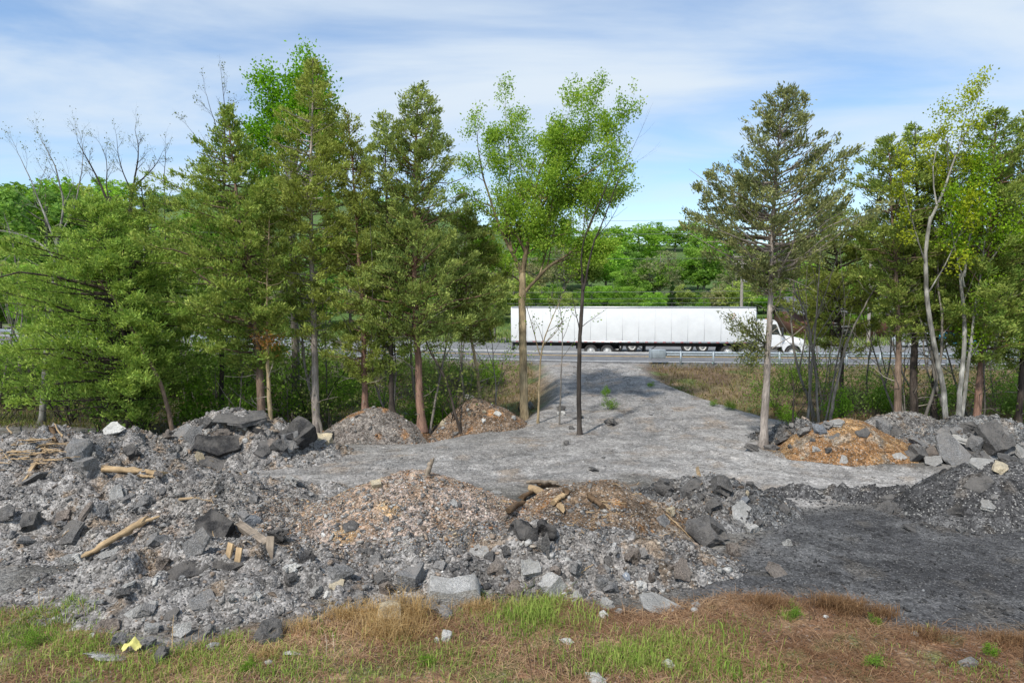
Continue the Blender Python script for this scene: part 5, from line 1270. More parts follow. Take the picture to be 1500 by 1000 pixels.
# notable pieces: pixel place, pixel width and height, kind, colour, label
CW = dict(pale='pale grey', grey='mid grey', dark='dark grey', black='black', brown='brownish', tan='tan', blue='bluish grey', white='whitish')
NOTABLE = [
 # right slab bank
 (1397, 660, 58, 46, 'slab', 'grey', 'big rounded grey slab propped up facing the clearing', (1.15, 0.1, 0.1)),
 (1352, 645, 46, 26, 'slab', 'grey', 'wavy grey slab overhanging a dark gap beside the orange pile', (0.35, 0.25, 0.4)),
 (1372, 662, 40, 34, 'boulder', 'brown', 'brownish lump wedged beside the big rounded slab', None),
 (1441, 622, 50, 22, 'slab', 'dark', 'flat dark slab with a pale broken edge, topmost of the right bank', (0.1, 0.12, 0.2)),
 (1449, 640, 44, 34, 'block', 'dark', 'dark block carrying the flat topmost slab of the right bank', None),
 (1473, 648, 36, 36, 'slab', 'grey', 'grey slab tilted against the dark block of the right bank', (0.9, -0.3, 0.3)),
 (1498, 656, 36, 30, 'slab', 'pale', 'pale slab cut by the right edge of the view', (0.7, 0.3, 0.4)),
 (1436, 672, 38, 22, 'slab', 'pale', 'pale wedge shaped slab low on the right bank', (0.6, -0.3, 0.5)),
 (1463, 682, 34, 13, 'boulder', 'tan', 'tan stone at the foot of the right slab bank', None),
 (1430, 646, 38, 30, 'boulder', 'grey', 'craggy grey lump under the topmost slab of the right bank', None),
 (1417, 624, 26, 15, 'boulder', 'dark', 'round dark lump on the crest of the right bank', None),
 (1368, 675, 24, 18, 'slab', 'pale', 'small pale slab leaning out of the gravel below the brownish lump', (0.9, 0.2, -.4)),
 (1409, 640, 34, 12, 'slab', 'white', 'long whitish slab lying behind the big rounded slab', (0.3, 0.1, 0.1)),
 (1480, 668, 40, 14, 'slab', 'dark', 'thin dark slab jutting from the lower right bank', (0.2, 0.1, 0.2)),
 (1385, 632, 34, 16, 'slab', 'grey', 'grey slab lying flat behind the wavy slab', None),
 (1340, 662, 26, 22, 'block', 'dark', 'dark chunk at the join of the orange pile and the slab bank', None),
 (1293, 622, 32, 22, 'boulder', 'grey', 'grey crag sticking up behind the orange pile', None),
 (1307, 628, 24, 16, 'slab', 'dark', 'dark slab leaning against the grey crag', None),
 (1225, 617, 26, 10, 'slab', 'pale', 'pale flat stone on the rim behind the orange pile', None),
 (1196, 624, 30, 16, 'boulder', 'blue', 'bluish grey boulder in the row beside the leafless stem', None),
 (1213, 621, 24, 14, 'boulder', 'grey', 'grey boulder between the bluish boulder and the pale flat stone', None),
 (1178, 628, 26, 18, 'slab', 'grey', 'grey tilted slab next to the leafless stem', None),
 (1146, 640, 36, 18, 'slab', 'dark', 'dark slab on the rubble strip behind the lone cedar', None),
 (1104, 652, 30, 16, 'slab', 'dark', 'dark slab lying at the foot of the lone cedar', None),
 (1130, 654, 26, 12, 'boulder', 'dark', 'dark lump just right of the lone cedar trunk', None),
 # on the orange pile
 (1265, 631, 24, 12, 'slab', 'dark', 'dark brown slab lying on the orange pile near its crest', None),
 (1214, 658, 15, 9, 'boulder', 'black', 'half black stone on the orange pile slope', None),
 (1195, 657, 14, 8, 'boulder', 'pale', 'pale stone next to the half black stone on the orange pile', None),
 (1236, 672, 18, 6, 'slab', 'pale', 'flat pale stone at the foot of the orange pile', None),
 (1318, 667, 20, 9, 'slab', 'pale', 'flat pale stone low on the right flank of the orange pile', None),
 (1222, 640, 22, 6, 'slab', 'dark', 'thin dark slab halfway up the orange pile', None),
 (1175, 670, 8, 7, 'boulder', 'tan', 'small round tan stone on the gravel by the orange pile', None),
 # black mound
 (1447, 736, 27, 16, 'slab', 'pale', 'pale grey slab lying on the smooth black mound', (0.45, -0.1, 0.3)),
 (1457, 725, 12, 12, 'boulder', 'grey', 'small grey rock just above the pale slab of the black mound', None),
 (1432, 706, 40, 9, 'slab', 'dark', 'dark slab bedded in the crest of the black mound', None),
 (1397, 745, 26, 16, 'slab', 'black', 'bluish black slab half buried in the black mound', None),
 (1300, 740, 50, 18, 'boulder', 'dark', 'long dark lump on the low black ridge', None),
 (1300, 728, 24, 10, 'boulder', 'dark', 'small dark lump behind the long lump of the black ridge', None),
 (1150, 744, 26, 14, 'boulder', 'dark', 'rounded dark lump at the left end of the black ridge', None),
 (1334, 772, 28, 9, 'slab', 'dark', 'flat dark slab on the black millings in front of the mound', None),
 (1407, 774, 16, 12, 'boulder', 'grey', 'grey stone on the black millings below the mound', None),
 (1143, 836, 46, 14, 'slab', 'brown', 'brownish grey wedge lying alone on the black millings', (0.3, 0.35, -0.5)),
 (1153, 794, 13, 9, 'block', 'pale', 'pale stone alone on the black millings', None),
 # asphalt heap
 (1060, 706, 56, 34, 'boulder', 'dark', 'large smooth dark lump crowning the asphalt heap', None),
 (1015, 712, 40, 28, 'boulder', 'dark', 'dark lump beside the tan plank on the asphalt heap', None),
 (1040, 772, 82, 46, 'boulder', 'dark', 'biggest dark boulder, below the asphalt heap', None),
 (1071, 800, 30, 30, 'boulder', 'brown', 'cracked brownish rock in front of the biggest dark boulder', None),
 (1030, 804, 22, 12, 'slab', 'pale', 'pale flat stone left of the cracked brownish rock', None),
 (1101, 772, 17, 14, 'block', 'pale', 'pale block right of the biggest dark boulder', None),
 (1091, 732, 13, 9, 'block', 'blue', 'bluish block on the right flank of the asphalt heap', None),
 (1094, 719, 11, 9, 'boulder', 'tan', 'tan pebble on the right flank of the asphalt heap', None),
 (1110, 764, 16, 14, 'boulder', 'dark', 'dark stone by the pale block at the heap foot', None),
 (975, 707, 36, 28, 'boulder', 'dark', 'dark lump where the heap meets the timber mound', None),
 (1045, 735, 34, 20, 'boulder', 'dark', 'dark angular lump in the middle of the asphalt heap', None),
 (1085, 748, 42, 9, 'slab', 'pale', 'long pale grey slab between the heap and the biggest boulder', None),
 (982, 746, 20, 16, 'boulder', 'tan', 'dull tan rock on the right shoulder of the timber mound', None),
 # front bank
 (570, 897, 40, 22, 'block', 'tan', 'cream coloured stone in the dry straw', None),
 (678, 852, 20, 15, 'block', 'white', 'whitish stone just above the concrete kerb block', None),
 (698, 855, 15, 16, 'boulder', 'pale', 'pale round stone beside the whitish stone', None),
 (632, 880, 26, 24, 'boulder', 'grey', 'grey rock at the left end of the kerb block', None),
 (652, 893, 44, 22, 'boulder', 'grey', 'grey rock under the concrete kerb block', None),
 (810, 853, 30, 30, 'block', 'pale', 'pale grey block at the top of the tall green grass', None),
 (777, 831, 30, 26, 'block', 'pale', 'pale rounded block on the front bank above the tall grass', None),
 (752, 857, 36, 28, 'boulder', 'brown', 'brownish boulder left of the tall green grass', None),
 (842, 829, 26, 32, 'boulder', 'grey', 'upright grey rock in the middle of the front bank', None),
 (814, 832, 22, 18, 'boulder', 'brown', 'tan grey rock between the pale block and upright rock', None),
 (926, 810, 30, 34, 'boulder', 'brown', 'large brownish boulder below the timber mound', None),
 (1001, 836, 30, 28, 'slab', 'brown', 'purplish brown slab standing at the edge of the black millings', (1.0, 0.3, 0.2)),
 (970, 878, 68, 30, 'slab', 'pale', 'widest pale slab, lying flat at the right end of the front bank', (0.28, 0.08, 0.1)),
 (938, 857, 15, 13, 'block', 'white', 'cream stone above the widest pale slab', None),
 (918, 840, 16, 14, 'slab', 'blue', 'bluish slab left of the cream stone', None),
 (953, 842, 18, 22, 'boulder', 'brown', 'brown upright stone between the cream stone and purplish slab', None),
 (1018, 884, 20, 10, 'boulder', 'pale', 'pale pebble on the brown straw, upper of two', None),
 (1018, 892, 17, 9, 'boulder', 'white', 'white pebble on the brown straw, lower of two', None),
 (905, 893, 18, 9, 'boulder', 'pale', 'pale pebble at the grass edge below the bank', None),
 (845, 868, 24, 18, 'slab', 'pale', 'pale slab right of the tall green grass', None),
 (700, 802, 34, 12, 'slab', 'pale', 'long pale splinter of concrete beside the gravel mound', (0.3, -0.3, 0.9)),
 (800, 800, 16, 36, 'slab', 'dark', 'upright dark grey slab below the black tar face', (1.2, 0.1, 0.3)),
 (718, 812, 24, 20, 'boulder', 'dark', 'dark round rock beside the long pale splinter', None),
 (770, 772, 58, 34, 'boulder', 'black', 'black tar lump under the broken timber, left part', None),
 (800, 772, 44, 36, 'boulder', 'black', 'black tar lump under the broken timber, right part', None),
 (725, 828, 34, 26, 'boulder', 'brown', 'brown grey rock in the front bank near the pale rounded block', None),
 (880, 850, 24, 20, 'boulder', 'grey', 'grey rock in the front bank near the fallen twig', None),
 (890, 880, 24, 26, 'boulder', 'pale', 'pale grey rock at the grass edge near the widest slab', None),
 (602, 840, 36, 28, 'block', 'grey', 'dusty grey block in the front bank left of the kerb block', None),
 (565, 856, 24, 26, 'boulder', 'brown', 'brown rock above the cream coloured stone', None),
 (528, 872, 32, 20, 'boulder', 'grey', 'grey rock left of the brown rock in the front bank', None),
 (540, 890, 30, 10, 'slab', 'pale', 'thin pale slab sticking out beside the cream stone', None),
 (510, 890, 18, 17, 'boulder', 'blue', 'bluish stone at the straw edge', None),
 (494, 885, 17, 14, 'boulder', 'blue', 'bluish stone next to another at the straw edge, farther left', None),
 (463, 862, 21, 20, 'boulder', 'pale', 'pale round stone in the middle of the grey rubble tongue', None),
 (482, 869, 11, 11, 'block', 'white', 'small white block beside the pale round stone', None),
 (430, 829, 28, 13, 'boulder', 'white', 'whitish flat stone on top of the rubble below the planks', None),
 (428, 843, 26, 22, 'boulder', 'dark', 'dark rock under the whitish flat stone', None),
 (498, 836, 46, 22, 'boulder', 'grey', 'dusty grey boulder on the lower edge of the gravel mound', None),
 (493, 853, 28, 9, 'slab', 'tan', 'thin tan slab under the dusty grey boulder', None),
 (450, 812, 30, 22, 'boulder', 'black', 'black lump at the left foot of the gravel mound', None),
 (540, 805, 22, 14, 'boulder', 'dark', 'dark lump on the lower gravel mound', None),
 (513, 768, 26, 12, 'slab', 'dark', 'dark flat patch of asphalt on the gravel mound', None),
 (665, 734, 16, 10, 'slab', 'pale', 'pale flat stone on the upper gravel mound', None),
 (725, 720, 24, 8, 'slab', 'pale', 'pale flat slab on the right shoulder of the gravel mound', None),
 (551, 708, 14, 11, 'block', 'tan', 'yellowish block on the top left of the gravel mound', None),
 (394, 920, 56, 30, 'boulder', 'dark', 'dark grey rock lying in the green grass', None),
 (374, 873, 13, 14, 'block', 'white', 'small white stone in the rubble tongue, upper', None),
 (340, 873, 13, 16, 'boulder', 'pale', 'small pale stone in the rubble tongue near the white one', None),
 # rubble tongue at the left
 (268, 922, 26, 22, 'slab', 'pale', 'pale triangular slab near the end of the rubble tongue', (0.9, 0.3, 0.2)),
 (222, 920, 20, 16, 'block', 'pale', 'pale block in the rubble tongue above the yellow scrap', None),
 (172, 938, 22, 24, 'block', 'grey', 'grey upright block left of the yellow scrap', None),
 (238, 955, 36, 26, 'boulder', 'dark', 'dark rock at the tip of the rubble tongue', None),
 (155, 912, 36, 26, 'slab', 'brown', 'brown tilted slab at the left end of the rubble tongue', (0.8, -0.4, 0.6)),
 (205, 890, 46, 13, 'slab', 'pale', 'long pale slab aslant in the rubble tongue', (0.5, -0.35, 0.5)),
 (136, 929, 16, 9, 'boulder', 'white', 'whitish pebble by the brown tilted slab', None),
 (160, 958, 64, 12, 'slab', 'pale', 'flat pale slab in the grass under the yellow scrap', None),
 (216, 942, 18, 22, 'block', 'grey', 'grey block right of the yellow scrap', None),
 (308, 922, 26, 24, 'boulder', 'grey', 'grey rock right of the pale triangular slab', None),
 (296, 876, 40, 12, 'slab', 'grey', 'thin grey slab high in the rubble tongue', None),
 (312, 945, 20, 14, 'boulder', 'pale', 'pale stone in the grass at the right of the rubble tongue', None),
 (140, 878, 24, 12, 'slab', 'pale', 'pale slab on the far left grass edge', None),
 # left heaps
 (168, 628, 30, 17, 'slab', 'white', 'white slab standing on the crest against the trees', (0.9, -0.2, 0.1)),
 (356, 607, 74, 22, 'slab', 'dark', 'large dark capping slab below the twin trunk cedar', (0.25, 0.08, 0.1)),
 (372, 618, 40, 14, 'slab', 'black', 'black slab under the large capping slab', None),
 (322, 652, 66, 32, 'slab', 'black', 'tilted black tar slab beside the clearing', (0.95, 0.3, 0.15)),
 (318, 673, 70, 18, 'slab', 'dark', 'dark slab lying in front of the tilted black tar slab', (0.5, 0.25, 0.1)),
 (284, 640, 26, 38, 'slab', 'grey', 'grey slab standing upright left of the black tar slab', (1.1, 0.5, 0.3)),
 (268, 628, 32, 20, 'slab', 'grey', 'grey leaning slab behind the upright grey slab', (0.8, -0.4, 0.3)),
 (302, 616, 26, 20, 'boulder', 'dark', 'dark lump left of the capping slab', None),
 (437, 632, 40, 36, 'block', 'black', 'jagged black tar block near the tan kerb piece', None),
 (468, 643, 34, 14, 'block', 'tan', 'tan kerb piece at the end of the left rubble ridge', (0.2, 0.05, 0.15)),
 (484, 636, 14, 12, 'block', 'dark', 'dark block touching the tan kerb piece', None),
 (426, 646, 28, 22, 'block', 'grey', 'grey block between the black tar block and curved slab', None),
 (452, 640, 18, 24, 'slab', 'grey', 'grey slab leaning on the tan kerb piece', (1.1, .2, .8)),
 (386, 653, 32, 16, 'slab', 'dark', 'curved dark slab at the edge of the clearing', None),
 (402, 646, 24, 16, 'boulder', 'brown', 'brown rock above the curved dark slab', None),
 (409, 652, 20, 14, 'block', 'dark', 'dark chunk right of the curved dark slab', None),
 (358, 624, 10, 9, 'boulder', 'white', 'small white stone on the ridge above the driftwood', None),
 (359, 643, 9, 9, 'boulder', 'white', 'small white stone below the driftwood', None),
 (294, 667, 16, 15, 'slab', 'tan', 'tan splinter of stone beside the dark lying slab', (0.9, 0.4, 0.3)),
 (270, 660, 16, 7, 'slab', 'pale', 'flat pale stone left of the tan splinter', None),
 (245, 634, 22, 14, 'boulder', 'brown', 'brown rock on the crest right of the white slab', None),
 (120, 655, 62, 32, 'boulder', 'grey', 'big rounded grey boulder on the left mound', None),
 (128, 682, 26, 28, 'block', 'grey', 'grey block wedged under the big rounded boulder', None),
 (192, 659, 20, 12, 'block', 'black', 'black angular stone left of the leaning slabs', None),
 (170, 722, 20, 22, 'slab', 'pale', 'pale triangular slab in the middle of the left heap', (1.0, 0.2, 0.4)),
 (188, 722, 30, 14, 'slab', 'grey', 'grey slab right of the pale triangular slab', None),
 (212, 734, 40, 24, 'boulder', 'grey', 'grey rock mass beside the two slabs of the left heap', None),
 (142, 745, 34, 16, 'slab', 'grey', 'grey slab lying left of the grey rock mass', None),
 (118, 752, 48, 16, 'slab', 'brown', 'long brownish slab overhanging a gap in the left heap', None),
 (105, 772, 46, 20, 'slab', 'dark', 'dark slab under the long brownish slab', None),
 (45, 787, 36, 16, 'slab', 'grey', 'grey slab with a shadowed underside at the far left', None),
 (14, 747, 40, 26, 'boulder', 'dark', 'dark rock at the far left edge', None),
 (48, 762, 26, 24, 'block', 'dark', 'dark block right of the dark edge rock', None),
 (50, 700, 44, 12, 'slab', 'grey', 'grey slab near the slanting pale plank', None),
 (170, 777, 40, 16, 'slab', 'dark', 'dark slab above the long pale pole', None),
 (158, 808, 30, 13, 'slab', 'pale', 'pale slab just below the long pale pole', (0.4, -0.3, 0.5)),
 (102, 818, 24, 12, 'block', 'pale', 'pale block at the lower end of the long pole', None),
 (116, 815, 15, 14, 'block', 'white', 'whitish stone touching the lower end of the long pole', None),
 (290, 795, 40, 34, 'slab', 'grey', 'grey slab standing below the black tar patch', (1.0, -0.3, 0.3)),
 (310, 760, 56, 46, 'slab', 'black', 'big black tar patch slanting down the heap', (0.7, -0.3, 0.4)),
 (276, 830, 74, 26, 'slab', 'black', 'long black tar patch low on the heap', (0.5, -0.2, 0.2)),
 (335, 822, 46, 18, 'slab', 'black', 'black tar patch beside the short upright planks', (0.5, -0.1, 0.3)),
 (366, 762, 44, 26, 'boulder', 'blue', 'bluish rock between the black patch and the gravel mound', None),
 (408, 780, 36, 20, 'boulder', 'black', 'black lump in the hollow beside the gravel mound', None),
 (242, 822, 34, 30, 'boulder', 'brown', 'brownish rock set in the long black tar patch', None),
 (230, 790, 22, 20, 'block', 'grey', 'grey block right of the upper end of the long pole', None),
 (427, 702, 24, 12, 'block', 'pale', 'long pale block lying at the near edge of the clearing', None),
 (455, 722, 12, 8, 'boulder', 'pale', 'pale pebble near the long pale block', None),
 # dirt mounds behind the clearing
 (687, 581, 18, 10, 'boulder', 'pale', 'pale boulder behind the crest of the brown dirt mound', None),
 (650, 617, 16, 7, 'boulder', 'tan', 'tan stone at the left foot of the brown dirt mound', None),
 (729, 604, 12, 6, 'slab', 'white', 'whitish stone high on the right of the brown dirt mound', None),
 (753, 610, 9, 7, 'boulder', 'pale', 'pale pebble at the right foot of the brown dirt mound', None),
 (709, 602, 7, 6, 'boulder', 'tan', 'small tan stone on the middle of the brown dirt mound', None),
 (688, 605, 7, 6, 'boulder', 'tan', 'small tan stone left of the middle on the brown dirt mound', None),
 (709, 615, 8, 5, 'boulder', 'white', 'small white stone low on the brown dirt mound', None),
 (766, 594, 18, 22, 'boulder', 'dark', 'dark boulder at the foot of the oak', None),
 (778, 592, 16, 20, 'boulder', 'grey', 'grey boulder touching the dark one at the oak foot', None),
 (824, 604, 14, 9, 'boulder', 'white', 'whitish stone by the thin grey sapling', None),
 (822, 597, 16, 10, 'boulder', 'dark', 'dark lump behind the whitish stone by the sapling', None),
 (895, 617, 26, 12, 'boulder', 'dark', 'dark half buried lump on the gravel right of the lone thin tree', None),
 (829, 647, 11, 12, 'boulder', 'dark', 'upright dark stone on the gravel left of the lone thin tree', None),
 (836, 625, 14, 8, 'boulder', 'dark', 'dark stone behind the lone thin tree', None),
 (872, 685, 26, 9, 'slab', 'dark', 'flat dark slab half buried in the near gravel', None),
 (845, 610, 22, 6, 'slab', 'dark', 'flat dark slab behind the lone thin tree', None),
]
for (px, py, w, h, kind, mt, lab, rot) in NOTABLE:
    q = hit(px, py + h * 0.38); D = q[1]; sw = w * D / 1000 * 1.12; sh = h * D / 1000 * 1.2
    if kind == 'slab':
        if rot is not None and abs(rot[0]) > 0.8: size = (sw, sh * 1.1, max(0.12, 0.22 * sw))
        else: size = (sw, sw * 0.8, max(0.10, min(sh * 0.55, 0.4)))
        if rot is not None and rot[0] > 0.3: size = (size[0], max(size[1] * 0.6, sh * 1.2), size[2])
    else: size = (sw, sw * 0.85, sh)
    up = 0.38 if (rot is not None and abs(rot[0]) > 0.8) else 0
    if up: q = q + np.array([0, 0, sh * up * 0.9])
    chunk(q, kind, size, mt, lab, None, 0.22, 0.34 if not up else 0.5, rot=rot)

# the kerb block with its dressed edge
q = hit(668, 884); t_ = Acc()
prism(t_, [(-0.42, -0.14), (0.36, -0.14), (0.40, 0.02), (0.33, 0.17), (-0.10, 0.15), (-0.40, 0.26), (-0.47, 0.05)], -0.2, 0.2)
o = t_.build('kerb_block', M['pale']); o.location = (q[0], q[1] + .05, q[2] + 0.17); o.rotation_euler = (0.25, -0.10, 0.08); bevel(o, 0.02, 1)
tag(o, 'broken pale concrete kerb block lying on the bank above the grass', 'kerb block')

# the nameless pieces: fill up to about 300
def fill(n, px0, px1, py0, py1, smin, smax, mats, place, group, kinds=('boulder', 'block', 'slab')):
    i = 0
    while i < n:
        px, py = rng.uniform(px0, px1), rng.uniform(py0, py1); q = hit(px, py)
        if q[1] < float(grassline(q[0])) - 0.1: continue
        zb = float(base(q[0], q[1]))
        if float(H(q[0], q[1])) < zb + 0.06: i += 0.2; continue
        s = 0.9 * smin + (smax - smin) * rng.uniform(0, 1) ** 2; mt = mats[int(rng.integers(0, len(mats)))]; kd = kinds[int(rng.integers(0, len(kinds)))]
        szw = 'small' if s < smin + (smax - smin) * 0.3 else 'fair sized'
        size = (s, s * rng.uniform(0.6, 0.95), s * rng.uniform(0.45, 0.8)) if kd != 'slab' else (s * 1.2, s * rng.uniform(0.7, 1), s * 0.32)
        chunk(q, kd, size, mt, f'{szw} {CW[mt]} {CATS[kd]} {place}', group, 0.4, 0.32); i += 1
fill(44, 480, 1010, 800, 888, 0.11, 0.32, ('grey', 'pale', 'grey', 'brown', 'dark'), 'packed in the bank above the grass', 'loose pieces of the front bank')
fill(24, 130, 480, 830, 945, 0.10, 0.30, ('grey', 'grey', 'pale', 'dark'), 'in the rubble tongue', 'loose pieces of the rubble tongue')
fill(26, 0, 420, 660, 830, 0.13, 0.40, ('grey', 'grey', 'grey', 'brown'), 'strewn over the wide left heap', 'loose pieces of the left heap')
fill(14, 180, 480, 608, 655, 0.2, 0.5, ('grey', 'dark', 'grey', 'brown'), 'on the ridge under the twin trunk cedar', 'loose pieces of the left ridge')
fill(20, 1345, 1500, 625, 682, 0.2, 0.55, ('grey', 'dark', 'grey', 'brown'), 'in the right slab bank', 'loose pieces of the right bank')
fill(14, 950, 1110, 695, 800, 0.14, 0.4, ('dark', 'dark', 'grey'), 'on the dark asphalt heap', 'loose pieces of the asphalt heap')
fill(8, 1090, 1200, 622, 656, 0.2, 0.45, ('dark', 'dark', 'grey'), 'on the rubble strip behind the lone cedar', 'loose pieces behind the cedar')
# pale limestone pieces lying in the grass
for px, py, w, h, lab in ((653, 935, 34, 12, 'cluster forming whitish stone in the grass below the kerb block'), (640, 940, 12, 8, 'small white stone at the left of the grass whitish stone'), (884, 903, 22, 10, 'white wedge shaped stone on the straw'), (828, 941, 26, 9, 'thin broken white stone on the straw'), (980, 976, 24, 12, 'white stone in the green grass at the bottom'), (870, 996, 40, 10, 'whitish stone at the bottom edge of the view'), (393, 971, 16, 6, 'white chip in the grass below the dark rock'), (428, 958, 28, 5, 'thin pale chip in the grass right of the dark rock'), (1210, 905, 14, 5, 'pale chip on the brown straw near the dead stalks'), (1340, 930, 18, 7, 'white chip at the edge of the black millings'), (1418, 974, 36, 12, 'grey stone in the straw at the bottom right')):
    q = hit(px, py); D = q[1]; chunk(q, 'boulder', (w * D / 1000 * 1.1, w * D / 1300, h * D / 1000 * 1.5), 'white' if 'grey' not in lab else 'grey', lab, None, 0.1, 0.3)

# ------------------------------------------------------------------ small stones: one uncountable mass
OCT_V = np.array([(1, 0, 0), (-1, 0, 0), (0, 1, 0), (0, -1, 0), (0, 0, 1), (0, 0, -1)], float)
OCT_F = np.array([(0, 2, 4), (2, 1, 4), (1, 3, 4), (3, 0, 4), (2, 0, 5), (1, 2, 5), (3, 1, 5), (0, 3, 5)])
CUB_V = np.array([(x, y, z) for x in (-.75, .75) for y in (-.75, .75) for z in (-.6, .6)], float)
CUB_F = np.array([(0, 1, 3), (0, 3, 2), (4, 6, 7), (4, 7, 5), (0, 4, 5), (0, 5, 1), (2, 3, 7), (2, 7, 6), (0, 2, 6), (0, 6, 4), (1, 5, 7), (1, 7, 3)])
def pebbles(acc, X, Y, size, cols, rs):
    Z = H(X, Y)
    for VV, FF, sel in ((OCT_V, OCT_F, rs.random(len(X)) < 0.5), (CUB_V, CUB_F, None)):
        if sel is not None: first = sel
        else: sel = ~first
        n = int(sel.sum())
        if not n: continue
        s = size[sel][:, None, None] * np.stack([rs.uniform(.7, 1.3, n), rs.uniform(.6, 1.1, n), rs.uniform(.4, .85, n)], 1)[:, None, :] * 0.5
        V = VV[None] * s * rs.uniform(0.7, 1.3, (n, len(VV), 1))
        A = rs.uniform(0, 6.28, (n, 2)); c, sn = np.cos(A), np.sin(A)
        x, y, z = V[..., 0], V[..., 1], V[..., 2]
        y, z = y * c[:, :1] - z * sn[:, :1] * .6, z * c[:, :1] + y * sn[:, :1] * .6
        x, y = x * c[:, 1:] - y * sn[:, 1:], x * sn[:, 1:] + y * c[:, 1:]
        V = np.stack([x, y, z], -1) + np.stack([X[sel], Y[sel], Z[sel] + size[sel] * 0.12], 1)[:, None, :]
        F = FF[None] + (np.arange(n) * len(VV))[:, None, None]
        acc.add(V.reshape(-1, 3), F.reshape(-1, 3), np.repeat(cols[sel], len(VV), 0))
PAL = {'grey': [(0.20, 0.187, 0.173), (0.26, 0.247, 0.232), (0.14, 0.132, 0.126), (0.36, 0.345, 0.32), (0.23, 0.18, 0.14), (0.095, 0.09, 0.087)],
       'warm': [(0.32, 0.26, 0.22), (0.43, 0.38, 0.345), (0.26, 0.20, 0.16), (0.36, 0.25, 0.155), (0.30, 0.165, 0.09), (0.48, 0.42, 0.33)],
       'brown': [(0.16, 0.12, 0.085), (0.22, 0.17, 0.13), (0.12, 0.10, 0.09), (0.30, 0.27, 0.24), (0.24, 0.13, 0.06)],
       'orange': [(0.28, 0.16, 0.075), (0.36, 0.235, 0.12), (0.24, 0.135, 0.065), (0.30, 0.24, 0.18), (0.18, 0.11, 0.06)],
       'black': [(0.06, 0.06, 0.061), (0.09, 0.09, 0.09), (0.045, 0.045, 0.046), (0.14, 0.14, 0.14), (0.30, 0.29, 0.27)],
       'gravel': [(0.27, 0.256, 0.242), (0.34, 0.323, 0.306), (0.18, 0.175, 0.17), (0.38, 0.37, 0.355)]}
def patchy(p, X, Y, c):
    b = blotch(X, Y, p['cols'], p['seed']); return c * np.clip(b / np.mean(b, 0), 0.35, 1.7) ** 0.6
def pick(p, n, rs, w=None):
    P = np.array(PAL[p]); return P[rs.choice(len(P), n, p=w)] * np.exp(rs.normal(0, .15, (n, 1)))
def size_ln(n, med, sig, lo, hi, rs): return np.clip(np.exp(rs.normal(math.log(med), sig, n)), lo, hi)
rs = np.random.default_rng(99)
PP = [('grey', 9000, .05), ('grey', 5200, .05), ('grey', 4200, .06), ('grey', 12500, .05), ('grey', 6500, .045), ('grey', 7500, .042), ('warm', 26000, .030), ('brown', 4200, .04), ('grey', 10500, .05), ('grey', 2600, .05),
      ('black', 3200, .035), ('black', 1400, .045), ('orange', 16000, .030), ('grey', 1800, .06), ('grey', 2600, .07), ('black', 1200, .06), ('brown', 1300, .05), ('brown', 1600, .05)]
peb = Acc()
for p, (pal, n, med) in zip(PILES, PP):
    an = rs.uniform(0, 6.28, n); r_ = np.sqrt(rs.uniform(0, 1.0, n)) * 1.03
    u, v = r_ * np.cos(an) * p['rx'], r_ * np.sin(an) * p['ry']; c, s = math.cos(p['rot']), math.sin(p['rot'])
    X, Y = p['cx'] + u * c - v * s, p['cy'] + u * s + v * c
    k = Y > grassline(X) - 0.05 + 0.15 * rs.normal(0, 1, n)
    sz = size_ln(n, med * (0.66 if pal != 'warm' else 0.75), 0.5, 0.012, 0.12, rs)
    w = None if pal != 'black' else [.43, .32, .2, .035, .015]
    pebbles(peb, X[k], Y[k], sz[k], patchy(p, X[k], Y[k], pick(pal, int(k.sum()), rs, w)), rs)
# broken fragments, far too many to count
rs2 = np.random.default_rng(411)
def hull_np(seed):
    r3 = np.random.default_rng(seed); bm = bmesh.new(); f = r3.uniform(0.25, 0.7)
    for q in norm(r3.normal(0, 1, (13, 3))) * r3.uniform(0.38, 0.56, (13, 1)) * np.array([1.25, 0.85, f * 0.9]): bm.verts.new(q)
    r = bmesh.ops.convex_hull(bm, input=bm.verts[:])
    bmesh.ops.delete(bm, geom=list({g for g in r['geom_interior'] + r['geom_unused'] if isinstance(g, bmesh.types.BMVert)}), context='VERTS')
    bmesh.ops.triangulate(bm, faces=bm.faces[:]); bm.verts.index_update()
    V = np.array([v.co[:] for v in bm.verts]); F = np.array([[v.index for v in fc.verts] for fc in bm.faces]); bm.free(); return V, F
HL = [hull_np(i + 500) for i in range(12)]
FR = [420, 260, 420, 620, 320, 420, 24, 110, 900, 320, 24, 130, 16, 90, 330, 140, 40, 50]
frg = Acc()
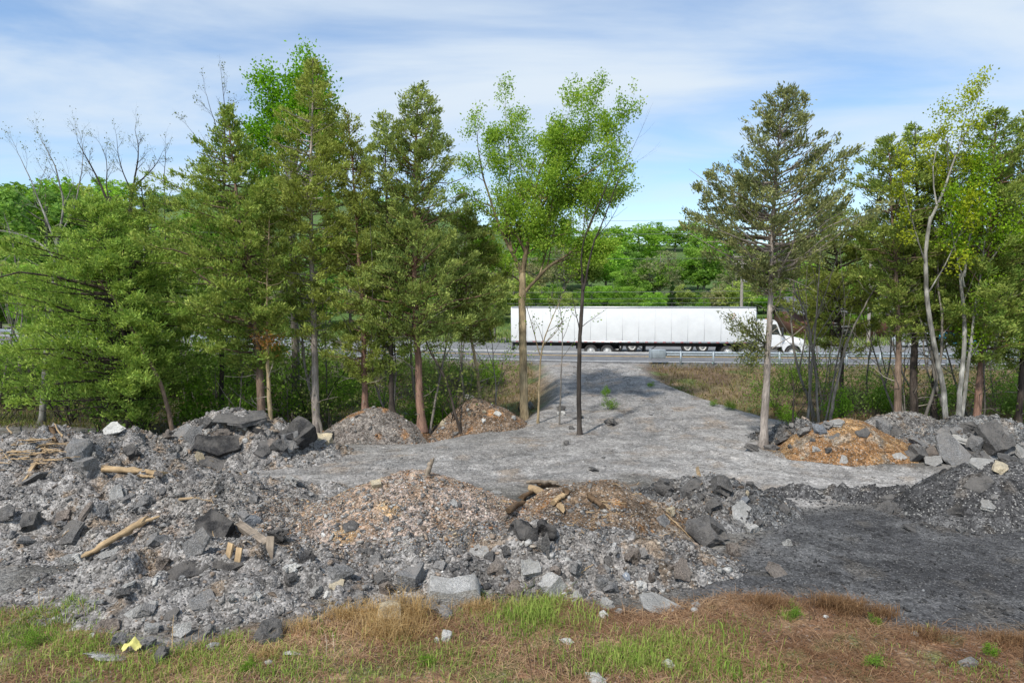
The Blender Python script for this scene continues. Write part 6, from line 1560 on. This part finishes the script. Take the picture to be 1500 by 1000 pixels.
for p, n in zip(PILES, FR):
    an = rs2.uniform(0, 6.28, n); r_ = np.sqrt(rs2.uniform(0, 1.0, n)); u, v = r_ * np.cos(an) * p['rx'], r_ * np.sin(an) * p['ry']; c, s = math.cos(p['rot']), math.sin(p['rot'])
    X, Y = p['cx'] + u * c - v * s, p['cy'] + u * s + v * c
    k = Y > grassline(X) + 0.08 - 0.25 * np.abs(rs2.normal(0, 1, n)); X, Y = X[k], Y[k]; Z = H(X, Y); n = len(X)
    sc = 0.8 + 0.4 * (Y > 20)
    sz = size_ln(n, 0.105, 0.42, 0.05, 0.24, rs2) * sc
    pal = 'black' if p['cols'] is BLCK else 'grey'
    col = patchy(p, X, Y, pick(pal, n, rs2)) * (0.9 if p['name'] != 'asphalt_heap' else 0.5)
    nr = np.stack([-(H(X + .15, Y) - H(X - .15, Y)) / .3, -(H(X, Y + .15) - H(X, Y - .15)) / .3, np.ones(n)], 1) + rs2.normal(0, .35, (n, 3)); nr = norm(nr)
    for i in range(n):
        V, F = HL[int(rs2.integers(0, 12))]
        q = Vector((0, 0, 1)).rotation_difference(Vector(nr[i])).to_matrix() @ Matrix.Rotation(rs2.uniform(0, 6.28), 3, 'Z')
        W_ = (V * sz[i]) @ np.array(q).T + np.array([X[i], Y[i], Z[i] + sz[i] * 0.06]); frg.add(W_, F, col[i])
tag(frg.build('rubble_fragments', M['fragment']), 'broken asphalt and stone fragments half buried in the heaps', 'rubble', None, 'stuff')
tag(peb.build('loose_gravel', M['stone']), 'small loose stones and crumbs covering the heaps', 'gravel', None, 'stuff')
peb = Acc()
n = 15000; X = rs.uniform(-9, 16, n); Y = rs.uniform(17.5, 27, n)
k = (poly_sd(X, Y, GRAV) > -0.4); X, Y = X[k], Y[k]; pebbles(peb, X, Y, size_ln(len(X), 0.028, .45, .012, .12, rs), pick('gravel', len(X), rs), rs)
n = 2200; Y = rs.uniform(26, 42, n); X = drive_c(Y) + rs.normal(0, 1.9, n); pebbles(peb, X, Y, size_ln(n, 0.04, .5, .02, .16, rs), pick('gravel', n, rs), rs)
n = 16000; X = rs.uniform(2.4, 14, n); Y = rs.uniform(10, 18, n); k = (poly_sd(X, Y, DARKP) > -0.1) & (Y > grassline(X)); X, Y = X[k], Y[k]
pebbles(peb, X, Y, size_ln(len(X), 0.026, .5, .012, .12, rs), pick('black', len(X), rs, [.44, .33, .2, .022, .008]), rs)
tag(peb.build('ground_stones', M['stone']), 'small stones lying on the gravel and the black millings', 'gravel', None, 'stuff')

# ------------------------------------------------------------------ timber and litter
def log(label, A, B, r0, r1, mat='wood', bend=0.04, name='log', lift=0.5, branch=None, seed=1, cat='log', sides=9):
    rs = np.random.default_rng(seed + 300)
    A, B = np.array(A, float), np.array(B, float); Lg = np.linalg.norm(B - A)
    A[2] += r0 * lift; B[2] += r1 * lift
    u = np.linspace(0, 1, 14)[:, None]; d = norm(B - A); sd = norm(np.cross(d, [0, 0, 1]))
    P = np.concatenate([u * Lg, np.zeros((14, 2))], 1); P[:, 1] += np.sin(u[:, 0] * 3.1) * bend * Lg + rs.normal(0, 0.006, 14); P[:, 2] += rs.normal(0, 0.006, 14)
    a = Acc(); tube(a, P, np.linspace(r0, r1, 14) * (1 + rs.normal(0, .08, 14)), sides, (1, 1, 1), rough=0.13)
    vv = a.V[0]; vv[:sides, 0] += rs.normal(0, r0 * .9, sides); vv[-sides:, 0] += rs.normal(0, r1 * .9, sides); a.V[1][:, 0] = vv[:sides, 0]; a.V[2][:, 0] = vv[-sides:, 0]
    if branch:
        for f, an, l in branch:
            i = int(f * 13); dd = np.array([math.cos(an), math.sin(an), rs.normal(0, .3)])
            tube(a, [P[i], P[i] + dd * l * 0.5, P[i] + dd * l + [0, 0, 0.02]], [r1 * 0.6, r1 * 0.5, r1 * 0.25], 6)
    o = a.build(name, M[mat], smooth=False)
    q = Vector((1, 0, 0)).rotation_difference(Vector(d)); o.location = A; o.rotation_mode = 'QUATERNION'; o.rotation_quaternion = q
    return tag(o, label, cat)
def on(px, py, dz=0): 
    q = hit(px, py); return q + np.array([0, 0, dz])
log('short pale barkless log lying across the upper left heap', on(152, 692, .05), on(240, 699, .05), 0.085, 0.055, seed=1, branch=[(0.6, -0.5, 0.5)])
log('short splintered stick under the short pale log', on(205, 699, .02), on(238, 702, .02), 0.04, 0.03, seed=2, name='stick', cat='stick')
log('long pale debarked pole slanting across the left heap', on(126, 819, .05), on(216, 771, .12), 0.055, 0.075, seed=3, branch=[(0.95, -0.4, 0.35)])
log('weathered driftwood log on the ridge below the capping slab', on(372, 629, .03), on(409, 634, .03), 0.06, 0.045, 'greywood', -0.09, seed=4)
log('dead stump leaning out of the gravel mound crest', on(624, 697, -.05), on(624, 697, 0) + np.array([.13, .0, .36]), 0.065, 0.04, 'greywood', seed=5, name='stump', cat='stump', lift=0)
def plank(label, A, B, w, th, mat='wood', roll=0.0, seed=1):
    A, B = Vector(A), Vector(B); d = B - A; Lg = d.length
    a = Acc(); rs = np.random.default_rng(seed + 55)
    prism(a, [(0, -th / 2), (Lg * rs.uniform(.9, 1), -th / 2), (Lg, th / 2), (rs.uniform(0, .04), th / 2)], -w / 2, w / 2)
    o = a.build('plank', M[mat]); bevel(o, 0.005, 1); o.location = A; o.rotation_mode = 'QUATERNION'
    from mathutils import Quaternion
    o.rotation_quaternion = Vector((1, 0, 0)).rotation_difference(d.normalized()) @ Quaternion((1, 0, 0), roll)
    return tag(o, label, 'plank')
plank('upright grey plank end beside the gravel mound', on(394, 815, -.1), on(394, 815) + np.array([0.02, .05, .36]), 0.13, 0.05, 'greywood', 1.5)
plank('weathered beam lying behind the upright grey plank', on(352, 775, .08), on(392, 803, .06), 0.14, 0.14, 'greywood', .3)
plank('short pale plank end standing in the black tar patch, taller of two', on(346, 825, -.08), on(346, 825) + np.array([.05, .04, .27]), 0.10, 0.04, 'wood', 1.4)
plank('short brown plank end standing in the black tar patch, shorter of two', on(333, 814, -.08), on(333, 814) + np.array([.06, .03, .22]), 0.12, 0.04, 'wood', 1.0)
plank('thin pale plank slanting up on the far left mound', on(34, 706, .03), on(53, 679, .06), 0.16, 0.03, 'wood', .2)
plank('tan plank leaning on the dark asphalt heap', on(1021, 690, .12), on(1027, 716, .1), 0.10, 0.03, 'wood', .6)
plank('dark board on the left heap near the black patch', on(362, 735, .05), on(396, 739, .04), 0.08, 0.04, 'greywood', .2)
plank('thin rusty board on top of the left heap', on(262, 734, .05), on(318, 730, .05), 0.06, 0.03, 'wood', .1)
TB_ = [(772, 712, 815, 714, .06, 'greywood', 'split pale log on top of the broken timber'), (778, 722, 822, 752, .10, 'wood', 'thick split trunk slanting down the broken timber'), (790, 716, 830, 726, .07, 'darkwood', 'dark rotten log behind the thick split trunk'), (765, 735, 790, 722, .06, 'darkwood', 'dark rotten stub at the left of the broken timber'), (812, 742, 828, 730, .06, 'wood', 'short pale stub at the right of the thick split trunk'), (862, 733, 882, 748, .065, 'darkwood', 'short thick stub alone on the brown debris mound'), (745, 756, 765, 742, .07, 'darkwood', 'brown stub sticking out left of the black tar lumps')]
for i, (xa, ya, xb, yb, r_, mt, lab) in enumerate(TB_): log(lab, on(xa, ya, .08), on(xb, yb, .08), r_, r_ * .8, mt, 0.03, seed=20 + i, cat='log', sides=7)
log('thin reddish root with pale ends on the debris mound', on(884, 742, .05), on(922, 768, .04), 0.016, 0.01, 'wood', .05, seed=40, name='stick', cat='stick', branch=[(0.1, 0.6, .3), (.9, -.6, .12)])
log('long thin twig lying across the debris mound top', on(880, 738, .05), on(917, 741, .05), 0.012, 0.008, 'wood', .03, seed=41, name='stick', cat='stick')
log('curved brown root on the right of the debris mound', on(925, 760, .04), on(962, 744, .04), 0.016, 0.009, 'wood', .07, seed=42, name='stick', cat='stick')
log('forked thin stick slanting down the debris mound towards the heap', on(975, 755, .03), on(1012, 790, .03), 0.014, 0.007, 'wood', .05, seed=43, name='stick', cat='stick', branch=[(.3, .4, .3)])
log('pale twig on the front bank below the upright rock', on(850, 842, .03), on(868, 830, .03), 0.012, 0.008, 'wood', .05, seed=44, name='stick', cat='stick')
log('white root lying on the front bank near the brownish boulder', on(888, 826, .04), on(918, 848, .04), 0.02, 0.012, 'white', .08, seed=45, name='stick', cat='stick')
log('white branch end pointing up at the far left skyline', on(18, 636, .0), on(28, 623, .1), 0.025, 0.02, 'wood', .02, seed=46, name='stick', cat='stick')
log('forked pale branch end on the crest left of the white slab', on(92, 640, .0), on(80, 626, .1), 0.03, 0.015, 'wood', .05, seed=47, name='stick', cat='stick', branch=[(.8, .5, .25)])
log('broken brown post end on the crest left of the white slab', on(81, 648, .0), on(76, 632, .1), 0.07, 0.06, 'darkwood', .02, seed=48, name='post_stub', cat='post')
# heap of straw coloured broken branches at the far left
for i in range(34):
    px, py = rng.uniform(-12, 70), rng.uniform(645, 685); A = on(px, py, rng.uniform(0.02, .12)); an = rng.normal(0.2, 0.7)
    log('straw coloured broken branch in the brush heap at the far left', A, A + np.array([math.cos(an), math.sin(an) * .6, rng.normal(0.05, .12)]) * rng.uniform(.35, 1.1), rng.uniform(.008, .03), .008, 'wood', rng.normal(0, .05), seed=60 + i, name='branch', cat='branch', sides=5)['group'] = 'broken branches of the brush heap'
# scattered chips and splinters of wood
for i in range(60):
    px, py = (rng.uniform(780, 1000), rng.uniform(710, 790)) if i < 34 else (rng.uniform(20, 420), rng.uniform(640, 800))
    A = on(px, py, .03); an = rng.uniform(0, 6.28); s = rng.uniform(.10, .34)
    log('thin wood splinter ' + ('on the brown debris mound' if i < 34 else 'on the left heaps'), A, A + np.array([math.cos(an) * s, math.sin(an) * s * .6, rng.normal(.02, .06)]), rng.uniform(.006, .016), .005, ('wood', 'wood', 'greywood')[i % 3], rng.normal(0, .08), seed=120 + i, name='splinter', cat='splinter', sides=5)['group'] = 'wood splinters'
# yellow plastic scrap
M['yellowplastic'] = paint_mat('yellow_plastic', (0.62, 0.57, 0.17), 0.5, 0, .35, 14)
q = on(194, 957, .0); a = Acc(); bm = []
n = 12
gx_, gy_ = np.meshgrid(np.linspace(-.13, .13, 14), np.linspace(-.07, .07, 10), indexing='ij'); gx_, gy_ = gx_.ravel(), gy_.ravel()
zz_ = 0.09 + 0.10 * np.exp(-((gx_ + .0) / .05) ** 2) + fbm(gx_ * 9, gy_ * 9, 5, 3) * .08 + gy_ * .5
V = np.stack([gx_, gy_, zz_], 1); F = grid_faces(14, 10); r_ = np.abs(gx_) / .17; keep = (np.hypot(gx_ / .13, gy_ / .07) + fbm(gx_ * 14, gy_ * 14, 8, 2) * .6 < 1.0); F = F[keep[F].all(1)]
a.add(V, F); W_ = V.copy(); W_[:, 2] -= 0.004; a.add(W_, F[:, ::-1])
o = a.build('plastic_scrap', M['yellowplastic'], smooth=True); o.location = q; tag(o, 'crumpled yellow plastic scrap lying at the tip of the rubble tongue', 'litter')
# ------------------------------------------------------------------ grass
def blades(acc, X, Y, Hh, Wd, lean, cA, cB, rs, mixf=None, up=1.0, z=None):
    n = len(X); Z = H(X, Y) - 0.01 if z is None else z
    az = rs.uniform(0, 6.28, n); dx, dy = np.cos(az), np.sin(az); L_ = lean * np.abs(rs.normal(1, .5, n))
    sx, sy = -dy, dx
    B = np.stack([X, Y, Z], 1); w = Wd[:, None] * 0.5; S = np.stack([sx, sy, 0 * sx], 1); Dn = np.stack([dx, dy, 0 * dx], 1)
    h = Hh[:, None]; l = L_[:, None]
    mid = B + Dn * h * l * 0.35 + np.array([0, 0, 1]) * h * 0.6 * up; tip = B + Dn * h * l + np.array([0, 0, 1]) * h * up * np.clip(1.0 - 0.35 * l, 0.02, 1)
    V = np.stack([B - S * w, B + S * w, mid + S * w * .8, mid - S * w * .8, tip], 1).reshape(-1, 3)
    k = np.arange(n)[:, None] * 5
    if mixf is None: mixf = rs.uniform(0, 1, n)
    c = np.asarray(cA)[None] * (1 - mixf[:, None]) + np.asarray(cB)[None] * mixf[:, None]; c = np.repeat(c * np.exp(rs.normal(0, .2, (n, 1))), 5, 0)
    n0 = acc.n
    acc.add(V, k + np.array([[0, 1, 2, 3]]), c)
    acc.F.append(n0 + k + np.array([[3, 2, 4]])); acc.M.append(np.zeros(n, int))
rs = np.random.default_rng(321)
# clumps of green, read off the photograph as places: (px, py, radius m, height, density)
GC = [(790, 893, .55, .30, 900), (820, 905, .45, .30, 700), (750, 905, .4, .22, 380), (700, 965, .5, .2, 350), (930, 970, .6, .26, 800), (980, 955, .5, .24, 600), (870, 975, .5, .24, 500), (60, 905, .5, .2, 500), (120, 890, .3, .18, 260), (30, 950, .6, .2, 600), (120, 955, .5, .2, 500), (250, 985, .6, .18, 600), (330, 970, .5, .18, 500), (430, 955, .5, .16, 420), (480, 925, .4, .16, 260), (600, 955, .4, .18, 260), (60, 985, .6, .2, 600), (180, 985, .6, .2, 600), (520, 985, .5, .16, 320), (1060, 940, .5, .22, 360), (1040, 990, .6, .2, 500), (1130, 985, .5, .16, 300), (760, 930, .35, .2, 280), (960, 930, .35, .2, 300), (690, 905, .3, .22, 200), (1160, 902, .2, .18, 110), (1365, 925, .12, .15, 60), (1420, 985, .4, .12, 160), (1290, 975, .2, .14, 90), (560, 925, .25, .2, 120), (360, 905, .2, .14, 90), (420, 985, .4, .16, 260), (1450, 985, .3, .15, 120), (850, 925, .3, .16, 120), (1075, 985, .3, .22, 200), (10, 910, .5, .2, 420), (640, 985, .4, .16, 180), (905, 872, .1, .2, 50), (340, 940, .25, .16, 140), (285, 960, .3, .14, 160)]
gr = Acc()
for px, py, r_, h_, n in GC:
    c = gp(px, py, 0.08); n = int(n * 0.9)
    X = c[0] + rs.normal(0, r_ * .7, n); Y = c[1] + rs.normal(0, r_ * .5, n)
    k = (Y < grassline(X) + 0.12) & (fbm(X * 2.2, Y * 2.2, 91, 3) > rs.uniform(-.35, .12, n)); X, Y = X[k], Y[k]; n = len(X)
    m = np.clip(rs.normal(rs.uniform(.2, .8), .25, n), 0, 1)
    blades(gr, X, Y, h_ * rs.uniform(.35, 1.0, n), rs.uniform(.006, .013, n), .6, (0.14, 0.25, 0.035), (0.36, 0.43, 0.11), rs, m)
n = 42000; X = rs.uniform(-9.5, 9.5, n); Y = rs.uniform(7.2, 12, n)
dn = fbm(X * .9, Y * .9, 77, 4) + np.interp(X, [-9, -3, 1, 3, 6, 9], [.26, .16, .08, .02, -.12, -.16])
k = (Y < grassline(X) - 0.02) & (dn > rs.uniform(-.02, .34, n)); X, Y = X[k], Y[k]; n = len(X)
blades(gr, X, Y, rs.uniform(.04, .13, n), rs.uniform(.005, .012, n), .7, (0.15, 0.23, 0.05), (0.38, 0.42, 0.13), rs)
tag(gr.build('green_grass', M['grass']), 'green grass growing in clumps along the near bank', 'grass', None, 'stuff')
dg = Acc()
n = 85000; X = rs.uniform(-9.5, 9.5, n); Y = rs.uniform(7.2, 12, n)
dn = fbm(X * 1.1, Y * 1.1, 177, 4) + np.interp(X, [-9, -3, 0, 3, 9], [-.02, .06, .1, .16, .2])
k = (Y < grassline(X) + 0.04 * rs.normal(0, 1, n)) & (dn > rs.uniform(-.1, .36, n)); X, Y = X[k], Y[k]; n = len(X)
mx = np.clip(.5 + fbm(X * .8, Y * .8, 55, 3) * 1.6 + rs.normal(0, .25, n), 0, 1)
blades(dg, X, Y, rs.uniform(.06, .26, n), rs.uniform(.004, .010, n), 1.8, (0.22, 0.12, 0.065), (0.54, 0.38, 0.23), rs, np.clip(mx + np.interp(X, [-8, 2, 5, 9], [.15, .1, -.2, -.3]), 0, 1), .55)
for px, py, r_, h_, n in ((575, 925, .55, .34, 500), (610, 900, .3, .4, 200), (540, 900, .4, .3, 260), (700, 890, .3, .26, 200), (1240, 890, .35, .28, 500), (1215, 885, .3, .26, 300), (1130, 885, .4, .2, 300), (1290, 900, .25, .22, 200), (1360, 930, .3, .2, 200), (1480, 940, .4, .2, 300), (440, 920, .3, .22, 120), (500, 900, .3, .25, 200), (390, 960, .2, .2, 80), (590, 890, .2, .45, 60)):
    c = gp(px, py, .08); n = int(n * 1.6); X = c[0] + rs.normal(0, r_ * .5, n); Y = c[1] + rs.normal(0, r_ * .35, n)
    dark = px > 1000
    blades(dg, X, Y, h_ * rs.uniform(.5, 1.15, n), rs.uniform(.004, .009, n), .9, (0.17, 0.095, 0.05) if dark else (0.34, 0.22, 0.09), (0.30, 0.19, 0.10) if dark else (0.55, 0.40, 0.20), rs)
tag(dg.build('dry_straw', M['grass']), 'dry tan straw matted over the near bank', 'dry grass', None, 'stuff')
eg = Acc()
n = 42000; X = rs.uniform(-32, 34, n); Y = rs.uniform(27.5, 44, n); d = yE(X) - Y
k = (d > 0.35) & (drive_m(X, Y) < 0.1) & (X > -34); X, Y, d = X[k], Y[k], d[k]; n = len(X)
g = np.clip(.35 + fbm(X * .25, Y * .25, 31, 4) * 2.4 - sstep(2, 9, -d + 9) * .25 + (X < 0) * .2, 0, 1)
cA = np.array((0.23, 0.165, 0.085)); cB = np.array((0.11, 0.15, 0.035))
blades(eg, X, Y, rs.uniform(.12, .42, n), rs.uniform(.02, .045, n), .8, cA, cB, rs, np.clip(g + rs.normal(0, .25, n), 0, 1), .8)
tag(eg.build('bank_grass', M['grass']), 'dry and green grass on the embankment of the road', 'grass', None, 'stuff')
fg = Acc()
n = 16000; X = rs.uniform(-40, 62, n); Y = rs.uniform(66, 108, n); k = (yE(X) - Y < -ROADW - 17); X, Y = X[k], Y[k]; n = len(X)
blades(fg, X, Y, rs.uniform(.25, .7, n), rs.uniform(.08, .16, n), .6, (0.10, 0.18, 0.035), (0.24, 0.26, 0.09), rs)
tag(fg.build('field_grass', M['grass']), 'rough green grass on the field beyond the road', 'grass', None, 'stuff')
# dead weed stalks standing in the straw
def stalk(label, px, py, h, seed, col=(0.10, 0.065, 0.045), group='dead weed stalks'):
    rs_ = np.random.default_rng(seed + 40); q = hit(px, py); a = Acc(); P = [np.zeros(3)]
    d = norm(np.array([rs_.normal(0, .06), rs_.normal(0, .06), 1]))
    for i in range(6): d = norm(d + rs_.normal(0, .05, 3)); P.append(P[-1] + d * h / 6)
    tube(a, P, np.linspace(.007, .003, 7), 5, col)
    for i in range(9):
        k = rs_.integers(2, 7); dd = norm(rs_.normal(0, 1, 3) * [1, 1, .4] + [0, 0, .8]); tube(a, [P[k], P[k] + dd * h * rs_.uniform(.06, .16)], [.003, .002], 4, col)
    o = a.build('dead_stalk', M['bark']); o.location = q; tag(o, label, 'weed stalk', group)
for i, (px, py, h, lab) in enumerate(((780, 997, .75, 'tall thin dead stalk at the bottom below the tall grass'), (837, 999, .4, 'short dead stalk right of the tall thin one'), (1185, 910, .36, 'dead stalk by the dark dry clump, left of a pair'), (1192, 908, .42, 'dead stalk by the dark dry clump, right of a pair'), (1063, 950, .26, 'thick dead stalk in the green grass right of centre'), (591, 900, .6, 'tan dry stalk beside the cream stone'), (58, 890, .3, 'dead stalk at the far left grass edge'), (1500, 975, .4, 'dead stalk at the right edge of the straw'), (252, 955, .5, 'tan dry stalk at the tip of the rubble tongue'), (280, 960, .3, 'bent tan stalk right of the rubble tip stalk'), (478, 960, .32, 'bleached stalk in the straw, left of a pair'), (490, 955, .3, 'bleached stalk in the straw, right of a pair'))):
    stalk(lab, px, py, h, i, (0.12, 0.075, 0.05) if i < 5 or i == 7 else (0.5, 0.36, 0.2) if i < 10 else (0.6, 0.48, 0.36))
# low leafy weeds on the near bank
for i, (px, py, s, lab) in enumerate(((55, 948, .16, 'dark leafy weed in the grass at the lower left'), (365, 980, .12, 'small leafy weed below the dark grass rock'), (700, 880, .12, 'small vivid weed beside the kerb block'), (1282, 915, .12, 'small dark weed at the edge of the millings'), (1275, 975, .13, 'small green weed on the brown straw near the bottom'), (1450, 960, .12, 'small green weed on the straw at the right'), (1160, 905, .14, 'green weed beside the pair of dead stalks'), (625, 975, .13, 'dark green weed in the straw near the bottom centre'))):
    q = hit(px, py); shrub(2 if i % 2 else 0, q[0], q[1], s, lab, None)

# ------------------------------------------------------------------ sky, sun, camera
SUN_AZ, SUN_EL = R(-148), R(50)     # azimuth from +Y, clockwise
sdir = Vector((math.sin(SUN_AZ) * math.cos(SUN_EL), math.cos(SUN_AZ) * math.cos(SUN_EL), math.sin(SUN_EL)))
w = bpy.data.worlds.new('World'); SC.world = w; w.use_nodes = True
nt = w.node_tree; nt.nodes.clear()
sky = N(nt, 'ShaderNodeTexSky', sky_type='NISHITA'); sky.sun_disc = False
sky.sun_elevation = SUN_EL; sky.sun_rotation = SUN_AZ; sky.air_density = 1.0; sky.dust_density = 0.25; sky.ozone_density = 2.2
b1 = N(nt, 'ShaderNodeBackground', inp={'Strength': 0.118}); hs = N(nt, 'ShaderNodeHueSaturation', inp={'Saturation': 1.12}); L(nt, sky, 0, hs, 'Color'); L(nt, hs, 0, b1, 0)
tc = N(nt, 'ShaderNodeTexCoord'); sp = N(nt, 'ShaderNodeSeparateXYZ'); L(nt, tc, 'Generated', sp, 0)
den = mathn(nt, 'ADD', mathn(nt, 'MAXIMUM', (sp, 2), 0.0), 0.10)
u = mathn(nt, 'DIVIDE', (sp, 0), den); v = mathn(nt, 'DIVIDE', (sp, 1), den)
cb = N(nt, 'ShaderNodeCombineXYZ')
nt.links.new(mathn(nt, 'ADD', mathn(nt, 'MULTIPLY', u, 0.55), mathn(nt, 'MULTIPLY', v, 0.07))[0].outputs[0], cb.inputs[0]); nt.links.new(v[0].outputs[0], cb.inputs[1])
c1 = N(nt, 'ShaderNodeTexNoise', inp={'Scale': 1.15, 'Detail': 9, 'Roughness': 0.56, 'Distortion': 0.5}); L(nt, cb, 0, c1, 'Vector')
c2 = N(nt, 'ShaderNodeTexNoise', inp={'Scale': 0.55, 'Detail': 4, 'Roughness': 0.5, 'Distortion': 0.2}); L(nt, cb, 0, c2, 'Vector')
cs = mathn(nt, 'ADD', mathn(nt, 'MULTIPLY', (c1, 0), 0.55), mathn(nt, 'MULTIPLY', (c2, 0), 0.55))
cm = maprange(nt, cs, 0.42, 0.66, 0.10, 0.95, True)
cm = mathn(nt, 'MULTIPLY', cm, maprange(nt, (sp, 2), 0.0, 0.30, 0.35, 1.0, True))
b2 = N(nt, 'ShaderNodeBackground', inp={'Color': (0.80, 0.90, 1.0, 1), 'Strength': 0.60})
mx = N(nt, 'ShaderNodeMixShader'); nt.links.new(cm[0].outputs[0], mx.inputs[0]); L(nt, b1, 0, mx, 1); L(nt, b2, 0, mx, 2)
wo = N(nt, 'ShaderNodeOutputWorld'); L(nt, mx, 0, wo, 0)
ld = bpy.data.lights.new('sun', 'SUN'); ld.energy = 2.5; ld.angle = R(2.5); ld.color = (1.0, 0.95, 0.87)
lo = bpy.data.objects.new('sun', ld); COL.objects.link(lo); lo.rotation_mode = 'QUATERNION'; lo.rotation_quaternion = sdir.to_track_quat('Z', 'Y'); lo.location = (0, 0, 60)
cd = bpy.data.cameras.new('camera'); cd.lens = 24; cd.sensor_width = 36; cd.clip_end = 3000; cd.clip_start = 0.1
co = bpy.data.objects.new('camera', cd); COL.objects.link(co); co.location = CAM; co.rotation_euler = (math.pi / 2 - PITCH, 0, 0); SC.camera = co
SC.render.engine = 'CYCLES'
SC.view_settings.view_transform = 'Standard'; SC.view_settings.look = 'None'; SC.view_settings.exposure = 0.68; SC.view_settings.gamma = 1.0
SC.cycles.max_bounces = 6; SC.cycles.diffuse_bounces = 4; SC.cycles.transmission_bounces = 3; SC.cycles.glossy_bounces = 2
SC.cycles.use_denoising = True
